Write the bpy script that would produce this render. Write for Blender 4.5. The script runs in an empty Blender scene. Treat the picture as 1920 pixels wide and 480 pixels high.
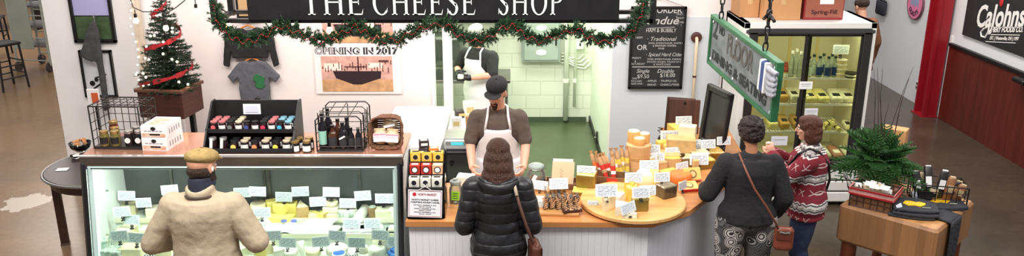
import bpy, bmesh, math, random
from mathutils import Matrix, Vector, Euler
random.seed(7)
C = bpy.context.scene.collection
PI = math.pi
R = math.radians
# ---------------------------------------------------------------- camera numbers
CH, TH, FP = 3.47, R(17.55), 1550.0
def ray(px, py):
    a, b = px-960.0, 240.0-py
    return Vector((a, FP*math.cos(TH)+b*math.sin(TH), -FP*math.sin(TH)+b*math.cos(TH)))
def PH(px, py, h):
    d = ray(px, py); return Vector((0, 0, CH)) + d*((h-CH)/d.z)
def PD(px, py, D):
    d = ray(px, py); return Vector((0, 0, CH)) + d*(D/d.y)
def PX(px, py, X):
    d = ray(px, py); return Vector((0, 0, CH)) + d*(X/d.x)
# ---------------------------------------------------------------- materials
def lin(c):
    r = []
    for v in c[:3]:
        v = v/255.0
        r.append(v/12.92 if v <= .04045 else ((v+.055)/1.055)**2.4)
    return (r[0], r[1], r[2], 1)
def nt(m): return m.node_tree.nodes, m.node_tree.links
_m = {}
def mat(name, rgb, rough=.55, metal=0, noise=None, bump=None, emis=None, alpha=None, coat=0, spec=None, coord='Object', stretch=None, c2=None):
    if name in _m: return _m[name]
    m = bpy.data.materials.new(name); m.use_nodes = True
    n, l = nt(m); b = n['Principled BSDF']
    col = lin(rgb); b.inputs['Base Color'].default_value = col
    b.inputs['Roughness'].default_value = rough; b.inputs['Metallic'].default_value = metal
    if coat: b.inputs['Coat Weight'].default_value = coat; b.inputs['Coat Roughness'].default_value = .1
    if spec is not None: b.inputs['Specular IOR Level'].default_value = spec
    if emis: b.inputs['Emission Color'].default_value = lin(emis[0]); b.inputs['Emission Strength'].default_value = emis[1]
    tc = None
    def vec():
        nonlocal tc
        if tc is None:
            t = n.new('ShaderNodeTexCoord'); mp = n.new('ShaderNodeMapping')
            l.new(t.outputs[coord], mp.inputs['Vector'])
            if stretch: mp.inputs['Scale'].default_value = stretch
            tc = mp.outputs['Vector']
        return tc
    if noise:
        t = n.new('ShaderNodeTexNoise'); t.inputs['Scale'].default_value = noise[0]; t.inputs['Detail'].default_value = 5
        l.new(vec(), t.inputs['Vector'])
        r = n.new('ShaderNodeValToRGB'); l.new(t.outputs['Fac'], r.inputs['Fac']); a = noise[1]
        r.color_ramp.elements[0].position = .3; r.color_ramp.elements[1].position = .7
        r.color_ramp.elements[0].color = lin(c2) if c2 else tuple(max(0, v*(1-a)) for v in col[:3])+(1,)
        r.color_ramp.elements[1].color = tuple(min(1, v*(1+a)) for v in col[:3])+(1,)
        l.new(r.outputs['Color'], b.inputs['Base Color'])
    if bump:
        t = n.new('ShaderNodeTexNoise'); t.inputs['Scale'].default_value = bump[0]; t.inputs['Detail'].default_value = 4
        l.new(vec(), t.inputs['Vector'])
        bp = n.new('ShaderNodeBump'); bp.inputs['Strength'].default_value = bump[1]; bp.inputs['Distance'].default_value = .02
        l.new(t.outputs['Fac'], bp.inputs['Height']); l.new(bp.outputs['Normal'], b.inputs['Normal'])
    _m[name] = m
    return m
def glass(name, tint, refl=.25, rough=.02, op=0.0, opc=(220, 230, 225)):
    if name in _m: return _m[name]
    m = bpy.data.materials.new(name); m.use_nodes = True
    n, l = nt(m); n.remove(n['Principled BSDF']); out = n['Material Output']
    tr = n.new('ShaderNodeBsdfTransparent'); tr.inputs['Color'].default_value = lin(tint)
    gl = n.new('ShaderNodeBsdfGlossy'); gl.inputs['Roughness'].default_value = rough
    fr = n.new('ShaderNodeFresnel'); fr.inputs['IOR'].default_value = 1.45
    mu = n.new('ShaderNodeMath'); mu.operation = 'MULTIPLY'; mu.inputs[1].default_value = refl*4
    l.new(fr.outputs[0], mu.inputs[0])
    mx = n.new('ShaderNodeMixShader'); l.new(mu.outputs[0], mx.inputs[0]); l.new(tr.outputs[0], mx.inputs[1]); l.new(gl.outputs[0], mx.inputs[2])
    last = mx
    if op:
        df = n.new('ShaderNodeBsdfDiffuse'); df.inputs['Color'].default_value = lin(opc)
        m2 = n.new('ShaderNodeMixShader'); m2.inputs[0].default_value = op
        l.new(mx.outputs[0], m2.inputs[1]); l.new(df.outputs[0], m2.inputs[2]); last = m2
    l.new(last.outputs[0], out.inputs['Surface'])
    _m[name] = m
    return m
def M2(name, build, rough=.6):
    """material whose base colour comes out of a little node graph: build(nodes, links, coord_output) -> colour socket"""
    if name in _m: return _m[name]
    m = bpy.data.materials.new(name); m.use_nodes = True
    n, l = nt(m); b = n['Principled BSDF']; b.inputs['Roughness'].default_value = rough
    t = n.new('ShaderNodeTexCoord')
    l.new(build(n, l, t), b.inputs['Base Color']); _m[name] = m
    return m
def ramp(n, l, fac, stops, const=False):
    r = n.new('ShaderNodeValToRGB'); cr = r.color_ramp
    if const: cr.interpolation = 'CONSTANT'
    while len(cr.elements) < len(stops): cr.elements.new(.5)
    for e, (p, c) in zip(cr.elements, stops): e.position = p; e.color = lin(c)
    l.new(fac, r.inputs['Fac']); return r.outputs['Color']
def mth(n, l, op, a, b=None, c=None):
    x = n.new('ShaderNodeMath'); x.operation = op
    for i, v in enumerate((a, b, c)):
        if v is None: continue
        if isinstance(v, (int, float)): x.inputs[i].default_value = v
        else: l.new(v, x.inputs[i])
    return x.outputs[0]
# ---------------------------------------------------------------- mesh builder
class MB:
    def __init__(s, M=None): s.bm = bmesh.new(); s.M = M or Matrix.Identity(4)
    def _add(s, vs, fs):
        v = [s.bm.verts.new(s.M @ Vector(p)) for p in vs]
        for f in fs:
            try: s.bm.faces.new([v[i] for i in f])
            except ValueError: pass
        return s
    def box(s, c, d, r=(0, 0, 0), top=1.0, b=0.0):
        Q = Matrix.Translation(c) @ Euler(r).to_matrix().to_4x4()
        x, y, z = d[0]/2, d[1]/2, d[2]/2
        if b <= 0:
            vs = [(-x, -y, -z), (x, -y, -z), (x, y, -z), (-x, y, -z), (-x*top, -y*top, z), (x*top, -y*top, z), (x*top, y*top, z), (-x*top, y*top, z)]
            fs = [(3, 2, 1, 0), (4, 5, 6, 7), (0, 1, 5, 4), (1, 2, 6, 5), (2, 3, 7, 6), (3, 0, 4, 7)]
        else:
            b = min(b, x*.9, y*.9, z*.9)
            def ring(X, Y, Z): return [(-X+b, -Y, Z), (X-b, -Y, Z), (X, -Y+b, Z), (X, Y-b, Z), (X-b, Y, Z), (-X+b, Y, Z), (-X, Y-b, Z), (-X, -Y+b, Z)]
            vs = ring(x-b*.7, y-b*.7, -z)+ring(x, y, -z+b)+ring(x, y, z-b)+ring(x-b*.7, y-b*.7, z)
            fs = [tuple(range(7, -1, -1)), tuple(range(24, 32))]
            for k in range(3):
                for i in range(8): j = (i+1) % 8; fs.append((k*8+i, k*8+j, k*8+8+j, k*8+8+i))
        return s._add([Q @ Vector(p) for p in vs], fs)
    def cyl(s, p0, p1, r0, r1=None, n=12, cap=True, sq=1.0):
        r1 = r0 if r1 is None else r1
        p0, p1 = Vector(p0), Vector(p1); d = (p1-p0)
        if d.length < 1e-7: return s
        q = d.to_track_quat('Z', 'Y')
        vs = []
        for p, r in ((p0, r0), (p1, r1)):
            for i in range(n):
                a = 2*PI*i/n; vs.append(p+q @ Vector((r*math.cos(a), r*math.sin(a)*sq, 0)))
        fs = [(i, (i+1) % n, n+(i+1) % n, n+i) for i in range(n)]
        if cap: fs += [tuple(range(n-1, -1, -1)), tuple(range(n, 2*n))]
        return s._add(vs, fs)
    def tube(s, pts, r, n=6, closed=False):
        pts = [Vector(p) for p in pts]; N = len(pts)
        rr = r if isinstance(r, (list, tuple)) else [r]*N
        vs = []; prev = None
        for i, p in enumerate(pts):
            a = pts[(i-1) % N] if (closed or i > 0) else p
            b = pts[(i+1) % N] if (closed or i < N-1) else p
            t = (b-a).normalized()
            if prev is None:
                u = t.cross(Vector((0, 0, 1)))
                if u.length < .05: u = t.cross(Vector((1, 0, 0)))
            else: u = prev-t*prev.dot(t)
            if u.length < 1e-6: u = t.orthogonal()
            u.normalize(); prev = u; w = t.cross(u)
            for k in range(n):
                an = 2*PI*k/n; vs.append(p+(u*math.cos(an)+w*math.sin(an))*rr[i])
        fs = []
        for i in range(N if closed else N-1):
            j = (i+1) % N
            for k in range(n): kk = (k+1) % n; fs.append((i*n+k, i*n+kk, j*n+kk, j*n+k))
        if not closed: fs += [tuple(range(n-1, -1, -1)), tuple(range((N-1)*n, N*n))]
        return s._add(vs, fs)
    def lathe(s, prof, c=(0, 0, 0), n=20, Q=None):
        Q = Q or Matrix.Identity(4); c = Vector(c); vs = []; fs = []
        for (r, z) in prof:
            for i in range(n):
                a = 2*PI*i/n; vs.append(c+(Q @ Vector((max(r, 1e-4)*math.cos(a), max(r, 1e-4)*math.sin(a), z))))
        for k in range(len(prof)-1):
            for i in range(n): j = (i+1) % n; fs.append((k*n+i, k*n+j, (k+1)*n+j, (k+1)*n+i))
        fs += [tuple(range(n-1, -1, -1)), tuple(range((len(prof)-1)*n, len(prof)*n))]
        return s._add(vs, fs)
    def sph(s, c, r, rot=None, n=12, m=8):
        if not isinstance(r, (tuple, list)): r = (r, r, r)
        Q = rot or Matrix.Identity(3); c = Vector(c); vs = [c+Q @ Vector((0, 0, -r[2]))]
        for j in range(1, m):
            b = -PI/2+PI*j/m
            for i in range(n):
                a = 2*PI*i/n; vs.append(c+Q @ Vector((r[0]*math.cos(b)*math.cos(a), r[1]*math.cos(b)*math.sin(a), r[2]*math.sin(b))))
        vs.append(c+Q @ Vector((0, 0, r[2]))); L = len(vs)-1; fs = []
        for i in range(n): fs.append((0, 1+(i+1) % n, 1+i)); fs.append((L, L-n+i, L-n+(i+1) % n))
        for j in range(m-2):
            for i in range(n): k = (i+1) % n; fs.append((1+j*n+i, 1+j*n+k, 1+(j+1)*n+k, 1+(j+1)*n+i))
        return s._add(vs, fs)
    def loft(s, rings):
        """rings: lists of equal length of points; closed rings, capped"""
        n = len(rings[0]); vs = [p for r in rings for p in r]; fs = []
        for k in range(len(rings)-1):
            for i in range(n): j = (i+1) % n; fs.append((k*n+i, k*n+j, (k+1)*n+j, (k+1)*n+i))
        fs += [tuple(range(n-1, -1, -1)), tuple(range((len(rings)-1)*n, len(rings)*n))]
        return s._add(vs, fs)
    def prism(s, pts, z0, z1, Q=None):
        Q = Q or Matrix.Identity(4); n = len(pts)
        vs = [Q @ Vector((p[0], p[1], z0)) for p in pts]+[Q @ Vector((p[0], p[1], z1)) for p in pts]
        fs = [tuple(range(n-1, -1, -1)), tuple(range(n, 2*n))]+[(i, (i+1) % n, n+(i+1) % n, n+i) for i in range(n)]
        return s._add(vs, fs)
    def sheet(s, f, nu, nv, t=0.0):
        """f(u,v)->point for u,v in 0..1; t thickness along normal approx z"""
        vs = [Vector(f(i/nu, j/nv)) for j in range(nv+1) for i in range(nu+1)]
        W = nu+1
        fs = [(j*W+i, j*W+i+1, (j+1)*W+i+1, (j+1)*W+i) for j in range(nv) for i in range(nu)]
        return s._add(vs, fs)
    def text(s, txt, size, Q, ext=.002, fit=None, align='LEFT', bold=0.0, shear=0.0, wspace=1.0):
        cu = bpy.data.curves.new('t', 'FONT'); cu.body = txt; cu.size = size; cu.extrude = ext; cu.align_x = align
        cu.offset = bold; cu.shear = shear; cu.resolution_u = 3; cu.space_character = wspace
        o = bpy.data.objects.new('t', cu); me = o.to_mesh()
        vs = [v.co.copy() for v in me.vertices]
        if vs and fit:
            x0 = min(v.x for v in vs); x1 = max(v.x for v in vs); k = fit/(x1-x0)
            for v in vs: v.x *= k
        fs = [tuple(p.vertices) for p in me.polygons]
        s._add([Q @ v for v in vs], fs)
        o.to_mesh_clear(); bpy.data.objects.remove(o); bpy.data.curves.remove(cu)
        return s
def obj(name, mb, m, parent=None, smooth=False, loc=None, rotz=0, fix=True):
    me = bpy.data.meshes.new(name)
    if fix: bmesh.ops.recalc_face_normals(mb.bm, faces=mb.bm.faces)
    if smooth:
        for f in mb.bm.faces: f.smooth = True
    mb.bm.to_mesh(me); mb.bm.free()
    for mm in (m if isinstance(m, (list, tuple)) else [m]): me.materials.append(mm)
    o = bpy.data.objects.new(name, me); C.objects.link(o)
    if parent: o.parent = parent
    if loc is not None: o.location = loc
    o.rotation_euler = (0, 0, rotz)
    if smooth == 'auto': me.set_sharp_from_angle(angle=R(40))
    return o
def thing(name, label, cat, loc=(0, 0, 0), rotz=0, group=None):
    o = bpy.data.objects.new(name, None); C.objects.link(o); o.empty_display_size = .1
    o.location = loc; o.rotation_euler = (0, 0, rotz); return tag(o, label, cat, group)
def tag(o, label, cat, group=None, kind=None):
    o['label'] = label; o['category'] = cat
    if group: o['group'] = group
    if kind: o['kind'] = kind
    return o
def struct(name, mb, m, parent=None, **k):
    o = obj(name, mb, m, parent, **k)
    if not parent: o['kind'] = 'structure'
    return o
def dup(root, loc, rotz=None, label=None, group=None, mats=None):
    r = root.copy(); C.objects.link(r); r.location = loc
    if rotz is not None: r.rotation_euler = (0, 0, rotz)
    if label: r['label'] = label
    if group: r['group'] = group
    for ch in list(root.children):
        c = ch.copy(); C.objects.link(c); c.parent = r
        base = ch.name.split('.')[0]
        if mats and base in mats:
            c.material_slots[0].link = 'OBJECT'; c.material_slots[0].material = mats[base]
        for g in ch.children:
            d = g.copy(); C.objects.link(d); d.parent = c
    return r
def organic(o, vox, smooth=4, disp=0, dscale=.1, seed=0):
    m = o.modifiers.new('r', 'REMESH'); m.mode = 'VOXEL'; m.voxel_size = vox; m.use_smooth_shade = True
    if smooth:
        m = o.modifiers.new('s', 'SMOOTH'); m.factor = .5; m.iterations = smooth
    if disp:
        t = bpy.data.textures.new('folds%d' % seed, 'CLOUDS'); t.noise_scale = dscale
        m = o.modifiers.new('d', 'DISPLACE'); m.texture = t; m.strength = disp; m.texture_coords = 'LOCAL'
    return o
def ordi(i, n):
    w = ['', 'second from ', 'third from ', 'fourth from ', 'fifth from ', 'sixth from ', 'seventh from ', 'eighth from ', 'ninth from ', 'tenth from ', 'eleventh from ', 'twelfth from ']
    if n == 1: return 'the only one'
    if i < (n+1)//2: return 'leftmost' if i == 0 else w[i]+'left'
    k = n-1-i
    return 'rightmost' if k == 0 else w[k]+'right'
# ---------------------------------------------------------------- shared materials
WHITE = mat('white_paint', (236, 234, 232), .55, noise=(2.5, .03))
BLACK = mat('black_paint', (16, 15, 15), .4)
BLKWIRE = mat('black_wire', (30, 27, 25), .4, metal=.5)
STEEL = mat('brushed_steel', (150, 148, 145), .28, metal=1, noise=(3, .12), stretch=(.3, 1, 20))
PAPER = mat('paper', (243, 243, 240), .8)
def planks(name, c1, c2, w, axis=0, rough=.45, grain=(2, 30, 30)):
    def f(n, l, t):
        sp = n.new('ShaderNodeSeparateXYZ'); l.new(t.outputs['Object'], sp.inputs[0])
        k = mth(n, l, 'FLOOR', mth(n, l, 'DIVIDE', sp.outputs[axis], w))
        wn = n.new('ShaderNodeTexWhiteNoise'); wn.noise_dimensions = '1D'; l.new(k, wn.inputs['W'])
        no = n.new('ShaderNodeTexNoise'); mp = n.new('ShaderNodeMapping'); mp.inputs['Scale'].default_value = grain
        l.new(t.outputs['Object'], mp.inputs['Vector']); l.new(mp.outputs[0], no.inputs['Vector']); no.inputs['Scale'].default_value = 1; no.inputs['Detail'].default_value = 5
        f_ = mth(n, l, 'ADD', mth(n, l, 'MULTIPLY', wn.outputs['Value'], .5), mth(n, l, 'MULTIPLY', no.outputs['Fac'], .6))
        fr = mth(n, l, 'FRACT', mth(n, l, 'DIVIDE', sp.outputs[axis], w))
        seam = mth(n, l, 'LESS_THAN', fr, .03)
        col = ramp(n, l, f_, [(.15, c2), (.85, c1)])
        mx = n.new('ShaderNodeMix'); mx.data_type = 'RGBA'; l.new(mth(n, l, 'MULTIPLY', seam, .35), mx.inputs[0]); l.new(col, mx.inputs[6]); mx.inputs[7].default_value = lin((70, 45, 25))
        return mx.outputs[2]
    return M2(name, f, rough)
def textcard(name, base=(240, 240, 238), ink=(120, 130, 150), w=.13, h=.085, rows=9):
    """card stock with rows of small unreadable print"""
    def f(n, l, t):
        sp = n.new('ShaderNodeSeparateXYZ'); l.new(t.outputs['Object'], sp.inputs[0])
        v = mth(n, l, 'DIVIDE', sp.outputs[2], h/rows)
        row = mth(n, l, 'LESS_THAN', mth(n, l, 'FRACT', v), .45)
        no = n.new('ShaderNodeTexNoise'); mp = n.new('ShaderNodeMapping'); mp.inputs['Scale'].default_value = (120, 0, rows/h)
        l.new(t.outputs['Object'], mp.inputs['Vector']); l.new(mp.outputs[0], no.inputs['Vector']); no.inputs['Scale'].default_value = 1
        ink_ = mth(n, l, 'MULTIPLY', row, mth(n, l, 'GREATER_THAN', no.outputs['Fac'], .47))
        edge = mth(n, l, 'LESS_THAN', mth(n, l, 'ABSOLUTE', sp.outputs[0]), w*.42)
        e2 = mth(n, l, 'LESS_THAN', mth(n, l, 'ABSOLUTE', sp.outputs[2]), h*.40)
        fac = mth(n, l, 'MULTIPLY', mth(n, l, 'MULTIPLY', ink_, edge), e2)
        return ramp(n, l, fac, [(0, base), (1, ink)])
    return M2(name, f, .75)
# ================================================================ SETTING
def floor_col(n, l, t):
    no = n.new('ShaderNodeTexNoise'); no.inputs['Scale'].default_value = .9; no.inputs['Detail'].default_value = 8; no.inputs['Roughness'].default_value = .62
    l.new(t.outputs['Object'], no.inputs['Vector'])
    n2 = n.new('ShaderNodeTexNoise'); n2.inputs['Scale'].default_value = 14; n2.inputs['Detail'].default_value = 6; l.new(t.outputs['Object'], n2.inputs['Vector'])
    sp = n.new('ShaderNodeSeparateXYZ'); l.new(t.outputs['Object'], sp.inputs[0])
    side = mth(n, l, 'MULTIPLY_ADD', sp.outputs[0], -.045, .0)     # the stain is tanner towards the left of the hall
    f = mth(n, l, 'ADD', mth(n, l, 'ADD', mth(n, l, 'MULTIPLY', no.outputs['Fac'], .6), mth(n, l, 'MULTIPLY', n2.outputs['Fac'], .25)), side)
    base = ramp(n, l, f, [(.12, (64, 56, 47)), (.38, (90, 77, 62)), (.55, (114, 93, 70)), (.78, (142, 114, 84))])
    # pale patch with a ragged noise edge, mixed into the floor colour
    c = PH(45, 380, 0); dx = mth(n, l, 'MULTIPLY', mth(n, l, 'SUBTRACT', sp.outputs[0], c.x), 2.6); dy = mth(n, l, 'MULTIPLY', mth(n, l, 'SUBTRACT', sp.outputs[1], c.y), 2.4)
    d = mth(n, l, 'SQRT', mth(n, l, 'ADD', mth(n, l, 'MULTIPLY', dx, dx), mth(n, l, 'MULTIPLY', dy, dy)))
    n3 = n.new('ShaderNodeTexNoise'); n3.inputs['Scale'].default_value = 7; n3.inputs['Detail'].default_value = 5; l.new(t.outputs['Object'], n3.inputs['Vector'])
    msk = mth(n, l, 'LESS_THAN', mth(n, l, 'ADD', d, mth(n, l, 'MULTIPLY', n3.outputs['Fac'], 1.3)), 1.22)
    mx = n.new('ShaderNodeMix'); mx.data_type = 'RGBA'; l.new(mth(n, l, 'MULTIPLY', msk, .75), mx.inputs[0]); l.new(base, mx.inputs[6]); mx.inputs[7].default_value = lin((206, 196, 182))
    return mx.outputs[2]
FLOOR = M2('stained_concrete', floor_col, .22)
GRFLOOR = mat('green_floor_paint', (70, 83, 54), .35, noise=(3, .18))
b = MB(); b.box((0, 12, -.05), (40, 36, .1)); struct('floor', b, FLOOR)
b = MB(); b.box((.0, 10.15, .003), (2.4, 2.3, .006)); struct('floor_back', b, GRFLOOR)
# back wall of the shop, with its wide opening to the prep room
JL, JR, LT, WD = -.895, 1.11, 2.45, 9.0
pinkwall = mat('warm_white_wallboard', (236, 226, 222), .6, noise=(1.2, .03))
b = MB()
WL = -5.12
b.box(((WL+JL)/2, WD+.06, 1.75), (JL-WL, .12, 3.5)); b.box(((JR+3.4)/2, WD+.06, 1.75), (3.4-JR, .12, 3.5)); b.box(((JL+JR)/2, WD+.06, (LT+3.5)/2), (JR-JL, .12, 3.5-LT))
struct('wall_back', b, pinkwall)
# the left stretch: proud painted panels with a groove between them
b = MB()
for x0, x1 in ((-5.12, -4.13), (-4.12, -3.72)): b.box(((x0+x1)/2, WD-.012, 1.7), (x1-x0-.006, .022, 3.4), b=.004)
struct('trim_1', b, WHITE)
b = MB(); b.box((1.72, WD-.006, .95), (1.2, .01, 1.9)); struct('trim_2', b, mat('pale_grey_panel', (206, 210, 214), .5, noise=(1.5, .03)))
# prep room
def blk(n, l, t):
    mp = n.new('ShaderNodeMapping'); mp.inputs['Rotation'].default_value = (R(90), 0, 0); l.new(t.outputs['Object'], mp.inputs['Vector'])
    br = n.new('ShaderNodeTexBrick'); l.new(mp.outputs[0], br.inputs['Vector'])
    br.inputs['Scale'].default_value = 1; br.inputs['Brick Width'].default_value = .4; br.inputs['Row Height'].default_value = .2; br.inputs['Mortar Size'].default_value = .005
    br.inputs['Color1'].default_value = lin((218, 222, 206)); br.inputs['Color2'].default_value = lin((222, 226, 210)); br.inputs['Mortar'].default_value = lin((194, 200, 182))
    return br.outputs['Color']
BLOCK = M2('painted_block', blk, .5)
RY = 11.25
b = MB(); b.box((.1, RY+.06, 1.6), (2.9, .12, 3.2)); struct('wall_far', b, BLOCK)
b = MB(); b.box((JR+.05, (WD+.13+RY)/2, 1.6), (.1, RY-WD-.14, 3.2)); struct('wall_right', b, mat('pale_green_paint', (226, 236, 214), .55))
b = MB(); b.box((-1.35, (WD+.13+RY)/2, 1.6), (.1, RY-WD-.14, 3.2)); struct('wall_left', b, mat('pale_green_paint', (226, 236, 214)))
b = MB(); b.box((JR-.012, (WD+.13+RY)/2, .05), (.02, RY-WD-.16, .1)); struct('baseboard_right', b, BLACK)
b = MB(); b.box((.3, RY-.012, .04), (1.5, .02, .08)); struct('baseboard_far', b, mat('dark_green_base', (70, 84, 62), .5))
# white post in the opening
b = MB(); b.box((-.72, WD+.05, 1.225), (.10, .10, 2.45), b=.006); struct('trim_3', b, mat('door_post_white', (240, 238, 232), .5))
b = MB(); b.box((JL+.015, WD+.05, 1.225), (.03, .16, 2.45)); struct('trim_4', b, WHITE)
# right-hand side wall of the market
SX = 6.2
b = MB(); b.box((SX+.06, 14.2, 1.9), (.12, 14.4, 3.8)); struct('wall_side', b, mat('cool_white_wall', (226, 226, 228), .6, noise=(1.5, .04)))
WAINS = mat('maroon_wainscot', (92, 34, 26), .32, noise=(3, .22), stretch=(1, 8, .6))
b = MB()
b.box((SX-.02, 9.4, .53), (.04, 4.1, 1.06)); struct('trim_5', b, WAINS)
b = MB(); b.box((SX-.03, 9.4, 1.085), (.06, 4.1, .05), b=.008); struct('trim_6', b, BLACK)
b = MB(); b.box((SX-.012, 11.47, .6), (.024, .05, 1.2)); struct('trim_7', b, WHITE)
# red steel column in front of the wall
REDP = mat('red_column_paint', (150, 20, 34), .4, noise=(2, .12))
b = MB(); b.box((6.06, 11.52, 1.9), (.21, .025, 3.8), b=.004); b.box((6.06, 11.76, 1.9), (.21, .025, 3.8), b=.004); b.box((6.06, 11.64, 1.9), (.02, .23, 3.8)); b.box((6.05, 11.64, .008), (.24, .32, .016)); b.box((5.98, 11.50, 1.9), (.05, .03, 3.8))
tag(obj('steel_column', b, REDP), 'tall bright red steel column against the white side wall', 'column')
t = thing('power_outlet', 'small white electric outlet box beside the red column', 'outlet', PX(1722, 160, 6.16))
b = MB(); b.box((0, 0, 0), (.05, .08, .13), b=.008); obj('box', b, WHITE, t)
b = MB(); b.box((-.028, 0, .03), (.006, .03, .035)); b.box((-.028, 0, -.03), (.006, .03, .035)); obj('socket', b, mat('dark_grey', (60, 60, 62), .5), t)
# far end of the hall, left
b = MB(); b.box((-9, 26, 1.6), (16, .2, 3.2)); struct('wall_hall', b, mat('far_wall', (196, 178, 162), .7, noise=(1, .1)))
# ---------------------------------------------------------------- prep room fittings
t = thing('breaker_panel', 'large grey electrical breaker panel on the white block wall', 'electrical panel', PD(1014, 113, RY-.01))
b = MB(); b.box((0, -.06, .29), (.53, .12, .58), b=.006); obj('cabinet', b, mat('panel_grey', (146, 158, 150), .45, metal=.2), t)
b = MB(); b.box((0, -.125, .29), (.47, .014, .52), b=.005); o = obj('door', b, mat('panel_grey2', (160, 172, 162), .4, metal=.2), t)
b = MB(); b.box((.20, -.14, .27), (.02, .02, .06)); obj('latch', b, BLACK, o)
b = MB(); b.lathe([(.055, 0), (.055, .004)], (0, -.132, .14), 20, Matrix.Rotation(PI/2, 4, 'X') @ Matrix.Scale(1.3, 4, (1, 0, 0)) @ Matrix.Scale(.7, 4, (0, 1, 0))); b.lathe([(.055, 0), (.055, .004)], (.0, -.132, .48), 20, Matrix.Rotation(PI/2, 4, 'X') @ Matrix.Scale(1.3, 4, (1, 0, 0)) @ Matrix.Scale(.7, 4, (0, 1, 0))); obj('sticker', b, PAPER, t)
pipem = mat('painted_pipe', (226, 232, 214), .45)
for px, rr, lab in ((1063, .035, 'thick painted pipe running down the block wall, left of pair'), (1080, .022, 'thin painted conduit down the block wall, right of pair')):
    p = PD(px, 60, RY-.05)
    tt = thing('wall_pipe', lab, 'pipe', (p.x, RY-.06, 0), 0)
    b = MB(); b.cyl((0, 0, .05 if rr > .03 else .25), (0, 0, 3.0), rr, n=14); obj('pipe', b, pipem, tt, True)
    for z in (.6, 1.3, 2.0): b = MB(); b.cyl((0, 0, z), (0, 0, z+.05), rr*1.2, n=14); obj('coupling', b, pipem, tt)
p = PD(1087, 80, RY-.05)
t = thing('switch_box', 'white switch box on the conduit at the block wall', 'switch', (p.x, RY-.09, p.z-.08))
b = MB(); b.box((0, 0, .07), (.1, .07, .14), b=.01); obj('box', b, pipem, t); b = MB(); b.box((0, -.04, .07), (.02, .012, .04)); obj('toggle', b, BLACK, t)
b = MB()
for k in range(4):
    p0 = PD(1052, 100+k*6, RY-.05); p1 = PD(1068+4*k, 108+k*6, RY-.05)
    b.tube([p0, (p0+p1)/2+Vector((0, 0, .03)), p1, p1+Vector((.12, 0, -.02)), p1+Vector((.2, 0, .05))], .010, 6)
tag(obj('conduit_run', b, pipem, None, True), 'bundle of pale conduits bending across the block wall beside the breaker panel', 'conduit')
p = PX(1101, 108, JR-.01)
t = thing('wall_thermostat', 'small black keypad device on pale green side wall of prep room', 'keypad', p)
b = MB(); b.box((-.02, 0, 0), (.04, .07, .16), b=.01); obj('body', b, BLACK, t); b = MB(); b.box((-.042, 0, .03), (.004, .05, .04)); obj('screen', b, mat('grey_lcd', (150, 160, 150), .3), t)
t = thing('door_closer_plate', 'small dark latch plate on lower pale green wall', 'latch plate', PX(1121, 258, JR-.01))
b = MB(); b.box((-.012, 0, 0), (.02, .05, .16), b=.004); obj('plate', b, mat('dark_steel', (60, 62, 60), .4, metal=.7), t); b = MB(); b.cyl((-.05, 0, .0), (-.02, 0, .0), .012); obj('knob', b, STEEL, t)
# stainless wall shelf with tubs
SZ = 1.62
t = thing('wall_shelf', 'stainless shelf on the prep room wall behind the bearded worker', 'shelf', (-.55, RY-.25, 0))
b = MB(); b.box((0, 0, SZ), (1.36, .42, .03), b=.005); obj('board', b, STEEL, t)
for x in (-.5, .55):
    b = MB(); b.box((x, .1, SZ-.12), (.03, .2, .2)); obj('bracket', b, STEEL, t)
tubm = glass('clear_tub', (222, 232, 224), .3, .1, .45, (205, 220, 208))
def tub(px, w, h, D, lab, m=tubm, z=SZ+.016, lidm=WHITE):
    p = PD(px, 100, D); tt = thing('storage_tub', lab, 'food tub', (p.x, D, z))
    b = MB(); b.box((0, 0, h/2), (w*.94, .3*.94, h), top=1.06, b=.01); obj('tub', b, m, tt)
    b = MB(); b.box((0, 0, h+.008), (w*1.06, .33, .016), b=.005); obj('lid', b, lidm, tt)
tub(822, .16, .22, RY-.25, 'clear storage tub on the stainless shelf, left of the white post'); tub(851, .20, .26, RY-.25, 'clear storage tub on stainless shelf just right of the white post')
tub(878, .16, .30, RY-.25, 'tall clear tub on the stainless shelf hidden partly by the bearded worker')
t = thing('green_bag', 'bright green bag of greens on stainless shelf right of bearded worker', 'bag', PD(944, 128, RY-.25)); t.location.z = SZ+.016
b = MB(); b.box((0, 0, .13), (.13, .12, .26), top=.7, b=.03); obj('pouch', b, mat('green_plastic', (40, 170, 84), .35, noise=(20, .3)), t, True)
b = MB(); b.box((0, -.062, .14), (.08, .004, .1)); obj('label', b, mat('pale_green', (190, 230, 196), .5), t)
t = thing('mixing_bowl', 'white upturned bowl on stainless shelf beside the green bag', 'bowl', PD(957, 128, RY-.2)); t.location.z = SZ+.016
b = MB(); b.lathe([(.10, 0), (.10, .02), (.085, .07), (.05, .1), (.03, .105)], n=24); obj('bowl', b, PAPER, t, True); b = MB(); b.lathe([(.03, .105), (.032, .12)], n=16); obj('foot', b, PAPER, t)
# prep table with clutter below the shelf, left of the workers
t = thing('prep_table', 'stainless prep table in the room behind the counter', 'table', (-.62, 10.35, 0))
b = MB(); b.box((0, 0, .9), (1.2, .62, .04), b=.006); obj('table_top', b, STEEL, t)
b = MB(); b.box((0, 0, .3), (1.14, .56, .03)); obj('lower_shelf', b, STEEL, t)
for x in (-.55, .55):
    for y in (-.26, .26):
        b = MB(); b.cyl((x, y, 0), (x, y, .885), .018); obj('leg', b, STEEL, t)
t = thing('steam_hood', 'dark steel box unit under the shelf in the prep room', 'equipment', (-.86, RY-.28, .92))
b = MB(); b.box((0, .0, .2), (.42, .4, .4), b=.01); obj('body', b, mat('grey_green_steel', (104, 112, 100), .4, metal=.6), t)
b = MB(); b.box((0, -.205, .22), (.34, .012, .26), b=.004); o = obj('door', b, mat('dark_window', (60, 66, 58), .15), t); b = MB(); b.cyl((-.14, -.23, .38), (.14, -.23, .38), .01); obj('handle', b, STEEL, o)
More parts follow.
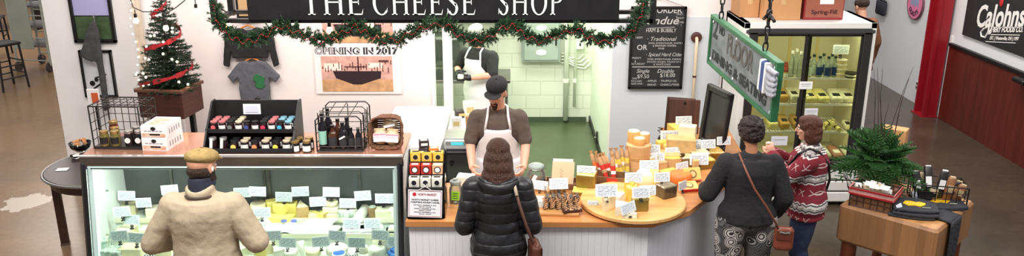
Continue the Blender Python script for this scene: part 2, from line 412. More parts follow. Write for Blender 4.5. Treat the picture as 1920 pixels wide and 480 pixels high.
# racking at the back left (pans on an open shelf)
# white work counter left of opening (in front of the wall)
t = thing('work_counter', 'white laminate work counter behind the glass case, under clutter', 'counter', (-.98, 8.0, 0))
b = MB(); b.box((0, 0, .92), (.62, 1.6, .04), b=.006); obj('counter_top', b, WHITE, t); b = MB(); b.box((0, 0, .45), (.58, 1.54, .9)); obj('cabinet', b, WHITE, t)
for z in (.2, .45, .7):
    b = MB(); b.box((.296, 0, z), (.014, 1.0, .22), b=.003); d = obj('drawer', b, WHITE, t); b = MB(); b.cyl((.315, -.08, 0+z), (.315, .08, z), .008); obj('handle', b, STEEL, d)
cl = [(828, 243, .10, .07, .12, (232, 232, 225), 'small white carton at the front of the prep cart'), (842, 238, .09, .07, .10, (172, 132, 84), 'small brown carton on the prep cart beside white cartons'),
      (858, 236, .13, .1, .16, (228, 228, 216), 'white box at the back of prep cart behind the capped worker'), (846, 226, .12, .1, .07, (60, 52, 44), 'dark flat box at the back of the prep cart')]
t = thing('prep_cart', 'low white prep cart with cartons just inside the doorway', 'cart', (-.47, 8.22, 0))
b = MB(); b.box((0, 0, .92), (.36, .8, .035), b=.006); obj('cart_top', b, WHITE, t); b = MB(); b.box((0, 0, .3), (.34, .76, .02)); obj('lower_shelf', b, STEEL, t)
for x in (-.16, .16):
    for y in (-.37, .37):
        b = MB(); b.cyl((x, y, 0), (x, y, .905), .014); obj('leg', b, STEEL, t)
for i, (px, py, w, d, h, c, lab) in enumerate(cl):
    p = PD(px, py, 8.35+.1*i)
    t = thing('carton', lab, 'carton', (-.56+[.0, .13, .11, .02][i], [7.98, 8.1, 8.42, 8.4][i], .94), .1*i)
    b = MB(); b.box((0, 0, h/2), (w, d, h), b=.003); obj('box', b, mat('carton%d' % i, c, .7), t)
    b = MB(); b.box((0, -d/2-.001, h*.5), (w*.6, .003, h*.4)); obj('label', b, mat('carton_label', (200, 180, 120), .7), t)
RX90 = Matrix.Rotation(PI/2, 4, 'X')
def QF(p, tilt=0.0, yaw=0.0):      # upright drawing plane facing -Y at p
    return Matrix.Translation(p) @ Matrix.Rotation(yaw, 4, 'Z') @ Matrix.Rotation(PI/2-tilt, 4, 'X')
def outline(mb, pts, D, t, base):   # upright plate at distance D whose corners are given
    w = [PD(x, y, D)-Vector(base) for x, y in pts]
    n = len(w); vs = [v+Vector((0, -t/2, 0)) for v in w]+[v+Vector((0, t/2, 0)) for v in w]
    return mb._add(vs, [tuple(range(n)), tuple(range(2*n-1, n-1, -1))]+[(i, n+i, n+(i+1) % n, (i+1) % n) for i in range(n)])
# ---------------------------------------------------------------- THE CHEESE SHOP sign
def arc(cx, cy, rx, ry, tw, th, a0, a1, n=22):
    o = [(cx+rx*math.cos(R(a0+(a1-a0)*i/n)), cy+ry*math.sin(R(a0+(a1-a0)*i/n))) for i in range(n+1)]
    q = [(cx+(rx-tw)*math.cos(R(a0+(a1-a0)*i/n)), cy+(ry-th)*math.sin(R(a0+(a1-a0)*i/n))) for i in range(n+1)]
    return [[o[i], o[i+1], q[i+1], q[i]] for i in range(n)]
def rect(x0, y0, x1, y1): return [[(x0, y0), (x1, y0), (x1, y1), (x0, y1)]]
def stem(x, w=.12, s=.07): return rect(x-w/2, 0, x+w/2, 1)+rect(x-w/2-s, 0, x+w/2+s, .035)+rect(x-w/2-s, .965, x+w/2+s, 1)
def tri(*p): return [list(p)]
GL = {
 'T': (.74, rect(.31, 0, .43, 1)+rect(.22, 0, .52, .035)+rect(.03, .955, .71, 1)+tri((.03, .96), (.09, .96), (.03, .74))+tri((.65, .96), (.71, .96), (.71, .74))),
 'H': (.88, stem(.16)+stem(.72)+rect(.2, .49, .7, .54)),
 'E': (.72, stem(.16)+rect(.1, 0, .62, .045)+rect(.1, .955, .60, 1)+rect(.2, .49, .47, .535)+tri((.58, .04), (.66, .25), (.62, 0))+tri((.54, .96), (.62, .77), (.60, 1))+tri((.43, .51), (.49, .64), (.49, .39))),
 'C': (.80, arc(.44, .5, .40, .515, .13, .04, 42, 318)+tri((.66, .70), (.74, .72), (.72, .98))+tri((.64, .12), (.74, .30), (.70, .15))),
 'O': (.90, arc(.45, .5, .41, .515, .13, .04, 0, 360, 36)),
 'S': (.62, arc(.30, .74, .23, .27, .10, .045, 25, 200)+arc(.31, .26, .25, .275, .12, .045, 60, -155)+[[(.085, .64), (.18, .70), (.50, .42), (.42, .34)]]+tri((.47, .74), (.52, .74), (.53, 1))+tri((.05, 0), (.06, .28), (.12, .2))),
 'P': (.72, stem(.16)+arc(.36, .74, .30, .262, .12, .045, -90, 90)+rect(.18, .955, .38, 1)+rect(.18, .478, .38, .522)),
}
SD = 6.2
sp0 = PD(812, 35, SD); SZ0 = sp0.z
sx = lambda px: PD(px, 38, SD).x
t = thing('shop_sign', 'long black hanging sign with white serif letters above the counter', 'sign', (sp0.x, SD, SZ0))
ox = sp0.x
b = MB(); b.box(((sx(467)+sx(1160))/2-ox, 0, .19), (sx(1160)-sx(467), .035, .40), b=.004); obj('board', b, mat('sign_black', (22, 21, 22), .42, noise=(8, .3)), t)
b = MB()
x0, x1 = sx(401)-ox, sx(1224)-ox
for z in (-.02, .43): b.box(((x0+x1)/2, .03, z), (x1-x0, .05, .03)); b.box(((x0+x1)/2, .42, z), (x1-x0, .05, .03))
for x in (x0, x1):
    for z in (-.02, .43): b.box((x, .22, z), (.05, .42, .03))
    for y in (.03, .42): b.box((x, y, .205), (.045, .05, .5))
obj('frame', b, mat('frame_black', (28, 25, 24), .45), t)
CAP = .185; lm = mat('letter_white', (240, 240, 238), .5)
def serif(word, xa, xb):
    W = sum(GL[c][0] for c in word)+.10*(len(word)-1); k = (xb-xa)/W; x = xa
    for c in word:
        w, polys = GL[c]
        b = MB()
        for p in polys:
            pp = [(x+u*k-ox, .033+v*CAP) for u, v in p]
            b.prism(pp, 0, .006, Matrix.Translation((0, -.018, 0)) @ RX90)
        obj('letter', b, lm, t); x += (w+.10)*k
serif('THE', sx(570), sx(686)); serif('CHEESE', sx(700), sx(894)); serif('SHOP', sx(933), sx(1056))
for x in (-1.5, 0, 1.5):
    b = MB(); b.cyl((x, .2, .43), (x, .2, 1.3), .008); obj('hanging_rod', b, BLACK, t)
# ---------------------------------------------------------------- evergreen tufts
def needles(b, p, d, n, L, w, spread=1.0):
    n = int(n*1.6); w *= 1.9; L *= 1.25
    d = Vector(d).normalized()
    for _ in range(n):
        v = (d+Vector((random.uniform(-1, 1), random.uniform(-1, 1), random.uniform(-1, 1)))*spread).normalized()
        l = L*random.uniform(.6, 1.1); u = v.orthogonal().normalized(); u.rotate(Matrix.Rotation(random.uniform(0, 6.3), 3, v)); q = v.cross(u)
        p0 = Vector(p)+v*.002
        b._add([p0+u*w, p0-u*w*.5+q*w*.8, p0-u*w*.5-q*w*.8, p0+v*l], [(0, 1, 3), (1, 2, 3), (2, 0, 3), (2, 1, 0)])
FIR = mat('fir_green', (36, 66, 36), .6, noise=(30, .5)); FIRD = mat('fir_dark', (34, 52, 34), .6, noise=(30, .5))
gp = [(404, 8), (410, 40), (428, 62), (450, 74), (475, 76), (500, 64), (527, 47), (552, 55), (580, 70), (610, 76), (640, 62), (668, 48), (690, 60), (715, 74), (745, 74), (775, 58), (803, 47), (838, 44), (862, 66), (890, 76), (915, 70), (945, 50), (965, 46), (985, 66), (1010, 76), (1045, 66), (1082, 52), (1105, 70), (1130, 78), (1158, 70), (1185, 58), (1200, 30), (1206, 2)]
GD = SD-.05
base = PD(812, 40, GD)
t = thing('evergreen_garland', 'evergreen garland with red berries swagged along bottom of the shop sign', 'garland', base)
pts = []
for i in range(len(gp)-1):
    a, c = PD(*gp[i], GD)-base, PD(*gp[i+1], GD)-base
    for k in range(10): pts.append(a.lerp(c, k/10)+Vector((0, random.uniform(-.01, .01), 0)))
b = MB(); b.tube(pts[::2], .006, 5); obj('stem', b, mat('stem_brown', (60, 44, 30)), t)
b = MB()
for i, p in enumerate(pts):
    for _ in range(4):
        d = Vector((random.uniform(-1, 1), random.uniform(-.6, .6), random.uniform(-1, 1))).normalized(); L = random.uniform(.025, .065)
        for s in (.25, .6, .95): needles(b, p+d*L*s, d, 4, .028, .0022, .7)
obj('foliage', b, FIR, t)
b = MB()
for i in range(0, len(pts)-1, 1):
    for s in (0,):
        p = pts[i].lerp(pts[i+1], s)+Vector((0, -.045, .02*math.sin(i*.7))); b.sph(p, .0052, n=6, m=4)
obj('bead_string', b, mat('red_bead', (150, 24, 34), .25), t, True)
# ---------------------------------------------------------------- bulbs
BULB = mat('bulb_glow', (255, 236, 200), .3, emis=((255, 206, 140), 14))
def bulbs(lab, D, wire, bl):
    base = PD(bl[0][0], bl[0][1], D); t = thing('string_lights', lab, 'string lights', base)
    b = MB(); b.tube([PD(x, y, D)-base for x, y in wire], .005, 6); obj('cable', b, BLACK, t, True)
    for x, y in bl:
        p = PD(x, y, D)-base
        b = MB(); b.lathe([(.004, -.032), (.018, -.024), (.025, -.006), (.02, .014), (.012, .026)], p, 14); o = obj('bulb', b, BULB, t, True)
        b = MB(); b.cyl(p+Vector((0, 0, .024)), p+Vector((0, 0, .06)), .014); b.cyl(p+Vector((0, 0, .06)), p+Vector((0, 0, .10)), .004); obj('socket', b, BLACK, o)
bulbs('string of globe bulbs drooping across the wall beside the small Christmas tree', 7.6, [(243, -6), (250, 14), (268, 22), (300, 22), (311, 26), (330, 14), (345, 2), (355, -8), (366, -6), (369, -4)], [(255, 38), (311, 52), (368, 20)])
bulbs('string of warm bulbs hanging inside the shop sign frame behind the garland', SD+.3, [(405, 12), (427, 24), (470, 26), (540, 20), (618, 33), (660, 28), (695, 23), (740, 18), (800, 14)], [(427, 47), (618, 56), (695, 45)])
# ---------------------------------------------------------------- light post beside the tree
p = PD(267, 100, 8.85)
t = thing('wooden_post', 'pale wooden post wound with tiny white lights beside the Christmas tree', 'post', (-4.03, 8.84, 0))
b = MB(); b.box((0, 0, 1.6), (.07, .07, 3.2), b=.006); obj('post', b, mat('pale_post', (206, 190, 170), .6, noise=(6, .15)), t)
tiny = mat('tiny_light', (255, 246, 226), .4, emis=((255, 240, 214), 5))
for i in range(17): b = MB(); b.sph((-.045+.02*math.sin(i), -.045, .9+i*.085), .009, n=6, m=4); obj('fairy_light', b, tiny, t)
# ---------------------------------------------------------------- pictures and hanging dark garment at far left
def frame(lab, x0, y0, x1, z0, z1, D, fw=.035):
    t = thing('picture_frame', lab, 'picture', (x0, D, z0)); w = x1-x0; h = z1-z0
    b = MB()
    for c, d in (((fw/2, 0, h/2), (fw, .04, h)), ((w-fw/2, 0, h/2), (fw, .04, h)), ((w/2, 0, fw/2), (w, .04, fw)), ((w/2, 0, h-fw/2), (w, .04, fw))): b.box(c, d, b=.004)
    obj('frame', b, BLACK, t)
    return t, w, h
FD = 8.955
pa = PD(141, 80, FD); pb = PD(178, 80, FD)
t, w, h = frame('black framed landscape picture on white panel, upper of two at left', pa.x, 0, pa.x+.46, pa.z, pa.z+.78, FD)
b = MB(); b.box((w/2, .008, .52), (w-.05, .008, .46)); pic = obj('sky_print', b, mat('lavender_sky', (168, 166, 206), .5), t)
b = MB(); b.box((w/2, .008, .17), (w-.05, .008, .26)); obj('field_print', b, mat('field_green', (62, 82, 52), .5, noise=(9, .4)), t)
b = MB(); b.prism([(.10, .20), (.12, .32), (.2, .37), (.33, .38), (.38, .42), (.42, .38), (.40, .28), (.38, .18), (.36, .26), (.24, .25), (.22, .16), (.19, .24)], .006, .012, QF((.10, .012, .17)) @ Matrix.Scale(.6, 4))
obj('cow_print', b, mat('cow_brown', (150, 74, 50), .6, noise=(20, .4)), t)
pa = PD(161, 182, FD); pt = PD(147, 94, FD)
t, w, h = frame('black framed black and white print, lower of two pictures at left', pa.x, 0, pa.x+.36, pa.z, pt.z, FD, .025)
b = MB(); b.box((w/2, .008, h/2), (w-.03, .008, h-.03)); obj('print', b, mat('print_grey', (214, 216, 220), .5, noise=(4, .12)), t)
b = MB()
for c, r in (((.10, .16), .03), ((.15, .2), .022), ((.2, .14), .02)): b.lathe([(r, 0), (r, .004)], (c[0], .0, c[1]), 14, RX90)
b.box((.17, 0, .14), (.16, .004, .018), (0, -.6, 0)); b.box((.2, 0, .24), (.14, .004, .014), (0, -.3, 0)); obj('dark_marks', b, BLACK, t)
base = PD(180, 40, 8.84)
t = thing('hanging_sweatshirt', 'dark grey garment hanging by a hook over the pictures at left', 'garment', base)
b = MB()
ptsg = [(171, 42), (178, 38), (184, 60), (190, 100), (197, 150), (205, 205), (196, 208), (191, 178), (184, 120), (178, 112), (174, 116), (150, 104), (158, 78), (164, 56)]
outline(b, ptsg, 8.84, .06, base); o = obj('cloth', b, mat('charcoal_cloth', (62, 62, 64), .9, noise=(12, .2), bump=(20, .4)), t)
organic(o, .012, 3, .02, .1, 1)
b = MB(); b.tube([Vector((-.03, .1, .03)), Vector((-.03, .03, .06)), Vector((-.02, 0, .04)), Vector((-.02, 0, .0))], .006); obj('hook', b, STEEL, t)
p = PD(178, 198, 8.6)
t = thing('framed_card', 'small white and orange card stand above the left wire basket', 'card', p)
b = MB(); b.box((0, 0, .09), (.13, .02, .19), b=.004); obj('frame', b, WHITE, t); b = MB(); b.box((.02, -.012, .09), (.07, .006, .11)); obj('picture', b, mat('orange_print', (206, 92, 50), .6), t)
b = MB(); b.cyl((0, .02, -p.z), (0, .02, .02), .012); obj('stand', b, BLACK, t)
# ---------------------------------------------------------------- Christmas tree on its stand
TX = PD(322, 195, 8.15)
t = thing('planter_box', 'dark wooden planter box on black legs holding the Christmas tree', 'planter', (TX.x, 8.15, 0), R(-8))
zt = PH(322, 171, 0).z
ztop = PD(322, 172, 7.95).z; zbot = PD(322, 222, 7.95).z
pw = mat('planter_wood', (70, 36, 26), .55, noise=(5, .35), stretch=(1, 1, 8))
b = MB(); hw = .225
for s in (-1, 1):
    b.box((0, s*.19, (ztop+zbot)/2), (hw*2, .025, ztop-zbot), b=.004); b.box((s*hw, 0, (ztop+zbot)/2), (.025, .40, ztop-zbot), b=.004)
b.box((0, 0, zbot+.02), (hw*2, .38, .03)); b.box((0, 0, zbot+.14), (hw*2-.02, .36, .02)); obj('box', b, pw, t)
b = MB()
for s in (-1, 1): b.box((0, s*.2, ztop+.005), (hw*2+.06, .05, .03), b=.004); b.box((s*(hw+.005), 0, ztop+.005), (.05, .36, .03), b=.004)
obj('rim', b, mat('planter_rim', (96, 62, 44), .5), t)
for sx_ in (-1, 1):
    for sy in (-1, 1):
        b = MB(); b.box((sx_*.13, sy*.14, zbot/2), (.05, .05, zbot), b=.004); obj('leg', b, BLACK, t)
ttop = PD(345, -8, 8.15).z
t = thing('christmas_tree', 'small decorated Christmas tree with red ribbon in wooden planter', 'christmas tree', (TX.x+.0, 8.15, ztop-.05))
HT = ttop-ztop+.05
b = MB(); b.cyl((0, 0, 0), (0.03, 0, HT*.97), .015, .005); obj('trunk', b, mat('bark', (66, 48, 34)), t)
b = MB(); tips = []
for lev in range(20):
    f = lev/19; z = .05+HT*.93*f; rad = .27*(1-f)**.8+.035
    nb = int(13*(1-f)+5)
    for k in range(nb):
        a = 2*PI*k/nb+lev*1.3+random.uniform(-.2, .2); rr = rad*random.uniform(.7, 1.1)
        d = Vector((math.cos(a), math.sin(a), .25)); e = Vector((.03*f, 0, z))+Vector((d.x*rr, d.y*rr, -.02+.05*random.random()))
        o0 = Vector((.03*f, 0, z)); b.cyl(o0, e, .004, .002, 4); tips.append(e)
        ns = max(2, int(rr/.022))
        for s in range(1, ns+1): needles(b, o0.lerp(e, s/ns), e-o0, 7, .034, .002, .75)
    needles(b, (.03*f, 0, z), (0, 0, 1), 10, .05, .002, 1)
needles(b, (.03, 0, HT), (0, 0, 1), 20, .05, .002, .8)
obj('foliage', b, FIRD, t)
b = MB(); rp = []
for i in range(60):
    f = i/59; a = f*2.6*2*PI+2.6; rad = .25*(1-f)**.8+.04
    rp.append(Vector((.03*f+math.cos(a)*rad, math.sin(a)*rad, .06+HT*.9*f)))
for i in range(59):
    p, q = rp[i], rp[i+1]; u = Vector((0, 0, .019+.007*math.sin(i*2))); n_ = Vector((p.x, p.y, 0)).normalized()*.006
    b._add([p-u, q-u, q+u, p+u, p-u+n_, q-u+n_, q+u+n_, p+u+n_], [(0, 1, 2, 3), (7, 6, 5, 4), (0, 4, 5, 1), (3, 2, 6, 7)])
obj('ribbon', b, mat('red_ribbon', (164, 34, 40), .45, noise=(12, .3)), t)
fr = [e for e in tips if e.y < -.02]
for e in random.sample(fr, 18): b = MB(); b.sph(e+Vector((0, -.015, .01)), .011, n=8, m=6); obj('fairy_light', b, mat('fairy', (255, 240, 210), .4, emis=((255, 232, 190), 14)), t, True)
# ---------------------------------------------------------------- shirts on the wall
def tee(lab, cx, topy, w_px, bot_py, D, m, sleeves='short', pr=None, nm='tee_shirt', cat='shirt'):
    c = PD(cx, topy, D); k = (PD(cx+w_px/2, topy, D).x-PD(cx-w_px/2, topy, D).x)/2; hgt = c.z-PD(cx, bot_py, D).z
    t = thing(nm, lab, cat, c)
    if sleeves == 'short': pts = [(-.22, 0), (-.5, -.08), (-1, -.62), (-.80, -.86), (-.56, -.62), (-.58, -hgt/k), (.58, -hgt/k), (.56, -.62), (.80, -.86), (1, -.62), (.5, -.08), (.22, 0), (.12, -.10), (-.12, -.10)]
    else: pts = [(-.25, 0), (-.6, -.08), (-.86, -.3), (-1, -1.35), (-.8, -1.42), (-.66, -.6), (-.62, -hgt/k), (.62, -hgt/k), (.66, -.6), (.8, -1.42), (1, -1.35), (.86, -.3), (.6, -.08), (.25, 0), (.12, -.08), (-.12, -.08)]
    b = MB(); b.prism([(x*k, y*k) for x, y in pts], -.025, .025, RX90); o = obj('cloth', b, m, t); organic(o, .01, 4, .02, .12, 2)
    b = MB(); hw = k*.42
    b.tube([(-hw, 0, -.05), (-hw*.5, 0, .0), (0, 0, .03), (hw*.5, 0, .0), (hw, 0, -.05)], .011, 8); h_ = obj('hanger', b, mat('hanger_wood', (190, 120, 60), .45), t, True)
    b = MB(); b.tube([(0, 0, .03), (0, 0, .06), (.02, 0, .075), (.02, 0, .095), (0, .01, .105), (-.015, .02, .095)], .003, 6); obj('hook', b, STEEL, h_, True)
    return t, k
t, k = tee('grey short sleeve shirt with green print on a wooden wall hanger', 473, 113, 100, 203, 8.93, mat('grey_jersey', (88, 90, 96), .9, noise=(40, .12)))
b = MB(); b.prism([(.01, -.17), (.05, -.15), (.09, -.17), (.13, -.20), (.11, -.25), (.13, -.28), (.08, -.32), (.03, -.30), (.015, -.27), (.035, -.24), (.0, -.22)], .026, .036, RX90); obj('green_print', b, mat('print_green', (36, 104, 58), .7), t)
b = MB(); b.sph((.03, -.035, -.435), (.03, .012, .022)); b.tube([(.03, -.035, -.44), (.02, -.035, -.47), (.0, -.035, -.49)], .005); obj('dark_badge', b, BLACK, t)
tee('black long sleeve shirt hanging on the wall above the grey shirt', 465, 52, 106, 108, 8.93, mat('black_jersey', (28, 27, 30), .9, noise=(40, .2)), 'long')
t = thing('wall_monitor', 'small dark framed screen above black shirt, partly behind sign', 'screen', PD(468, 36, 8.9))
b = MB(); b.box((0, 0, .2), (.26, .05, .40), b=.006); obj('frame', b, BLACK, t)
b = MB(); b.box((0, -.027, .2), (.20, .006, .32)); obj('panel', b, mat('warm_panel', (180, 150, 110), .3), t)
# ---------------------------------------------------------------- OPENING poster
PO = PD(674, 176, 8.985)
wpo = PD(755, 100, 8.985).x-PD(592, 100, 8.985).x
t = thing('wall_poster', 'large white poster reading OPENING IN 2017 with market pictures', 'poster', (PO.x, 8.985, PO.z))
zz = lambda py: PD(674, py, 8.985).z-PO.z
b = MB(); b.box((0, 0, zz(5)/2), (wpo, .006, zz(5))); obj('sheet', b, mat('poster_white', (238, 228, 224), .6), t)
b = MB(); b.text('OPENING IN 2017', .10, QF((-wpo*.485, -.004, zz(101))), .001, fit=wpo*.96, bold=.006); obj('lettering', b, mat('poster_ink', (40, 40, 50), .6), t)
b = MB(); b.text('OPENING IN 2017', .10, QF((-wpo*.485, -.0055, zz(101))), .001, fit=wpo*.96, bold=-.0012); obj('letter_inline', b, mat('poster_white', (238, 228, 224), .6), t)
def scene_print(y0, y1, x0, x1):
    p0 = PD(x0, y1, 8.985); p1 = PD(x1, y0, 8.985); W = p1.x-p0.x; Hh = zz(y0)-zz(y1); cx = (p0.x+p1.x)/2-PO.x
    cz = zz(y1)+Hh/2
    b = MB(); b.box((cx, -.005, cz), (W, .004, Hh)); o = obj('print', b, mat('interior_print', (206, 160, 146), .5, noise=(9, .25)), t)
    b = MB(); b.box((cx, -.008, cz-Hh*.33), (W, .003, Hh*.34)); obj('print_floor', b, mat('print_floor', (198, 152, 110), .5, noise=(12, .25)), t)
    b = MB(); b.prism([(cx-W*.34, cz+Hh*.08), (cx+W*.34, cz+Hh*.08), (cx+W*.33, cz-Hh*.12), (cx+W*.06, cz-Hh*.30), (cx-W*.06, cz-Hh*.30), (cx-W*.30, cz-Hh*.12)], .009, .011, RX90); obj('print_counter', b, mat('print_dark', (44, 26, 32), .5), t)
    b = MB()
    for i in range(26):
        x = cx-W*.48+W*.96*i/25; b.box((x, -.009, cz+Hh*random.uniform(.1, .34)), (W*.012, .003, Hh*random.uniform(.05, .2)))
    b.box((cx-.02, -.009, cz+Hh*.2), (W*.3, .003, Hh*.03)); b.box((cx+W*.02, -.009, cz+Hh*.28), (W*.02, .003, Hh*.4)); b.box((cx+W*.38, -.009, cz+Hh*.36), (W*.14, .003, Hh*.06))
    obj('print_details', b, mat('print_mid', (96, 56, 52), .5), t)
    b = MB(); b.box((cx-W*.34, -.0085, cz+Hh*.2), (W*.24, .003, Hh*.2)); b.box((cx+W*.26, -.0085, cz+Hh*.24), (W*.2, .003, Hh*.14)); obj('print_lights', b, mat('print_light', (244, 220, 206), .5), t)
scene_print(105, 171, 606, 735); scene_print(20, 80, 606, 735)
# ---------------------------------------------------------------- chalkboard
p00 = PD(1177, 166, 8.96); p10 = PD(1278, 164, 8.96); p11 = PD(1284, 10, 8.96)
CW, CHh = p10.x-p00.x, p11.z-p10.z
t = thing('chalkboard_menu', 'tall black chalkboard menu with handwritten prices hanging by the doorway', 'chalkboard', (p00.x, 8.95, p00.z))
b = MB(); b.box((CW/2, .01, CHh/2), (CW, .02, CHh)); obj('slate', b, mat('slate', (34, 33, 35), .7, noise=(3, .25)), t)
b = MB()
for c, d in (((.012, 0, CHh/2), (.024, .035, CHh)), ((CW-.012, 0, CHh/2), (.024, .035, CHh)), ((CW/2, 0, .012), (CW, .035, .024)), ((CW/2, 0, CHh-.012), (CW, .035, .024))): b.box(c, d)
obj('frame', b, BLACK, t)
b = MB(); b.tube([(CW*.5, 0, CHh+.10), (CW-.03, 0, CHh)], .003); b.tube([(CW*.5, 0, CHh+.10), (.03, 0, CHh)], .003); obj('hanging_wire', b, mat('tan_wire', (120, 90, 60)), t)
b = MB()
def ch(s, fx, py, size, al='LEFT', shear=0, fit=None, bold=0.0): b.text(s, size, QF((CW*fx, -.002, PD(1230, py, 8.96).z-p00.z)), .0006, align=al, shear=shear, fit=fit, bold=bold)
ch('TO ORDER', .22, 24, .085, bold=.001, fit=.42); ch('Fondue', .16, 45, .12, shear=.3, fit=.42, bold=.001); ch('HAM & BUBBLY', .28, 60, .06, fit=.33)
ch('ONLY', .82, 28, .026); ch('MINUTES', .82, 35, .026); ch('TO MELT', .82, 43, .026)
ch('· Traditional', .30, 76, .062, shear=.3, fit=.32); ch('SWISS, EMMENTHALER, WHITE WINE', .34, 82, .026); ch('& BREMNER WAFERS', .42, 87, .028); ch('WINE', .52, 92, .026)
ch('OR', .13, 93, .08, bold=.001); ch('HAM', .1, 72, .035)
ch('· Spiced Hard Cider', .30, 105, .058, shear=.3, fit=.40); ch('SWISS, EMMENTHALER, FARMHOUSE', .33, 112, .026); ch('SMOKED GOUDA, TOUCH OF CLOVES', .33, 117, .026); ch('& WHITE CAKE', .45, 122, .028)
ch('FRIDAY', .05, 110, .03); ch('&', .1, 116, .03); ch('SATURDAY', .04, 121, .03)
ch('Single', .14, 136, .062, shear=.3); ch('Double', .52, 136, .062, shear=.3); ch('$9.50', .16, 146, .06); ch('$18.00', .58, 144, .062)
ch('ONE', .07, 148, .026); ch('INCLUDES', .05, 153, .026); ch('ADD-ONS :', .05, 158, .028); ch('· APPLES', .33, 153, .032); ch('· TRUFFLE OIL', .57, 153, .032); ch('· BREAD', .33, 160, .032); ch('· CHARCUTERIE', .57, 160, .032)
zl = PD(1230, 125, 8.96).z-p00.z; b.box((CW*.5, -.002, zl), (CW*.88, .002, .008)); zl = PD(1230, 50, 8.96).z-p00.z; b.box((CW*.55, -.002, zl-.01), (CW*.5, .002, .005), (0, -.05, 0))
for i in range(9):
    a = i*.7; b.box((CW*.9+.05*math.cos(a), -.002, PD(1230, 35, 8.96).z-p00.z+.07*math.sin(a)), (.018, .002, .003), (0, -a, 0))
obj('chalk_writing', b, mat('chalk', (188, 184, 180), .9), t)
# wall pipe with flange right of the chalkboard
pt = PD(1308, 72, 8.9); pb = PD(1303, 215, 8.9)
t = thing('standpipe', 'thin cream pipe with dark flange running down the wall right of chalkboard', 'pipe', (pt.x, 8.93, pb.z-.3))
hp = pt.z-pb.z+.3
b = MB(); b.tube([(0, 0, 0), (0, 0, hp*.9), (0, 0, hp-.02), (0, .03, hp), (0, .06, hp)], .018, 10); obj('pipe', b, mat('cream_pipe', (228, 206, 176), .5), t, True)
b = MB(); b.lathe([(.06, 0), (.06, .012), (.035, .02)], (0, .035, hp), 20, RX90); obj('flange', b, mat('brown_flange', (74, 34, 26), .5), t)
b = MB(); b.cyl((0, 0, hp*.62), (0, 0, hp*.62+.02), .022); obj('clamp', b, mat('brown_flange', (74, 34, 26)), t)
# ---------------------------------------------------------------- 2ND FLOOR sign hung by chains
def camz(px, py, z):  # point at a given depth from the balcony
    d = ray(px, py); return Vector((0, 0, CH))+d*(z/FP)
TL, BL_, TR, BR = camz(1337, 25, 6.5), camz(1335, 125, 6.5), camz(1462, 116, 5.2), camz(1453, 240, 5.2)
ux = (TR-TL); SL = ux.length; yaw = math.atan2(ux.y, ux.x); SH = ((TL.z-BL_.z)+(TR.z-BR.z))/2
zb = (BL_.z+BR.z)/2
slope = math.atan2(TR.z-TL.z, math.hypot(ux.x, ux.y))
t = thing('hanging_sign', 'green framed galvanized sign reading 2ND FLOOR DINING & SEATING hung on chains', 'sign', (TL.x, TL.y, TL.z-SH)); t.rotation_euler = (0, -slope, yaw)
b = MB(); b.box((SL/2, 0, SH/2), (SL-.02, .02, SH-.02)); obj('metal_sheet', b, mat('galvanized', (118, 124, 126), .55, metal=.0, noise=(9, .3), c2=(88, 96, 100)), t)
b = MB(); fw = .028
for c, d in (((fw/2, 0, SH/2), (fw, .05, SH)), ((SL-fw/2, 0, SH/2), (fw, .05, SH)), ((SL/2, 0, fw/2), (SL-.02, .05, fw)), ((SL/2, 0, SH-fw/2), (SL-.02, .05, fw))): b.box(c, d, b=.003)
obj('frame', b, mat('sign_green', (44, 104, 66), .5, noise=(8, .2)), t)
ink = mat('sign_ink', (36, 40, 44), .6, noise=(15, .4)); ink2 = mat('sign_ink_worn', (88, 84, 80), .6, noise=(15, .3))
b = MB(); b.text('2', .22, QF((.06, -.012, SH*.60)), .002, bold=.006); b.text('ND', .085, QF((.20, -.012, SH*.74)), .002, bold=.002); obj('lettering', b, ink, t)
b = MB(); b.text('FLOOR', .20, QF((.40, -.012, SH*.50)), .002, bold=.005, fit=.56); obj('worn_lettering', b, ink2, t)
b = MB(); b.text('DINING & SEATING', .105, QF((.08, -.012, SH*.16)), .002, bold=.003, fit=SL-.22); obj('small_lettering', b, ink, t)
b = MB()
for x in (.05, SL/2-.1, SL-.05):
    for z in (.05, SH-.05): b.sph((x, -.012, z), (.012, .008, .012), n=8, m=6)
obj('bolts', b, mat('bolt_white', (220, 224, 226), .4), t)
for x, n in ((SL*.13, 9), (SL*.80, 8)):
    b = MB()
    for i in range(n):
        c = Vector((x, 0, SH+.03+i*.055)); pl = []
        for k in range(10):
            a = 2*PI*k/10; u = math.cos(a)*.016; v = math.sin(a)*.036
            pl.append(c+(Vector((u, 0, v)) if i % 2 else Vector((0, u, v))))
        b.tube(pl, .006, 6, True)
    if x > SL*.5: b.tube([(x, 0, SH+.2), (x+.05, -.01, SH+.25), (x+.10, 0, SH+.22)], .012, 6); b.tube([(x-.08, 0, SH+.20), (x, -.02, SH+.23), (x+.02, 0, SH+.28)], .012, 6)
    obj('chain', b, mat('dark_chain', (52, 50, 50), .45, metal=.6), t, True)
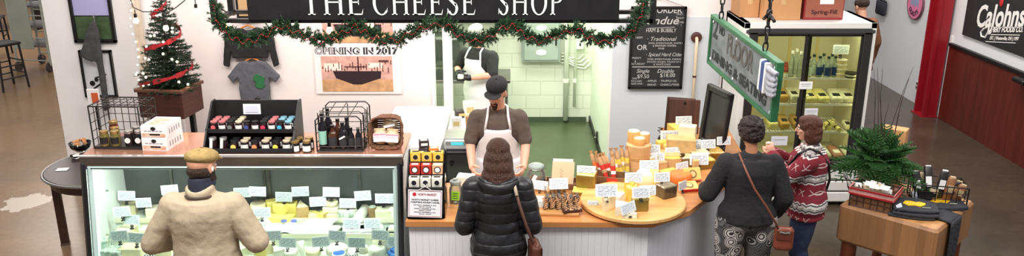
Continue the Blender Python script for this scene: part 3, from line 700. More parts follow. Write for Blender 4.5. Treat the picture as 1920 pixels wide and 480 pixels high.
# the pointing hand plaque on the right end
b = MB(); hx, hz = SL-.04, SH*.66
b.box((hx-.115, -.03, hz), (.07, .05, .20), b=.01); cuff = obj('cuff', b, mat('cuff_blue', (52, 74, 130), .6), t)
b = MB(); b.box((hx-.155, -.03, hz), (.03, .055, .21), b=.008); b.box((hx-.075, -.03, hz), (.016, .055, .21), b=.006); obj('cuff_edge', b, WHITE, cuff)
b = MB(); b.sph((hx, -.035, hz), (.075, .035, .085))
for k, zf in enumerate((.035, .0, -.035, -.066)): b.tube([(hx+.0, -.05, hz+zf), (hx+.055, -.062, hz+zf), (hx+.085, -.05, hz+zf-.002), (hx+.06, -.03, hz+zf)], .018, 8)
b.tube([(hx-.04, -.04, hz+.06), (hx+.0, -.06, hz+.088), (hx+.06, -.055, hz+.082), (hx+.10, -.04, hz+.075)], .019, 8)
o = obj('pointing_hand', b, mat('hand_white', (158, 160, 168), .6, noise=(20, .2)), t); organic(o, .005, 3)
# ---------------------------------------------------------------- right wall signs
def QS(p): # plane on the right wall: drawing x runs towards the camera (-Y), y up, normal -X
    return Matrix.Translation(p) @ Matrix(((0, 0, -1, 0), (-1, 0, 0, 0), (0, 1, 0, 0), (0, 0, 0, 1)))
XS = SX-.015
c0 = PX(1805, 65, XS); c1 = PX(1920, 107, XS)
CY = c0.y; CL = CY-c1.y+.35; CZ = (c0.z+c1.z)/2
t = thing('brand_sign_panel', 'black wall sign with white script CaJohns Fiery Foods Co. lettering', 'sign', (XS, CY, CZ))
b = MB(); b.box((0, -CL/2, .5), (.02, CL, 1.0)); obj('panel', b, mat('sign_charcoal', (38, 38, 40), .5, noise=(6, .15)), t)
q = lambda px, py: (PX(px, py, XS)-Vector((XS, CY, CZ)))
def wtext(s, px, py, px2, py2, size, bold=.004, shear=0.2):
    a = q(px, py); e = q(px2, py2); bb = MB(); an = math.atan2(e.z-a.z, a.y-e.y); bb.text(s, size, QS(a+Vector((-.011, 0, 0))) @ Matrix.Rotation(an, 4, 'Z'), .002, fit=(e-a).length, bold=bold, shear=shear); return bb
CW_ = mat('sign_cream', (236, 232, 226), .6)
obj('script_lettering', wtext('CaJohns', 1830, 50, 1920, 50, .40, .009, .3), CW_, t)
b = MB(); a = q(1851, 52)
b.tube([q(*k)+Vector((-.012, 0, 0)) for k in ((1862, 26), (1858, 44), (1855, 60), (1849, 70), (1842, 68), (1841, 60), (1846, 54), (1853, 51))], [.012, .014, .014, .014, .013, .012, .012, .008], 6); obj('script_tail', b, CW_, t)
obj('block_lettering', wtext('FIERY FOODS CO.', 1860, 60, 1919, 60, .092, .003, .4), CW_, t)
obj('small_lettering', wtext('EST. | Westerville, OH | 1997', 1857, 74, 1912, 76, .062, .001, .3), CW_, t)
b = MB()
for pya, pyb in (((1860, 65), (1914, 66)), ((1850, 78), (1906, 81))):
    a, e = q(*pya), q(*pyb); b.tube([a+Vector((-.012, 0, 0)), e+Vector((-.012, 0, 0))], .005, 4)
obj('rule_lines', b, CW_, t)
b = MB(); a = q(1880, 4); b.sph(a+Vector((-.015, 0, .0)), (.01, .04, .06)); obj('red_pepper_mark', b, mat('pepper_red', (190, 40, 40), .5), t)
# donuts sign
dc = PX(1718, 6, SX-.02)
t = thing('round_donut_sign', 'round pink wall sign with dark DONUTS lettering', 'sign', dc)
MX = Matrix(((0, 0, -1, 0), (-1, 0, 0, 0), (0, 1, 0, 0), (0, 0, 0, 1)))
rad = (dc.z-PX(1718, 37, SX-.02).z)
b = MB(); b.lathe([(rad, 0), (rad, .02)], (0, 0, 0), 40, MX); obj('disc', b, mat('donut_pink', (232, 128, 170), .5), t)
b = MB(); b.tube([Vector((-.012, rad*math.cos(2*PI*i/48), rad*math.sin(2*PI*i/48))) for i in range(48)], .014, 6, True); obj('rim', b, mat('donut_rim', (120, 70, 84), .5), t)
b = MB()
for i, c in enumerate('DONUTS'):
    a = R(-45+18*i); rr = rad*.80
    Q = Matrix.Translation((-.022, 0, 0)) @ MX @ Matrix.Rotation(a, 4, 'Z') @ Matrix.Translation((0, -rr, 0))
    b.text(c, rad*.40, Q, .001, align='CENTER', bold=.003)
obj('lettering', b, mat('donut_ink', (60, 30, 44), .5), t)
b = MB()
for i in range(9): b.box((-.023, .24*rad*(4-i)/2, rad*.1+.02*math.sin(i*2)), (.004, .06*rad, rad*(.5+.1*math.sin(i*1.7))), b=.0)
obj('blue_drips', b, mat('donut_blue', (130, 170, 196), .5), t)
# ================================================================ GLASS DISPLAY CASE
CX0, CX1, TOPZ, CF, CB = -3.29, -.835, 1.37, 5.94, 6.52
COPPER = mat('case_top', (206, 150, 124), .16, metal=.55, noise=(1.6, .2))
t = thing('display_case', 'long refrigerated glass cheese case with steel trim and copper-toned top', 'display case', ((CX0+CX1)/2, CF, 0))
W = CX1-CX0; hw = W/2
GF, GB = 1.285, .44   # glass top and bottom heights
b = MB(); b.box((0, (CB-CF)/2+.015, TOPZ-.02), (W, CB-CF-.03, .04), b=.004); obj('top_panel', b, COPPER, t)
b = MB(); b.box((0, .0, TOPZ-.045), (W+.01, .03, .09), b=.008); o = obj('front_trim', b, STEEL, t)
b = MB(); b.box((0, -.006, TOPZ+.0), (W+.012, .035, .008)); obj('trim_edge', b, mat('bright_edge', (220, 220, 220), .2, metal=.6), o)
b = MB(); b.box((0, -.012, TOPZ-.094), (W, .014, .012)); obj('trim_band', b, mat('violet_reflective', (60, 54, 84), .25, metal=.3), o)
b = MB(); b.box((0, (CB-CF)/2, .2), (W-.02, CB-CF, .4)); b.box((0, -.1, .3), (W, .2, .28), b=.01); obj('base_cabinet', b, mat('case_base', (210, 212, 214), .4), t)
b = MB(); b.box((0, -.05, .02+.03), (W-.06, .5, .1)); obj('kick_plate', b, BLACK, t)
CHAR = mat('case_black_edge', (26, 25, 28), .35)
def endwall(x, m=None):
    b = MB(); pts = [(-.16, .4), (-.145, .44), (-.005, GF+.0), (0, TOPZ-.09), (CB-CF, TOPZ-.09), (CB-CF, .4)]
    b.prism(pts, x-.008, x+.008, Matrix(((0, 0, 1, 0), (1, 0, 0, 0), (0, 1, 0, 0), (0, 0, 0, 1)))); return obj('end_panel', b, mat('end_white', (226, 230, 228), .4), t)
endwall(-hw+.02); endwall(hw-.02)
b = MB()
for x in (-hw+.015, hw-.02): b = MB(); b.tube([(x, -.165, .40), (x, -.01, GF+.02), (x, -.0, TOPZ-.06)], .022, 4); obj('corner_post', b, CHAR, t)
FR = mat('seal_grey', (176, 196, 192), .4)
b = MB()
for x in (-hw+.06, hw-.055): b.tube([(x, -.15, .42), (x, -.006, GF-.0)], .022, 4)
b.tube([(-hw+.05, -.002, GF-.005), (hw-.05, -.002, GF-.005)], .022, 4); obj('glass_frame', b, FR, t)
gl = glass('case_glass', (232, 240, 236), .10, .03)
b = MB(); sl = math.atan2(.145, GF-GB); L = math.hypot(.145, GF-GB)
b.box((0, -.075, (GF+GB)/2), (W-.09, .006, L), (-sl, 0, 0)); obj('front_glass', b, gl, t)
b = MB(); b.box((0, CB-CF-.01, (TOPZ+.56)/2-.02), (W-.06, .012, TOPZ-.62)); o = obj('rear_doors', b, mat('grey_mirror_door', (84, 86, 86), .3, metal=.1, noise=(2.2, .25)), t)
b = MB()
for x in (-.8, -.02, .02, .78): b.box((x, CB-CF-.022, 1.0), (.022, .014, .62))
obj('door_rail', b, STEEL, o)
deck = mat('deck_white', (232, 236, 226), .4)
b = MB(); b.box((0, (6.25+6.5)/2-CF, .34), (W-.06, .25, .68)); b.box((0, (6.08+6.25)/2-CF, .31), (W-.06, .17, .62)); b.box((0, (5.82+6.08)/2-CF, .27), (W-.06, .26, .54)); obj('stepped_deck', b, deck, t)
b = MB()
for y, z in ((6.243, .70), (6.073, .64)): b.box((0, y-CF, z), (W-.06, .008, .04))
obj('deck_lip', b, mat('lip_cream', (236, 232, 204), .4), t)
LED = mat('led_strip', (240, 255, 250), .4, emis=((236, 255, 250), 6))
b = MB(); b.box((0, .05, GF-.02), (W-.12, .03, .012)); obj('light_strip', b, LED, t)
b = MB(); b.box((-hw+.10, .12, GF-.25), (.015, .015, .01)); b.tube([(-hw+.07, .10, GF-.05), (-hw+.12, .12, GF-.03), (-hw+.2, .13, GF-.05)], .012, 6); obj('bracket', b, STEEL, t)
for x in (-.62, .62):
    a = bpy.data.lights.new('case_light', 'AREA'); a.shape = 'RECTANGLE'; a.size = 1.1; a.size_y = .04; a.energy = 8; a.color = (.95, 1, .96)
    o = bpy.data.objects.new('case_light', a); C.objects.link(o); o.location = ((CX0+CX1)/2+x, CF+.055, GF-.035); o.rotation_euler = (R(18), 0, 0)
# vertical light tube at the left inside end
b = MB(); b.box((-hw+.055, .0, .86), (.012, .02, .74), (-.17, 0, 0)); obj('light_strip', b, mat('led_side', (240, 255, 250), .4, emis=((226, 255, 246), 2.2)), t)
# ---------------------------------------------------------------- cheeses
CM = {
 'cream': mat('cheese_cream', (240, 228, 188), .5, noise=(14, .06)), 'pale': mat('cheese_pale', (244, 238, 208), .5, noise=(14, .05)),
 'yellow': mat('cheese_yellow', (240, 222, 124), .45, noise=(14, .08)), 'gold': mat('cheese_gold', (232, 190, 84), .45, noise=(14, .1)),
 'orange': mat('cheese_orange', (222, 120, 52), .45, noise=(14, .1)), 'white': mat('cheese_white', (246, 244, 232), .55, noise=(20, .05)),
 'blue': mat('cheese_blue_vein', (226, 230, 214), .5, noise=(38, .12), c2=(120, 140, 130)), 'rind': mat('cheese_brown_rind', (150, 122, 84), .7, noise=(20, .25)),
 'grey': mat('cheese_grey_rind', (168, 156, 128), .8, noise=(25, .2)), 'tan': mat('cheese_tan_rind', (204, 166, 110), .65, noise=(20, .15)), 'amber': mat('cheese_amber', (206, 142, 62), .5, noise=(14, .15)),
 'wrinkle': mat('bloomy_rind', (238, 234, 216), .85, noise=(26, .08), bump=(60, .4)),
}
def wedgepts(r, a, n=10): return [(0, 0)]+[(r*math.cos(R(-a/2+a*i/n)), r*math.sin(R(-a/2+a*i/n))) for i in range(n+1)]
def cheese(kind, loc, d, m, lab, rot=0, rind=None, group=None, nm=None):
    """d = (length, width, height)"""
    t = thing(nm or {'wedge': 'cheese_wedge', 'block': 'cheese_block', 'wheel': 'round_cheese', 'log': 'cheese_log', 'half': 'halved_round_cheese'}[kind], lab, 'cheese', loc, rot, group)
    l, w, h = d; b = MB(); m_ = CM[m]; rm = CM[rind] if rind else m_
    if kind == 'wedge':
        a = math.degrees(2*math.atan(w/2/l)); b.prism([(x-l*.6, y) for x, y in wedgepts(l, a)], 0, h); obj('paste', b, m_, t)
        b = MB(); pts = [(l*1.0*math.cos(R(-a/2+a*i/8))-l*.6, l*math.sin(R(-a/2+a*i/8))) for i in range(9)]; q = [(l*1.03*math.cos(R(-a/2+a*i/8))-l*.6, l*1.03*math.sin(R(-a/2+a*i/8))) for i in range(9)]
        b.prism(pts+q[::-1], -.0, h+.002); obj('rind', b, rm, t)
    elif kind == 'block':
        b.box((0, 0, h/2), (l, w, h), b=.006); obj('paste', b, m_, t)
        b = MB(); b.box((0, w/2+.001, h/2), (l*1.01, .006, h*1.01), b=.002); obj('rind', b, rm, t)
    elif kind == 'wheel':
        r = l/2; b.lathe([(r*.9, 0), (r, h*.15), (r*1.01, h*.5), (r, h*.85), (r*.9, h)], n=28); obj('body', b, rm, t, 'auto')
        b = MB(); b.lathe([(r*.88, h), (r*.86, h+.003)], n=28); obj('top_face', b, m_, t)
    elif kind == 'log':
        b.cyl((-l/2, 0, h/2), (l/2, 0, h/2), h/2, n=20); obj('body', b, rm, t, 'auto')
        b = MB()
        for s in (-1, 1): b.cyl((s*l/2, 0, h/2), (s*(l/2+.002), 0, h/2), h*.44, n=20)
        obj('cut_face', b, m_, t)
    elif kind == 'half':
        r = l/2; b.prism([(r*math.cos(PI*i/16), r*math.sin(PI*i/16)) for i in range(17)], 0, h); obj('paste', b, m_, t)
        b = MB(); b.prism([(r*math.cos(PI*i/16), r*math.sin(PI*i/16)) for i in range(17)]+[(r*1.03*math.cos(PI*i/16), r*1.03*math.sin(PI*i/16)) for i in range(16, -1, -1)], 0, h+.002); obj('rind', b, rm, t)
    return t
# price card, one prototype
def price_card():
    t = thing('price_card', 'x', 'price card')
    b = MB(); b.box((0, 0, .0), (.138, .003, .082), b=.001); obj('card', b, textcard('card_print', (240, 246, 248), (118, 132, 160), .138, .082, 8), t)
    b = MB(); b.lathe([(.017, 0), (.014, .006), (.006, .012), (.005, .022)], (0, .0, -.075), 12); b.box((-.006, .004, -.045), (.005, .01, .03), (0, .3, 0)); b.box((.006, .004, -.045), (.005, .01, .03), (0, -.3, 0))
    b.cyl((-.012, .006, -.03), (.012, .006, -.03), .004); obj('clip', b, BLACK, t)
    return t
_pc = [price_card()]; _pcused = [False]
def card(p, lab, yaw=0.0, tilt=0.0, roll=0.0, s=1.0, group=None, m=None):
    if not _pcused[0]: t = _pc[0]; _pcused[0] = True; t.location = p
    else: t = dup(_pc[0], p)
    t['label'] = lab
    if group: t['group'] = group
    t.rotation_euler = (tilt, roll, yaw); t.scale = (s, s, s)
    if m: 
        for c in t.children:
            if c.name.startswith('card'): c.material_slots[0].link = 'OBJECT'; c.material_slots[0].material = m
    return t
GREYCARD = textcard('card_print_grey', (206, 216, 214), (110, 122, 140), .138, .082, 8)
DK = {1: .68, 2: .62, 3: .54}; DD = {1: 6.36, 2: 6.16, 3: 5.96}
# cards of the case, by row (photo column, row) -> distance of the row
rows = {
 'back': (6.33, [(237, 367), (269, 380), (318, 356), (377, 366), (428, 370), (454, 361), (483, 359), (532, 369), (563, 359), (596, 378), (621, 360), (652, 381), (680, 367), (719, 372), (742, 372)]),
 'middle': (6.12, [(228, 397), (246, 412), (416, 398), (450, 397), (491, 398), (659, 419), (698, 419)]),
 'front': (5.93, [(223, 442), (256, 446), (475, 441), (511, 442), (539, 455), (601, 453), (632, 442), (669, 455), (713, 441), (742, 453)]),
}
CG = 'price cards inside the glass case'
ct = {'back': [], 'middle': [], 'front': []}
for rn, (D, L) in rows.items():
    L = sorted(L)
    for i, (px, py) in enumerate(L):
        p = PD(px, py, D); p.z -= .0
        floor_z = {'back': .68, 'middle': .62, 'front': .54}[rn]
        card(p, '%s white price card clipped in the %s row of the glass case' % (ordi(i, len(L)), rn), random.uniform(-.12, .12), -.12, random.uniform(-.08, .08), group=CG, m=GREYCARD if (px, py) in ((563, 359), (532, 369), (669, 455), (454, 361)) else None)
        ct[rn].append((px, p))
# back row cheeses: one or more under every card
def at(px, D, z): p = PD(px, 400, D); s = (D*math.cos(TH)+(CH-z)*math.sin(TH))/FP; return Vector(((px-960)*s, D, z))
CGR = 'cheeses in the glass case'
cases = []
def add(rn, px, D, z, kind, d, m, look, rot=0, rind=None): cases.append((rn, px, D, z, kind, d, m, look, rot, rind))
B_ = DK[1]
add('back', 213, 6.35, B_, 'half', (.22, .2, .07), 'pale', 'large half wheel of pale cheese', .3, 'white')
add('back', 244, 6.42, B_, 'block', (.11, .07, .10), 'cream', 'small upright cream cheese block', .2)
add('back', 292, 6.36, B_, 'block', (.13, .09, .09), 'pale', 'pale cheese block', .1)
add('back', 322, 6.36, B_, 'wedge', (.16, .1, .07), 'cream', 'cream cheese wedge', .5, 'tan')
add('back', 425, 6.36, B_, 'wheel', (.13, .13, .06), 'white', 'white rinded cheese wheel', 0, 'wrinkle')
add('back', 453, 6.36, B_, 'block', (.12, .08, .09), 'white', 'white square cheese block', .1)
add('back', 486, 6.38, B_, 'wheel', (.13, .13, .12), 'grey', 'tall tan cheese drum with grey top', 0, 'cream')
add('back', 512, 6.40, B_, 'block', (.09, .08, .13), 'yellow', 'tall yellow cheese block', .5)
add('back', 527, 6.34, B_+.05, 'block', (.11, .08, .08), 'yellow', 'tilted yellow cheese block on the heap', -.5)
add('back', 530, 6.30, B_, 'half', (.22, .2, .055), 'yellow', 'rounded yellow half wheel of cheese', PI)
add('back', 548, 6.38, B_, 'block', (.09, .08, .12), 'yellow', 'upright yellow cheese block with label sticker', .1)
add('back', 567, 6.34, B_, 'wedge', (.17, .10, .12), 'cream', 'tall cream cheese wedge', -1.2, 'tan')
add('back', 582, 6.32, B_, 'wedge', (.17, .09, .05), 'cream', 'flat cream cheese wedge', -.6)
add('back', 600, 6.33, B_, 'wedge', (.17, .10, .06), 'yellow', 'low pale yellow cheese wedge', -.3, 'tan')
add('back', 622, 6.35, B_, 'block', (.15, .11, .05), 'cream', 'wide cream cheese slab at base of stack', .1)
add('back', 622, 6.36, B_+.052, 'block', (.13, .09, .05), 'pale', 'pale cheese slab in middle of stack', -.1)
add('back', 623, 6.36, B_+.104, 'wheel', (.10, .1, .04), 'cream', 'small round cheese on top of stack', 0, 'cream')
add('back', 652, 6.34, B_, 'wheel', (.17, .17, .075), 'pale', 'ash-lined round white cheese', 0, 'blue')
add('back', 679, 6.33, B_, 'log', (.2, .08, .085), 'white', 'thick white cheese log', 1.45, 'white')
add('back', 699, 6.34, B_, 'wheel', (.07, .07, .10), 'blue', 'dark marbled cheese drum', 0, 'rind')
add('back', 719, 6.34, B_, 'block', (.13, .10, .085), 'pale', 'pale wrapped cheese block', .15)
add('back', 744, 6.34, B_, 'block', (.10, .08, .10), 'white', 'white cheese block against right end', -.1)
M_ = DK[2]
add('middle', 240, 6.15, M_, 'wheel', (.165, .2, .06), 'pale', 'large pale cheese wheel', 0, 'cream')
add('middle', 282, 6.15, M_, 'block', (.12, .1, .06), 'pale', 'pale cheese block', .2)
add('middle', 432, 6.13, M_, 'block', (.1, .08, .06), 'cream', 'cream cheese block beside man in jacket', .2)
add('middle', 459, 6.13, M_, 'wheel', (.12, .12, .07), 'gold', 'golden yellow round cheese', 0, 'gold')
add('middle', 482, 6.13, M_, 'wheel', (.09, .09, .06), 'white', 'small white round cheese', 0, 'wrinkle')
add('middle', 498, 6.14, M_, 'wedge', (.13, .08, .06), 'cream', 'cream wedge with orange rind', -1.2, 'orange')
F_ = DK[3]
add('front', 195, 5.98, F_, 'block', (.10, .09, .12), 'blue', 'blue veined cheese cube against left end', .1)
add('front', 214, 5.92, F_, 'block', (.16, .12, .06), 'blue', 'low blue veined cheese block', -.1)
add('front', 250, 5.95, F_, 'block', (.18, .12, .07), 'cream', 'wide cream cheese block', 0)
add('front', 306, 5.95, F_, 'block', (.14, .12, .05), 'cream', 'yellowish cheese slab partly behind jacket', .3)
add('front', 455, 5.95, F_, 'wedge', (.15, .12, .06), 'pale', 'pale wedge beside jacket sleeve', 1.3, 'white')
add('front', 470, 5.98, F_, 'block', (.14, .06, .10), 'pale', 'pale cheese slab lying slanted on wedges', -.5)
add('front', 489, 5.93, F_, 'wedge', (.14, .08, .07), 'yellow', 'light yellow wedge', -1.2)
add('front', 503, 5.97, F_, 'block', (.12, .06, .09), 'cream', 'thin cream slab', .6)
add('front', 520, 5.93, F_, 'wedge', (.13, .09, .06), 'white', 'white wedge with bloomy rind', -.9, 'wrinkle')
add('front', 545, 5.94, F_, 'wheel', (.11, .11, .035), 'white', 'flat white disc of cheese', 0, 'wrinkle')
add('front', 566, 5.97, F_, 'wedge', (.13, .06, .08), 'white', 'leaning white wedge', 1.9, 'wrinkle')
add('front', 588, 5.95, F_, 'wheel', (.12, .12, .04), 'pale', 'pale flat round cheese', 0, 'cream')
add('front', 632, 5.98, F_, 'wheel', (.17, .17, .05), 'white', 'broad white round cheese', 0, 'wrinkle')
add('front', 681, 5.98, F_, 'wheel', (.08, .08, .05), 'white', 'small black and white wrapped round cheese', 0, 'wrinkle')
add('front', 707, 5.92, F_, 'wheel', (.14, .14, .07), 'white', 'tall white round cheese, front one of pair', 0, 'wrinkle')
add('front', 716, 6.01, F_, 'wheel', (.14, .14, .11), 'cream', 'tall cream round cheese, rear one of pair', 0, 'pale')
for c in cases:
    rn, px, D, z, kind, d, m, look, rot, rind = c
    same = sorted((k[1], k[3]) for k in cases if k[0] == rn); i = same.index((px, z))
    cheese(kind, at(px, D, z), d, m, '%s in %s row of case, %s' % (look, rn, ordi(i, len(same))), rot, rind, CGR)
# striped labels, butter papers and trays
t = thing('label_sheet', 'white crumpled deli paper with blue oval print in case middle row', 'paper', at(560, 6.15, M_+.012))
b = MB()
nxx = 22
b.sheet(lambda u, v: (-.33+.62*u+.02*math.sin(9*v), -.08+.16*v, .025+.02*math.sin(7*u+2*v)+.014*math.sin(19*u-5*v)+.05*v), nxx, 6); o = obj('sheet', b, mat('deli_paper', (246, 246, 250), .5), t, True); mm = o.modifiers.new('s', 'SOLIDIFY'); mm.thickness = .003
b = MB()
for x in (-.12, -.04): b.lathe([(.026, 0), (.026, .003)], (x, .03, .09), 18, Matrix.Rotation(.5, 4, 'X') @ Matrix.Scale(.6, 4, (0, 1, 0)))
obj('oval_print', b, mat('blue_oval', (96, 104, 180), .5), t)
for px, lab, dk in ((622, 'black lidded tray of wrapped cheese in the case middle row, left of two', (30, 30, 32)), (742, 'black tray at the right end of the case middle row', (30, 30, 32))):
    t = thing('cheese_tray', lab, 'tray', at(px, 6.15, M_+.004), -.15 if px < 700 else 0)
    b = MB(); b.box((0, 0, .012), (.17, .15, .024), top=1.08, b=.004); obj('tray', b, mat('tray_black', dk, .3), t)
    b = MB(); b.box((0, .02, .035), (.12, .09, .03), b=.008); obj('contents', b, CM['pale'], t)
    b = MB(); b.box((0, .02, .052), (.1, .06, .003)); obj('label', b, PAPER, t)
for i, (px, lab) in enumerate(((665, 'leftmost white butcher paper parcel in the case middle row'), (697, 'white paper parcel under a card right of centre in the case middle row'))):
    t = thing('paper_parcel', lab, 'parcel', at(px, 6.16, M_), .2)
    b = MB(); b.box((0, 0, .03), (.19, .12, .06), top=.75, b=.01); obj('wrap', b, mat('deli_paper', (246, 246, 250)), t); b = MB(); b.box((0, -.0, .062), (.02, .09, .003)); obj('tape', b, PAPER, t)
def n_sp(n, l, t_, i):
    s = n.new('ShaderNodeSeparateXYZ'); l.new(t_.outputs['Object'], s.inputs[0]); return s.outputs[i]
STR = M2('striped_foil', lambda n, l, t_: ramp(n, l, mth(n, l, 'FRACT', mth(n, l, 'MULTIPLY', mth(n, l, 'ADD', n_sp(n, l, t_, 0), n_sp(n, l, t_, 1)), 50)), [(0, (30, 30, 30)), (.5, (236, 236, 230))], True))
for px, lab in ((282, 'black and white striped packet in case front row beside jacket'), (660, 'striped foil packet in case front row near the blue items')):
    t = thing('foil_packet', lab, 'packet', at(px, 5.89, F_), .1)
    b = MB(); b.box((0, 0, .015), (.09, .06, .03), b=.008); obj('packet', b, STR, t); b = MB(); b.box((0, 0, .031), (.03, .03, .002)); obj('seal', b, PAPER, t)
t = thing('blue_label_tub', 'white cheese tub with blue oval label in case front row', 'tub', at(636, 5.88, F_))
b = MB(); b.lathe([(.05, 0), (.055, .04), (.05, .045)], n=20); obj('tub', b, WHITE, t, True); b = MB(); b.lathe([(.045, .045), (.044, .048)], (0, 0, 0), 20); obj('label', b, mat('blue_oval2', (60, 110, 200), .5), t)
for i, (dx, dy, dz) in enumerate(((0, 0, 0), (.055, .01, 0), (.03, -.04, 0), (.03, .0, .03), (.085, -.03, 0))):
    lab = ['leftmost', 'rear', 'front', 'topmost', 'rightmost'][i]+' blue wax wrapped cheese ball at the right front of the glass case'
    p = at(733, 5.93, F_)+Vector((dx, dy, dz)); t = thing('wax_cheese', lab, 'cheese', p, 0, 'blue wrapped cheeses')
    b = MB(); b.sph((0, 0, .02), (.03, .03, .02), n=14); obj('ball', b, mat('blue_wax', (70, 130, 216), .3), t, True)
    b = MB(); b.cyl((0, 0, .038), (.005, 0, .052), .006, .012, 8); obj('twist', b, mat('blue_wax', (70, 130, 216)), t)
# ---------------------------------------------------------------- little round table left of the case
t = thing('round_table', 'small round dark table with metal edge standing left of the glass case', 'table', (-3.86, 7.42, 0))
DW = mat('dark_walnut', (58, 34, 26), .4, noise=(6, .3), stretch=(1, 1, 6)); TT = mat('dark_stone_top', (34, 26, 28), .3, noise=(12, .25))
rr = .56
b = MB(); b.lathe([(rr-.02, .72), (rr-.012, .73), (rr-.012, .75), (rr-.02, .752)], n=48); obj('table_top', b, TT, t)
b = MB(); b.tube([((rr-.004)*math.cos(2*PI*i/56), (rr-.004)*math.sin(2*PI*i/56), .738) for i in range(56)], .012, 6, True); obj('metal_edge', b, STEEL, t)
b = MB(); b.lathe([(rr-.06, .64), (rr-.055, .64), (rr-.055, .72), (rr-.06, .72)], n=40); obj('apron', b, DW, t)
for a in (200, 290, 20, 110): 
    x, y = .47*math.cos(R(a)), .47*math.sin(R(a)); b = MB(); b.box((x, y, .34), (.07, .07, .68), (0, 0, R(a)), top=1.15, b=.006); o = obj('leg', b, DW, t); bb = MB(); bb.box((x, y, .012), (.075, .075, .024), (0, 0, R(a))); obj('foot_cap', bb, STEEL, o)
t = thing('business_card', 'white note card lying on the dark round table', 'card', PH(117, 318, .754), .15)
b = MB(); b.box((0, 0, .002), (.10, .075, .003)); obj('card', b, PAPER, t); b = MB(); b.box((0, .0, .004), (.06, .004, .001)); b.box((0, .015, .004), (.05, .003, .001)); obj('print_line', b, mat('grey_ink', (180, 180, 184)), t)
t = thing('glass_bowl', 'glass bowl of dried snacks on round table beside the case', 'bowl', PH(152, 283, .754)); 
b = MB(); b.lathe([(.05, 0), (.09, .04), (.105, .09), (.10, .09), (.085, .045), (.045, .008)], n=28); obj('bowl', b, glass('clear_glass', (240, 240, 236), .3), t, True)
b = MB()
for i in range(16): b.sph((random.uniform(-.05, .05), random.uniform(-.05, .05), .05+random.uniform(0, .06)), (.03, .018, .008), Euler((random.random()*3, random.random()*3, 0)).to_matrix(), 8, 6)
o = obj('snacks', b, mat('snack_brown', (186, 130, 82), .7, noise=(20, .4)), t, True); o['kind'] = 'stuff'
t = thing('glass_dish', 'small glass dish on the round table touching the case end', 'dish', PH(149, 296, .754)+Vector((-.03, 0, 0)))
b = MB(); b.lathe([(.03, 0), (.05, .02), (.055, .03), (.05, .03), (.028, .006)], n=20); obj('dish', b, glass('clear_glass', (240, 240, 236)), t, True); b = MB(); b.sph((0, 0, .02), (.03, .03, .012), n=10); obj('contents', b, PAPER, t)
# ================================================================ THINGS ON TOP OF THE CASE
TZ = TOPZ
def wirebox(b, w, d, h, nx, ny, nz, r=.004, faces='FBLRT', rim=.006, D0=0):
    x0, x1, y0, y1 = -w/2, w/2, 0, d
    def seg(a, c, rr=r): b.cyl(a, c, rr, n=5, cap=False)
    for z in (0, h):
        b.tube([(x0, y0, z), (x1, y0, z), (x1, y1, z), (x0, y1, z)], rim, 5, True)
    for x in (x0, x1):
        for y in (y0, y1): seg((x, y, 0), (x, y, h), rim)
    for i in range(1, nx):
        x = x0+w*i/nx
        if 'F' in faces: seg((x, y0, 0), (x, y0, h))
        if 'B' in faces: seg((x, y1, 0), (x, y1, h))
        if 'T' in faces: seg((x, y0, h), (x, y1, h))
        if 'D' in faces: seg((x, y0, 0), (x, y1, 0))
    for j in range(1, nz):
        z = h*j/nz
        if 'F' in faces: seg((x0, y0, z), (x1, y0, z))
        if 'B' in faces: seg((x0, y1, z), (x1, y1, z))
        if 'L' in faces: seg((x0, y0, z), (x0, y1, z))
        if 'R' in faces: seg((x1, y0, z), (x1, y1, z))
    for k in range(1, ny):
        y = d*k/ny
        if 'L' in faces: seg((x0, y, 0), (x0, y, h))
        if 'R' in faces: seg((x1, y, 0), (x1, y, h))
        if 'T' in faces: seg((x0, y, h), (x1, y, h))
        if 'D' in faces: seg((x0, y, 0), (x1, y, 0))
# jars
def jar(nm, lab, r, h, body, lidm, labm=None, loc=(0, 0, 0), rot=0, hexa=False, cat='jar', group=None, badge=None):
    t = thing(nm, lab, cat, loc, rot, group); n = 8 if hexa else 18
    b = MB(); b.lathe([(r*.92, 0), (r, h*.06), (r, h*.68), (r*.82, h*.80), (r*.82, h*.84)], n=n); obj('glass_body', b, body, t, False if hexa else 'auto')
    b = MB(); b.lathe([(r*.88, h*.82), (r*.9, h*.84), (r*.9, h*.98), (r*.84, h)], n=18); obj('lid', b, lidm, t, 'auto')
    if labm:
        b = MB(); n_ = 10
        pts = []; q = []
        for i in range(n_+1):
            a = -PI/2+R(62)*(2*i/n_-1); pts.append((r*1.02*math.cos(a), r*1.02*math.sin(a))); q.append((r*.99*math.cos(a), r*.99*math.sin(a)))
        b.prism(pts+q[::-1], h*.15, h*.6); obj('label', b, labm, t)
    if badge:
        b = MB(); b.lathe([(r*.62, 0), (r*.62, .002)], (0, -r*1.03, h*.38), 16, RX90); obj('badge', b, badge, t)
    return t
# left wire crate lying on its side, with jars
base = PH(222, 281, TZ)
CRW = mat('crate_wire', (54, 50, 48), .4, metal=.6)
t = thing('wire_basket', 'dark wire basket on the case top at left end holding pickle jars', 'basket', (base.x, base.y+.01, TZ+.006), R(-3))
b = MB(); wirebox(b, .39, .27, .34, 7, 4, 5, .0032, 'BLRT', .006); obj('wire_frame', b, CRW, t)
b = MB(); b.box((0, .13, .01), (.38, .26, .012)); obj('base_tray', b, mat('tray_dark', (36, 34, 34), .4), t)
pick = mat('pickle_jar', (112, 100, 52), .12, noise=(30, .4)); dkj = mat('dark_jar', (34, 26, 26), .12, noise=(20, .4)); redj = mat('red_jar', (96, 30, 32), .15, noise=(20, .4))
gold = mat('gold_lid', (176, 146, 90), .3, metal=.7); silv = mat('silver_lid', (190, 188, 184), .3, metal=.8); lw = mat('label_white', (236, 234, 230), .6); lk = mat('label_black', (28, 26, 28), .5)
bz = TZ+.022; cx = base.x; cy = base.y
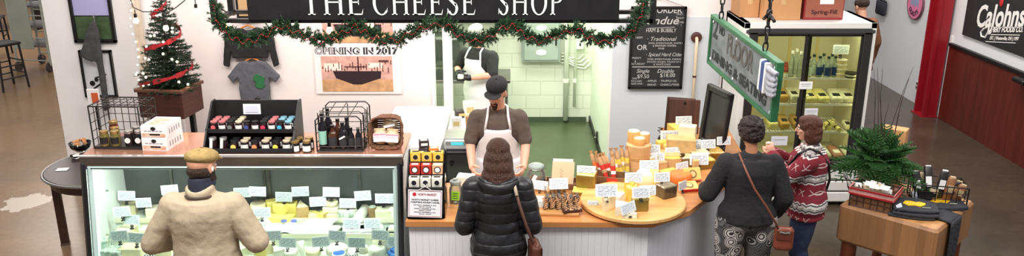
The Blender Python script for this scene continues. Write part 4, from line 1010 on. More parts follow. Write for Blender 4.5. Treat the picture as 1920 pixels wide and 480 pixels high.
spec = [(-.12, .05, pick, gold, lk, 'front left olive green pickle jar with gold lid in the left wire basket'), (-.035, .05, pick, gold, lk, 'front olive green pickle jar right of its twin in left wire basket'),
        (.07, .06, dkj, silv, lw, 'front dark jar with round white label in left wire basket'), (.15, .06, dkj, silv, lw, 'rightmost dark jar with silver lid in the left wire basket'),
        (-.075, .14, pick, gold, lk, 'rear olive green pickle jar between its neighbours in left wire basket'), (-.12, .22, redj, gold, lk, 'tall rear jar of red preserve in the left wire basket'), (.09, .16, dkj, silv, lk, 'rear dark jar behind the silver lidded jars in left wire basket')]
for x, y, m, ld, lb, lab in spec:
    jar('mason_jar', lab, .036, .12 if m is not redj else .15, m, ld, None if lb is lw else lb, (cx+x, cy+y, bz), badge=lw if lb is lw else None, group='jars in the left wire basket')
# stacked white cracker boxes
crk = mat('cracker_print', (186, 116, 76), .5, noise=(26, .25), c2=(236, 222, 206)); bxw = mat('box_white', (238, 236, 236), .45)
bf = PH(291, 283, TZ); fw_, fh = .205, .098
def cracker(lab, loc, rz=0):
    t = thing('cracker_box', lab, 'box', loc, rz, 'white cracker boxes')
    b = MB(); b.box((0, .13, fh/2), (fw_, .26, fh), b=.002); obj('carton', b, bxw, t)
    b = MB(); b.box((0, -.001, fh*.28), (fw_*.9, .003, fh*.30)); b.box((-.01, .13, fh+.0005), (fw_*.6, .2, .001)); obj('cracker_picture', b, crk, t)
    b = MB(); b.lathe([(.014, 0), (.014, .003)], (0, -.001, fh*.82), 14, RX90 @ Matrix.Scale(1.4, 4, (1, 0, 0))); b.box((.01, -.003, fh*.34), (fw_*.4, .002, fh*.12))
    obj('emblem', b, lk, t)
    b = MB()
    for i in range(5): b.box((fw_/2+.001, .05+.04*i, fh*.5), (.002, .012, fh*.4)); b.box((-fw_*.3+i*.03, -.0015, fh*.62), (.022, .002, .006))
    obj('side_print', b, mat('grey_print', (150, 150, 156), .6), t); return t
cracker('white cracker box on the case top, lower one of front stack', (bf.x, bf.y, TZ), R(-6))
cracker('white cracker box with cracker picture, upper one of front stack', (bf.x+.004, bf.y+.004, TZ+fh+.001), R(-4))
# two-tier black jar rack
ra = PH(467, 288, TZ)
t = thing('jar_rack', 'black two-tier wooden rack of jam jars on the case top', 'display rack', (ra.x, ra.y, TZ), 0)
RW = .665; blkw = mat('rack_black', (24, 22, 23), .55, noise=(10, .3))
b = MB(); b.box((0, .15, .008), (RW, .30, .016)); b.box((0, -.0, .02), (RW, .012, .04)); obj('lower_shelf', b, blkw, t)
b = MB(); b.box((0, .2, .145), (RW+.02, .22, .014)); b.box((0, .088, .155), (RW+.03, .012, .03)); obj('upper_shelf', b, blkw, t)
b = MB(); b.box((0, .315, .17), (RW+.0, .014, .34)); obj('back_panel', b, blkw, t)
for s in (-1, 1):
    b = MB(); b.prism([(0, 0), (.33, 0), (.33, .345), (.26, .345), (.08, .16), (0, .06)], s*RW/2-.007+s*.007, s*RW/2+.007+s*.007, Matrix(((0, 0, 1, 0), (1, 0, 0, 0), (0, 1, 0, 0), (0, 0, 0, 1)))); obj('side_panel', b, blkw, t)
tops = mat('jam_dark', (38, 20, 24), .1, noise=(20, .4))
blids = [mat('lid_'+k, c, .35) for k, c in (('rose', (190, 112, 114)), ('black', (30, 28, 30)), ('cream', (206, 188, 160)), ('sky', (120, 170, 186)))]
fcol = [(214, 96, 100), None, (120, 120, 124), None, (70, 80, 140), None, (214, 60, 90), None, (70, 180, 214), None]
lidc = [0, 0, 1, 2, 1, 1, 1, 0, 1, 3]
k = 0
nst = 9
def lidname(i): return ['rose', 'black', 'cream', 'pale blue'][i]
bj = {}
for row, (yy, zz_) in enumerate(((.118, 0), (.175, .0), (.232, .0))):
    for i in range(10):
        x = -RW/2+.045+i*(RW-.09)/9
        c = fcol[i] if row == 0 else None; li = lidc[i] if row == 0 else [0, 0, 1, 2, 1, 1, 1, 0, 3, 3][i]
        if row and i in (4, 5): continue
        where = ['front', 'middle', 'rear'][row]
        jar('jam_jar', '%s lidded jar%s, upper tier of black rack, %s row, %s' % (lidname(li), '' if not c else ' with badge', where, ordi(i, 10)), .029, .074, tops, blids[li], lw if not c else None, (ra.x+x, ra.y+yy, TZ+.153), hexa=True, badge=mat('badge%d' % i, c, .5) if c else None, group='jam jars in the upper tier of the rack')
for row, yy in enumerate((.045, .11)):
    for i in range(8):
        x = -RW/2+.05+i*(RW-.10)/7
        c = [None, None, (232, 210, 110), None, (226, 150, 96), None, (226, 220, 90), None][i] if row == 0 else None
        where = ['front', 'rear'][row]
        if i < 2 and row == 0: 
            tt = jar('clip_jar', 'tall clip-top jar with white strap label in lower tier of black rack, %s of two' % ('left' if i == 0 else 'right'), .032, .10, tops, silv, None, (ra.x+x, ra.y+yy, TZ+.017))
            b = MB(); b.box((-.006, -.033, .055), (.022, .004, .09), (0, .12, 0)); obj('strap_label', b, lw, tt)
            continue
        if i < 2: continue
        jar('jam_jar', 'dark jam jar%s, lower tier of black rack, %s row, %s' % ('' if not c else ' with badge', where, ordi(i, 8)), .033, .08, tops, blids[1] if i % 2 == 0 else blids[2], lw if not c else None, (ra.x+x, ra.y+yy, TZ+.017), hexa=True, badge=mat('lbadge%d' % i, c, .5) if c else None, group='jam jars in the lower tier of the rack')
t = thing('rack_sign', 'small white sign card standing in the top of black jar rack', 'card', (ra.x-.01, ra.y+.2, TZ+.153)); b = MB(); b.box((0, 0, .145), (.135, .004, .08), (-.1, 0, 0)); obj('card', b, mat('soft_card', (232, 232, 238), .5), t); b = MB(); b.box((0, 0, .05), (.01, .01, .11)); b.box((0, 0, .004), (.04, .03, .008)); obj('stand', b, BLACK, t)
b = MB(); b.box((0, -.006, .145), (.1, .002, .05), (-.1, 0, 0)); obj('print', b, mat('lilac_print', (206, 208, 224), .5), t.children[0])
# four jars right of the rack
for i, (dx, dy) in enumerate(((0, 0), (.088, .0), (.01, .075), (.09, .08))):
    p = PH(555, 285, TZ); jar('honey_jar', '%s gold lidded jar with white label in the four beside the rack' % ['front left', 'front right', 'rear left', 'rear right'][i], .034, .095, dkj, gold, lw, (p.x+dx, p.y+dy, TZ), group='four jars beside the rack')
# wire basket with bottles
bs = PH(637, 286, TZ)
t = thing('wire_basket', 'dark nested wire basket on the case top holding oil bottles', 'basket', (bs.x, bs.y+.01, TZ+.006), R(2))
b = MB(); w_, h_, d_ = .345, .30, .3
def arch(x0, x1, y, z1, r, dz=.03): return [(x0, y, 0), (x0, y, z1-dz), (x0+dz, y, z1), (x1-dz, y, z1), (x1, y, z1-dz), (x1, y, 0)]
for i, y in enumerate((0, .09, .18, .29)): b.tube(arch(-w_/2+.01*i, w_/2+.01*i, y, h_-.02+.012*i, 0), .006 if i in (0, 3) else .004, 6)
for z in (.0, .07, .14, .21):
    b.tube([(-w_/2, 0, z+.0), (-w_/2+.03, .29, z+.01)], .0035, 5); b.tube([(w_/2, 0, z), (w_/2+.03, .29, z+.01)], .0035, 5); b.tube([(-w_/2+.03, .29, z+.01), (w_/2+.03, .29, z+.01)], .0035, 5)
for i in range(1, 4): x = -w_/2+w_*i/4; b.tube([(x, 0, h_-.02), (x+.03, .29, h_+.016)], .0035, 5)
for y in (.07, .14, .22):
    for s in (-1, 1): b.tube([(s*w_/2+.1*y, y, 0), (s*w_/2+.1*y, y, h_-.01)], .0035, 5)
b.tube([(.03, .29, 0), (.03, .29, h_)], .004, 5); b.tube([(-w_/2, 0, 0), (w_/2, 0, 0)], .006, 6); b.tube([(-w_/2, 0, .04), (w_/2, 0, .04)], .004, 6)
for i in range(6): x = -w_/2+w_*i/5; b.tube([(x, 0, 0), (x+.02, .29, 0)], .003, 5)
obj('wire_frame', b, CRW, t)
b = MB(); b.box((.01, .14, .012), (w_*.96, .27, .014)); obj('base_tray', b, mat('tray_dark', (36, 34, 34)), t)
def bottle(lab, x, y, r, h, m, cap, lb=None, neck=.35, nm='oil_bottle', z=TZ+.027, grp='bottles in the right wire basket', cat='bottle'):
    t = thing(nm, lab, cat, (x, y, z), 0, grp)
    b = MB(); b.lathe([(r*.9, 0), (r, .008), (r, h*.58), (r*.7, h*.68), (r*neck, h*.76), (r*neck, h*.92)], n=16); obj('glass_body', b, m, t, 'auto')
    b = MB(); b.lathe([(r*neck*1.15, h*.9), (r*neck*1.15, h)], n=12); obj('cap', b, cap, t)
    if lb:
        b = MB(); p_ = []; q_ = []
        for i in range(9):
            a = -PI/2+R(65)*(2*i/8-1); p_.append((r*1.03*math.cos(a), r*1.03*math.sin(a))); q_.append((r*.98*math.cos(a), r*.98*math.sin(a)))
        b.prism(p_+q_[::-1], h*.1, h*.5); obj('label', b, lb, t)
bk_ = mat('bottle_black', (26, 24, 28), .12); bn_ = mat('bottle_brown', (74, 40, 26), .12); teal = mat('label_teal', (150, 200, 180), .5); dkl = mat('label_dark', (48, 46, 50), .6)
bx, by = bs.x, bs.y
bottle('tall dark wine bottle with teal label, front left of bottle basket', bx-.135, by+.06, .034, .27, bk_, bk_, teal, .36)
bottle('tall dark wine bottle behind the teal labelled bottle', bx-.11, by+.16, .034, .28, bk_, bk_, None, .36)
bottle('squat brown syrup bottle second from left in bottle basket', bx-.055, by+.05, .036, .18, bn_, bk_, dkl, .4)
bottle('brown bottle in the rear of the bottle basket, behind the squat one', bx-.035, by+.15, .034, .2, bn_, bk_, None, .4)
bottle('dark decorated bottle with white ribbon mark in middle of bottle basket', bx+.022, by+.05, .034, .2, bk_, bk_, dkl, .4)
bottle('dark bottle behind the decorated one in bottle basket', bx+.035, by+.15, .03, .21, bk_, bk_, None, .4)
bottle('small black bottle with dark label, fourth along front of basket', bx+.085, by+.05, .026, .16, bk_, bk_, dkl, .45)
bottle('small black bottle with silver cap, rightmost in the bottle basket', bx+.14, by+.055, .024, .165, bk_, silv, dkl, .5)
b = MB(); b.box((bx+.022, by+.012, TZ+.115), (.05, .003, .012), (0, -.5, 0)); tag(obj('gift_ribbon', b, PAPER), 'white ribbon slip tied on the dark decorated bottle', 'ribbon')
# wicker basket standing on its side with bags
wk = mat('wicker', (112, 72, 48), .6, noise=(40, .4), bump=(80, .5))
wb = PH(723, 283, TZ)
t = thing('wicker_basket', 'brown wicker basket tipped up at right end of the case top', 'basket', (wb.x, wb.y+.02, TZ), 0)
b = MB(); bw, bh = .255, .235
tl = .28
def wp(u, v, d): # u 0..1 around rim rounded square, d depth
    a = 2*PI*u; x = math.copysign(abs(math.cos(a))**.5, math.cos(a))*bw/2*(1-.25*d); z = math.copysign(abs(math.sin(a))**.5, math.sin(a))*bh/2*(1-.2*d)
    return Vector((x, d*.17+ (z+bh/2)*.25, z+bh/2+.008))
for ph in (0, PI/2, PI): b.tube([wp(i/72, 0, 0)+Vector((.006*math.cos(i*1.1+ph), -.006*math.sin(i*1.1+ph), .006*math.sin(i*1.1+ph))) for i in range(72)], .007, 5, True)
obj('braided_rim', b, wk, t, True)
b = MB()
for k in range(1, 8): b.tube([wp(i/60, 0, k/7)+Vector((0, .006*math.sin(i*2.5+k*PI), 0)) for i in range(60)], .008, 5, True)
for i in range(20): b.tube([wp(i/20, 0, 0), wp(i/20, 0, .5), wp(i/20, 0, 1)], .004, 5)
for k in range(-5, 6):
    z = bh/2+k*.017; b.tube([(-bw*.37, .17+z*.25, z), (0, .175+z*.25, z), (bw*.37, .17+z*.25, z)], .008, 5)
obj('woven_body', b, wk, t, True)
bagm = mat('snack_bag', (206, 178, 140), .4, noise=(20, .3)); 
def chev(n, l, t_):
    s = n.new('ShaderNodeSeparateXYZ'); l.new(t_.outputs['Object'], s.inputs[0])
    zig = mth(n, l, 'MULTIPLY', mth(n, l, 'PINGPONG', s.outputs[0], .008), 1.2)
    f = mth(n, l, 'FRACT', mth(n, l, 'MULTIPLY', mth(n, l, 'ADD', s.outputs[2], zig), 42))
    msk = mth(n, l, 'MULTIPLY', mth(n, l, 'LESS_THAN', f, .42), mth(n, l, 'GREATER_THAN', s.outputs[2], .002))
    return ramp(n, l, msk, [(0, (240, 238, 238)), (1, (216, 110, 128))])
CHEV = M2('chevron_label', chev, .5)
for i, (dx, dz, rz, lab) in enumerate(((-.05, .09, .1, 'snack bag with chevron label in wicker basket, left one'), (.045, .085, -.1, 'snack bag with chevron label in wicker basket, right front one'), (.02, .165, .4, 'brown snack bag with white stripe in the top of wicker basket'))):
    t = thing('snack_bag', lab, 'bag', (wb.x+dx, wb.y+.045+(.05 if i == 2 else .0)+dz*.2, TZ+dz))
    t.rotation_euler = (-.15, -rz*.6, 0)
    b = MB(); b.sph((0, .02, 0), (.062, .028, .06 if i < 2 else .04), n=14); b.box((0, .02, .055), (.09, .01, .03), b=.004); obj('pouch', b, bagm, t, True)
    b = MB(); b.box((0, -.010, -.0), (.10 if i < 2 else .09, .004, .066 if i < 2 else .02), b=.001); obj('label', b, CHEV if i < 2 else bxw, t)
# ================================================================ SERVICE COUNTER
HT_ = .93
WOOD = planks('counter_maple', (206, 142, 84), (176, 112, 60), .045, 1, .35, (3, 30, 30))
t = thing('service_counter', 'long L-shaped counter with maple top and white panelled front', 'counter', (0, 0, 0))
poly = [(-.80, 5.70), (1.05, 5.68), (1.37, 5.90), (2.12, 6.92), (2.20, 8.05), (1.52, 8.05), (1.30, 6.95), (1.02, 6.50), (-.80, 6.50)]
b = MB(); b.prism(poly, HT_-.04, HT_); obj('worktop', b, WOOD, t)
inp = [(-.78, 5.74), (1.03, 5.72), (1.34, 5.93), (2.08, 6.94), (2.15, 8.0), (1.56, 8.0), (1.34, 6.98), (1.0, 6.46), (-.78, 6.46)]
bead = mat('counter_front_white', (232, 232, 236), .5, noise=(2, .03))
b = MB(); b.prism(inp, .08, HT_-.04); obj('body', b, bead, t)
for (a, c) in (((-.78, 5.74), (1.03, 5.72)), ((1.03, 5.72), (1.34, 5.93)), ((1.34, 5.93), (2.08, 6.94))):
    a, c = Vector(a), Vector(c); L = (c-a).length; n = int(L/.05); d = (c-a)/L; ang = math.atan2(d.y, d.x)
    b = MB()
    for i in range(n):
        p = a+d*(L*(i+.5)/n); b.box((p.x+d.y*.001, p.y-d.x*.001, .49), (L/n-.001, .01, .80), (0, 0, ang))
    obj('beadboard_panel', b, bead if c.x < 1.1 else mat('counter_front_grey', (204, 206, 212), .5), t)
b = MB(); b.prism([(x*.995, y+.03) for x, y in inp], 0, .08); obj('plinth', b, BLACK, t)
for i, (px, lab) in enumerate(()): pass
# tea box display
tx0 = (762-960)*6.15/1550
t = thing('tea_display', 'black stepped display stand at left end of the counter holding tea boxes', 'display rack', (tx0+.135, 5.76, HT_), 0)
b = MB(); b.box((0, .14, .02), (.27, .30, .04)); b.box((0, .0, .125), (.27, .02, .25)); b.box((0, .05, .235), (.27, .09, .012)); b.box((0, .125, .31), (.27, .08, .012)); b.box((0, .20, .385), (.27, .08, .012)); b.box((0, .26, .22), (.27, .016, .42)); obj('shelves', b, blkw, t)
for s in (-1, 1):
    b = MB(); b.prism([(0, 0), (.28, 0), (.28, .46), (.24, .46), (0, .25)], s*.14-.005, s*.14+.005, Matrix(((0, 0, 1, 0), (1, 0, 0, 0), (0, 1, 0, 0), (0, 0, 0, 1)))); obj('side_panel', b, glass('smoked_side', (120, 120, 120), .3) if s > 0 else blkw, t)
teacol = {'w': ((226, 222, 206), 'white and green'), 'r': ((186, 44, 34), 'red'), 'y': ((228, 186, 70), 'yellow'), 'c': ((224, 176, 136), 'cream'), 'o': ((214, 120, 50), 'orange'), 'd': ((48, 36, 34), 'dark')}
rowsT = [('w', 'w', 'w'), ('r', 'r', 'c'), ('y', 'y', 'y')]; rn_ = ['bottom', 'middle', 'top']
for k in range(3):
    for i in range(3):
        c, nm = teacol[rowsT[k][i]]
        t = thing('tea_box', '%s tea box with round emblem, %s step, %s on the black counter stand' % (nm, rn_[k], ['left', 'centre', 'right'][i]), 'box', (tx0+.05+.086*i, 5.76+.025+.075*k, HT_+.243+.075*k), 0, 'tea boxes on the counter stand')
        b = MB(); b.box((0, .03, .037), (.078, .06, .072), b=.002); obj('carton', b, mat('tea_'+rowsT[k][i], c, .5), t)
        b = MB(); b.lathe([(.026, 0), (.026, .002)], (0, -.001, .037), 18, RX90); e = obj('emblem', b, lk if k == 1 else lw if k == 0 else mat('tea_gold', (236, 214, 120), .5), t)
        b = MB(); b.lathe([(.019, .002), (.019, .004)], (0, -.001, .037), 16, RX90); b.box((0, .03, .0735), (.05, .03, .001)); obj('emblem_ring', b, lw if k == 1 else lk, e)
for i, (dx, dz, c) in enumerate(((.08, .0, 'd'), (.155, 0, 'o'), (.08, .058, 'd'))):
    t = thing('tea_box', ['dark flat tea box lying left behind the top step of counter stand', 'orange flat tea box lying right behind top step of counter stand', 'dark topped tea box topmost on the counter stand'][i], 'box', (tx0+dx+.03, 6.0+.005*i, HT_+.43+dz), .1*i, 'tea boxes on the counter stand')
    b = MB(); b.box((0, 0, .028), (.075, .06, .055), b=.002); obj('carton', b, mat('tea_'+c, teacol[c][0], .5), t); b = MB(); b.box((0, -.031, .028), (.05, .002, .02)); b.box((0, 0, .056), (.05, .03, .001)); obj('label', b, lw, t)
# paper notice hanging in front of the stand
t = thing('paper_notice', 'white NORTH MARKET holiday hours notice hanging from the black counter stand', 'notice', (tx0+.13, 5.725, HT_+.025)); t.rotation_euler = (-.06, .04, 0)
NW, NH = .255, .215
b = MB(); b.box((0, 0, NH/2), (NW, .003, NH)); obj('paper', b, mat('notice_paper', (244, 242, 246), .6), t)
b = MB()
for c, d in (((0, 0, NH-.006), (NW-.016, 0, .003)), ((0, 0, .008), (NW-.016, 0, .003)), ((-NW/2+.008, 0, NH/2), (.003, 0, NH-.012)), ((NW/2-.008, 0, NH/2), (.003, 0, NH-.012))): b.box((c[0], -.003, c[2]), (d[0], .001, d[2]))
obj('border_line', b, mat('border_maroon', (140, 60, 60), .5), t)
b = MB(); b.text('NORTH MARKET', .024, QF((-.055, -.002, NH-.042)), .0005, bold=.0006, fit=.14)
obj('market_heading', b, mat('maroon_ink', (150, 50, 56), .5), t)
b = MB(); b.lathe([(.014, 0), (.014, .002)], (-.08, -.002, NH-.034), 16, RX90); obj('market_emblem', b, mat('red_ink', (196, 40, 50), .5), t)
b = MB()
for s, z, f in (('NORTH MARKET CHEESE', NH-.082, .20), ('CHRISTMAS HOLIDAY HOURS', NH-.102, .215), ('SATURDAY, DECEMBER 24, 2016', NH-.122, .17), ('8:00 AM - 5:00 PM', NH-.135, .09), ('SUNDAY, DECEMBER 25, 2016', NH-.150, .16), ('MARKET CLOSED', NH-.163, .09), ('MONDAY, DECEMBER 26, 2016', NH-.178, .16), ('9:00 AM - 5:00 PM', NH-.192, .09)):
    b.text(s, .017 if f > .19 else .010, QF((-f/2, -.002, z)), .0005, bold=.0005 if f > .19 else .0002, fit=f)
obj('lettering', b, mat('dark_ink', (36, 36, 44), .5), t)
b = MB(); b.tube([(-.05, -.005, NH-.002), (-.02, -.006, NH+.02), (0, -.006, NH+.03), (.02, -.006, NH+.02), (.05, -.005, NH-.002)], .0025, 5); b.tube([(0, -.006, NH+.03), (-.012, -.006, NH+.05)], .0025, 5); b.tube([(0, -.006, NH+.03), (.014, -.006, NH+.052)], .0025, 5); obj('string', b, lw, t)
# cookie rolls, jar with green label, white box
for i in range(3):
    p = PH(829, 388, HT_); t = thing('snack_roll', ['lowest', 'middle', 'topmost'][i]+' brown snack pack stacked beside the black counter stand', 'packet', (p.x, p.y+.02+.012*i, HT_+.045*i+.001), .1*i, 'stacked snack packs')
    b = MB(); b.box((0, 0, .021), (.062, .09, .04), b=.008); obj('pack', b, mat('pack_brown', (150, 84, 50), .4, noise=(40, .4)), t)
    b = MB(); b.lathe([(.018, 0), (.018, .003)], (0, -.044, .021), 14, RX90); obj('round_window', b, mat('tan_disc', (226, 188, 130), .5), t)
p = PH(855, 379, HT_)
t = thing('glass_jar', 'clear glass jar with bright green label on the counter near tea boxes', 'jar', p)
b = MB(); b.lathe([(.045, 0), (.052, .01), (.052, .12), (.04, .145), (.04, .16)], n=24); obj('glass_body', b, glass('jar_glass', (226, 236, 228), .3, .03, .12), t, True)
b = MB(); b.lathe([(.043, .155), (.045, .16), (.045, .182), (.02, .188), (.02, .2)], n=20); obj('lid', b, glass('jar_glass2', (214, 222, 214), .3, .05, .35), t, 'auto')
b = MB(); b.box((.0, -.053, .075), (.062, .003, .075), (0, .08, 0)); o = obj('label', b, mat('neon_green', (150, 222, 60), .5), t); b = MB()
for i in range(3): b.box((0, -.0555, .095-.02*i), (.04, .001, .004), (0, .08, 0))
obj('ink_line', b, mat('dark_ink', (36, 36, 44)), o)
t = thing('paper_stack', 'open white paper box on counter in front of the capped worker', 'paper box', PH(872, 349, HT_), R(-8))
b = MB(); b.box((0, .04, .04), (.13, .1, .08), top=1.1); obj('box', b, mat('offwhite_box', (238, 230, 216), .6), t); b = MB(); b.box((0, .04, .081), (.12, .09, .004), (0, .06, 0)); obj('sheets', b, PAPER, t)
# nut jar
t = thing('clip_top_jar', 'large clear clip-top jar of brown nuts beside the front woman', 'jar', PH(1005, 346, HT_))
b = MB(); b.lathe([(.06, 0), (.076, .012), (.08, .06), (.076, .11), (.056, .14), (.056, .155)], n=26); obj('glass_body', b, glass('jar_glass', (226, 236, 228)), t, True)
b = MB(); b.lathe([(.064, .15), (.066, .156), (.066, .172), (.05, .182), (.01, .186)], n=24); obj('lid', b, glass('jar_glass2', (214, 222, 214)), t, True)
b = MB(); b.tube([(.066*math.cos(a*.3), .066*math.sin(a*.3), .15) for a in range(21)], .002, 5, True); b.tube([(.066, 0, .15), (.085, 0, .13), (.08, 0, .17)], .002, 5); obj('clip_wire', b, STEEL, t)
b = MB()
for i in range(46): a = random.random()*6.3; r_ = .058*random.random()**.5; b.sph((r_*math.cos(a), r_*math.sin(a), .015+random.random()*.055), (.014, .01, .008), Euler((random.random()*3, random.random()*3, 0)).to_matrix(), 7, 5)
o = obj('nuts', b, mat('nut_brown', (170, 104, 52), .6, noise=(30, .4)), t, True); o['kind'] = 'stuff'
b = MB(); b.box((-.02, -.079, .08), (.03, .003, .07), (0, .5, 0)); obj('tag', b, PAPER, t)
# cream folded menu standing in a low tray
p = PH(1055, 347, HT_)
t = thing('wood_tray', 'low brown wooden tray behind the chocolate bars', 'tray', (p.x, p.y-.02, HT_), R(-4))
b = MB(); b.box((0, 0, .006), (.30, .16, .012))
for s in (-1, 1): b.box((0, s*.077, .025), (.30, .01, .045)); b.box((s*.146, 0, .025), (.01, .16, .045))
obj('tray', b, mat('tray_wood', (120, 80, 50), .5, noise=(8, .3)), t)
b = MB(); b.box((.14, 0, .055), (.012, .10, .03)); b.box((-.14, 0, .055), (.012, .10, .03)); obj('handle', b, mat('tray_wood', (120, 80, 50)), t)
t = thing('folded_menu', 'cream folded card panel leaning in the wooden tray', 'card', (p.x, p.y-.01, HT_+.014), R(6))
b = MB(); b.box((0, 0, .10), (.185, .006, .185), (-.2, .08, 0)); obj('front_panel', b, mat('cream_card', (232, 206, 168), .6), t)
b = MB(); b.box((.0, .03, .112), (.17, .004, .19), (-.14, .08, 0)); obj('white_panel', b, PAPER, t)
b = MB()
for i in range(7): b.box((-.02+.01*(i % 2), -.012-.0+(.05+.014*i-.10)*.2, .05+.014*i), (.006, .002, .004))
obj('dot_pattern', b, mat('brown_dot', (150, 116, 80), .6), t)
# chocolate nut bars on a board
p = PH(1052, 398, HT_)
t = thing('cutting_board', 'small maple board carrying chocolate nut bars at counter front', 'board', (p.x-.02, p.y+.03, HT_), R(-4))
b = MB(); b.box((0, 0, .013), (.32, .22, .026), b=.006); obj('board', b, planks('board_maple', (222, 168, 104), (196, 138, 80), .05, 1), t)
choc = mat('dark_chocolate', (62, 36, 28), .35, noise=(20, .3)); nutm = mat('chopped_nuts', (200, 158, 116), .6, noise=(60, .5), c2=(90, 54, 36))
for i in range(6):
    lab = 'chocolate nut bar leaning on the small maple board, %s' % ordi(i, 6)
    t = thing('chocolate_bar', lab, 'chocolate bar', (p.x-.115+.046*i, p.y+.03+.01*(i % 2), HT_+.03), R(-6+5*(i % 3)), 'chocolate nut bars')
    b = MB(); b.box((0, 0, .05), (.028, .10, .095), (0, .22, 0), b=.004); obj('chocolate', b, choc, t)
    b = MB()
    for k in range(26): b.sph(Vector((-.012+random.uniform(-.01, .014), -.051+random.random()*.1, .05+random.uniform(-.042, .045)))+Vector((.0, 0, 0)), (.009, .007, .008), n=6, m=4)
    for k in range(16): b.sph((.02*(k % 3-1)*.5+.0, -.052, .01+k*.0055), (.007, .004, .007), n=6, m=4)
    obj('nut_topping', b, nutm, t)
t = thing('chocolate_bar', 'broken chocolate nut slab lying flat in front of the leaning bars', 'chocolate bar', (p.x+.08, p.y-.05, HT_+.028), .2)
b = MB(); b.box((0, 0, .012), (.15, .06, .022), b=.004); obj('chocolate', b, choc, t); b = MB()
for k in range(40): b.sph((random.uniform(-.07, .07), random.uniform(-.026, .026), .024), (.008, .007, .006), n=6, m=4)
obj('nut_topping', b, nutm, t)
t = thing('bread_slices', 'pale dried bread slices in a clear pack behind chocolate bars', 'bread', PH(1040, 362, HT_), .1)
b = MB()
for i in range(4): b.box((-.05+.032*i, 0, .028), (.016, .07, .055), (0, .3, 0), b=.006)
obj('slices', b, mat('bread', (228, 196, 150), .7, noise=(30, .25)), t); b = MB(); b.box((0.0, 0, .031), (.17, .09, .062), b=.01); obj('wrapper', b, glass('wrap', (244, 244, 240), .3), t)
card(PH(1047, 366, HT_)+Vector((0, .0, .10)), 'wide white card above the bread slices behind chocolate bars', .1, -.5, 0, 1.1)
t = thing('leaflet_holder', 'white leaflet holder between front woman and chocolate bars', 'holder', PH(1018, 393, HT_), R(-8))
b = MB(); b.box((0, 0, .055), (.105, .008, .11), (-.12, 0, 0)); b.box((0, .02, .003), (.105, .06, .006)); obj('holder', b, PAPER, t); b = MB(); b.box((0, -.012, .04), (.08, .002, .06), (-.12, 0, 0)); obj('print', b, GREYCARD, t)
card(PH(1013, 360, HT_)+Vector((0, 0, .06)), 'white price card right beside the front woman sleeve', -.2, -.35, .05, .9)
# ---------------------------------------------------------------- round cheese board and cheeses
bc = PH(1187, 374, .975)
t = thing('round_board', 'large round maple cheese board overhanging the counter corner', 'board', (bc.x, bc.y, HT_))
b = MB(); b.lathe([(.10, 0), (.10, .012)], n=24); obj('base_ring', b, mat('tray_wood', (120, 80, 50)), t)
b = MB(); b.lathe([(.405, .012), (.412, .018), (.412, .04), (.405, .046)], n=64); obj('board', b, planks('round_board_maple', (232, 184, 118), (206, 146, 84), .055, 1, .35, (3, 30, 30)), t)
BZ = HT_+.047
CC = 'cheeses on the counter'
def wrapm(): return glass('cling_wrap', (248, 246, 240), .25, .08)
def pc(px, py, kind, d, m, lab, rot=0, rind=None, z=BZ, dz=0, wrap=False):
    p = PH(px, py, z); p.z += dz; p.y += d[1]*.35
    c = cheese(kind, p, d, m, lab, rot, rind, CC)
    if wrap and kind == 'block': b = MB(); b.box((0, 0, d[2]/2+.001), (d[0]*1.04, d[1]*1.06, d[2]*1.03), b=.008); obj('wrapper', b, wrapm(), c)
    return c
def cc(px, py, D, lab, yaw=0, tilt=-.15, roll=0, s=1.0): card(PD(px, py, D), lab, yaw, tilt, roll, s, m=None)
pc(1100, 360, 'block', (.15, .12, .11), 'yellow', 'yellow cheese block with pale top at the left of round board', R(-15), 'pale', HT_, .045, True)
pc(1107, 368, 'block', (.28, .11, .042), 'yellow', 'long flat pale yellow cheese slab under the yellow block', R(-10), 'cream', HT_, 0, True)
cc(1099, 321, PH(1100, 360, HT_).y+.03, 'white price card on the yellow block left of round board', R(-8), s=1.1)
t = thing('label_sticker_card', 'small white printed label propped at the left edge of round board', 'price card', PH(1112, 386, BZ-.01), R(-5)); b = MB(); b.box((0, .0, .022), (.085, .004, .044), (-.3, 0, 0)); obj('card', b, GREYCARD, t); b = MB(); b.box((0, .015, .004), (.07, .03, .006)); obj('foot', b, PAPER, t)
pc(1139, 395, 'wedge', (.15, .12, .105), 'cream', 'tall pale wedge with white rind on left of round board', 1.25, 'wrinkle')
cc(1137, 357, PH(1139, 395, BZ).y+.0, 'wide white price card over pale wedge on left of round board', .06, s=1.2)
pc(1161, 384, 'wedge', (.12, .10, .075), 'white', 'white soft cheese wedge rear of pair on round board', 1.5, 'wrinkle')
pc(1162, 403, 'wedge', (.13, .10, .075), 'white', 'white soft cheese wedge front of pair with thick rind on round board', 1.1, 'wrinkle')
pc(1182, 410, 'wedge', (.11, .09, .035), 'pale', 'thin pale slice at the front rim of the round board', .4, 'rind')
cc(1178, 390, PH(1180, 408, BZ).y, 'price card tilted over the thin slice at front rim of round board', .5, -.2, -.15, .95)
pc(1200, 396, 'block', (.12, .07, .10), 'yellow', 'plain yellow cheese block in centre of the round board', .05, 'tan', wrap=True)
pc(1193, 376, 'half', (.15, .12, .10), 'yellow', 'rounded yellow cheese piece behind the centre block', R(80), 'gold')
pc(1184, 368, 'wedge', (.14, .1, .12), 'gold', 'deep yellow wedge behind the rounded yellow piece', 1.6, 'gold')
cc(1202, 361, PH(1198, 396, BZ).y-.02, 'left of two overlapping price cards above the centre yellow block', .12)
cc(1214, 357, PH(1198, 396, BZ).y+.03, 'right of two overlapping price cards above the centre yellow block', .12, s=.95)
cc(1188, 333, PH(1186, 368, BZ).y+.02, 'white price card above the deep yellow wedge on round board', .05)
pc(1250, 371, 'block', (.13, .11, .10), 'grey', 'grey rinded square cheese block at right of round board', R(30), 'rind', wrap=True)
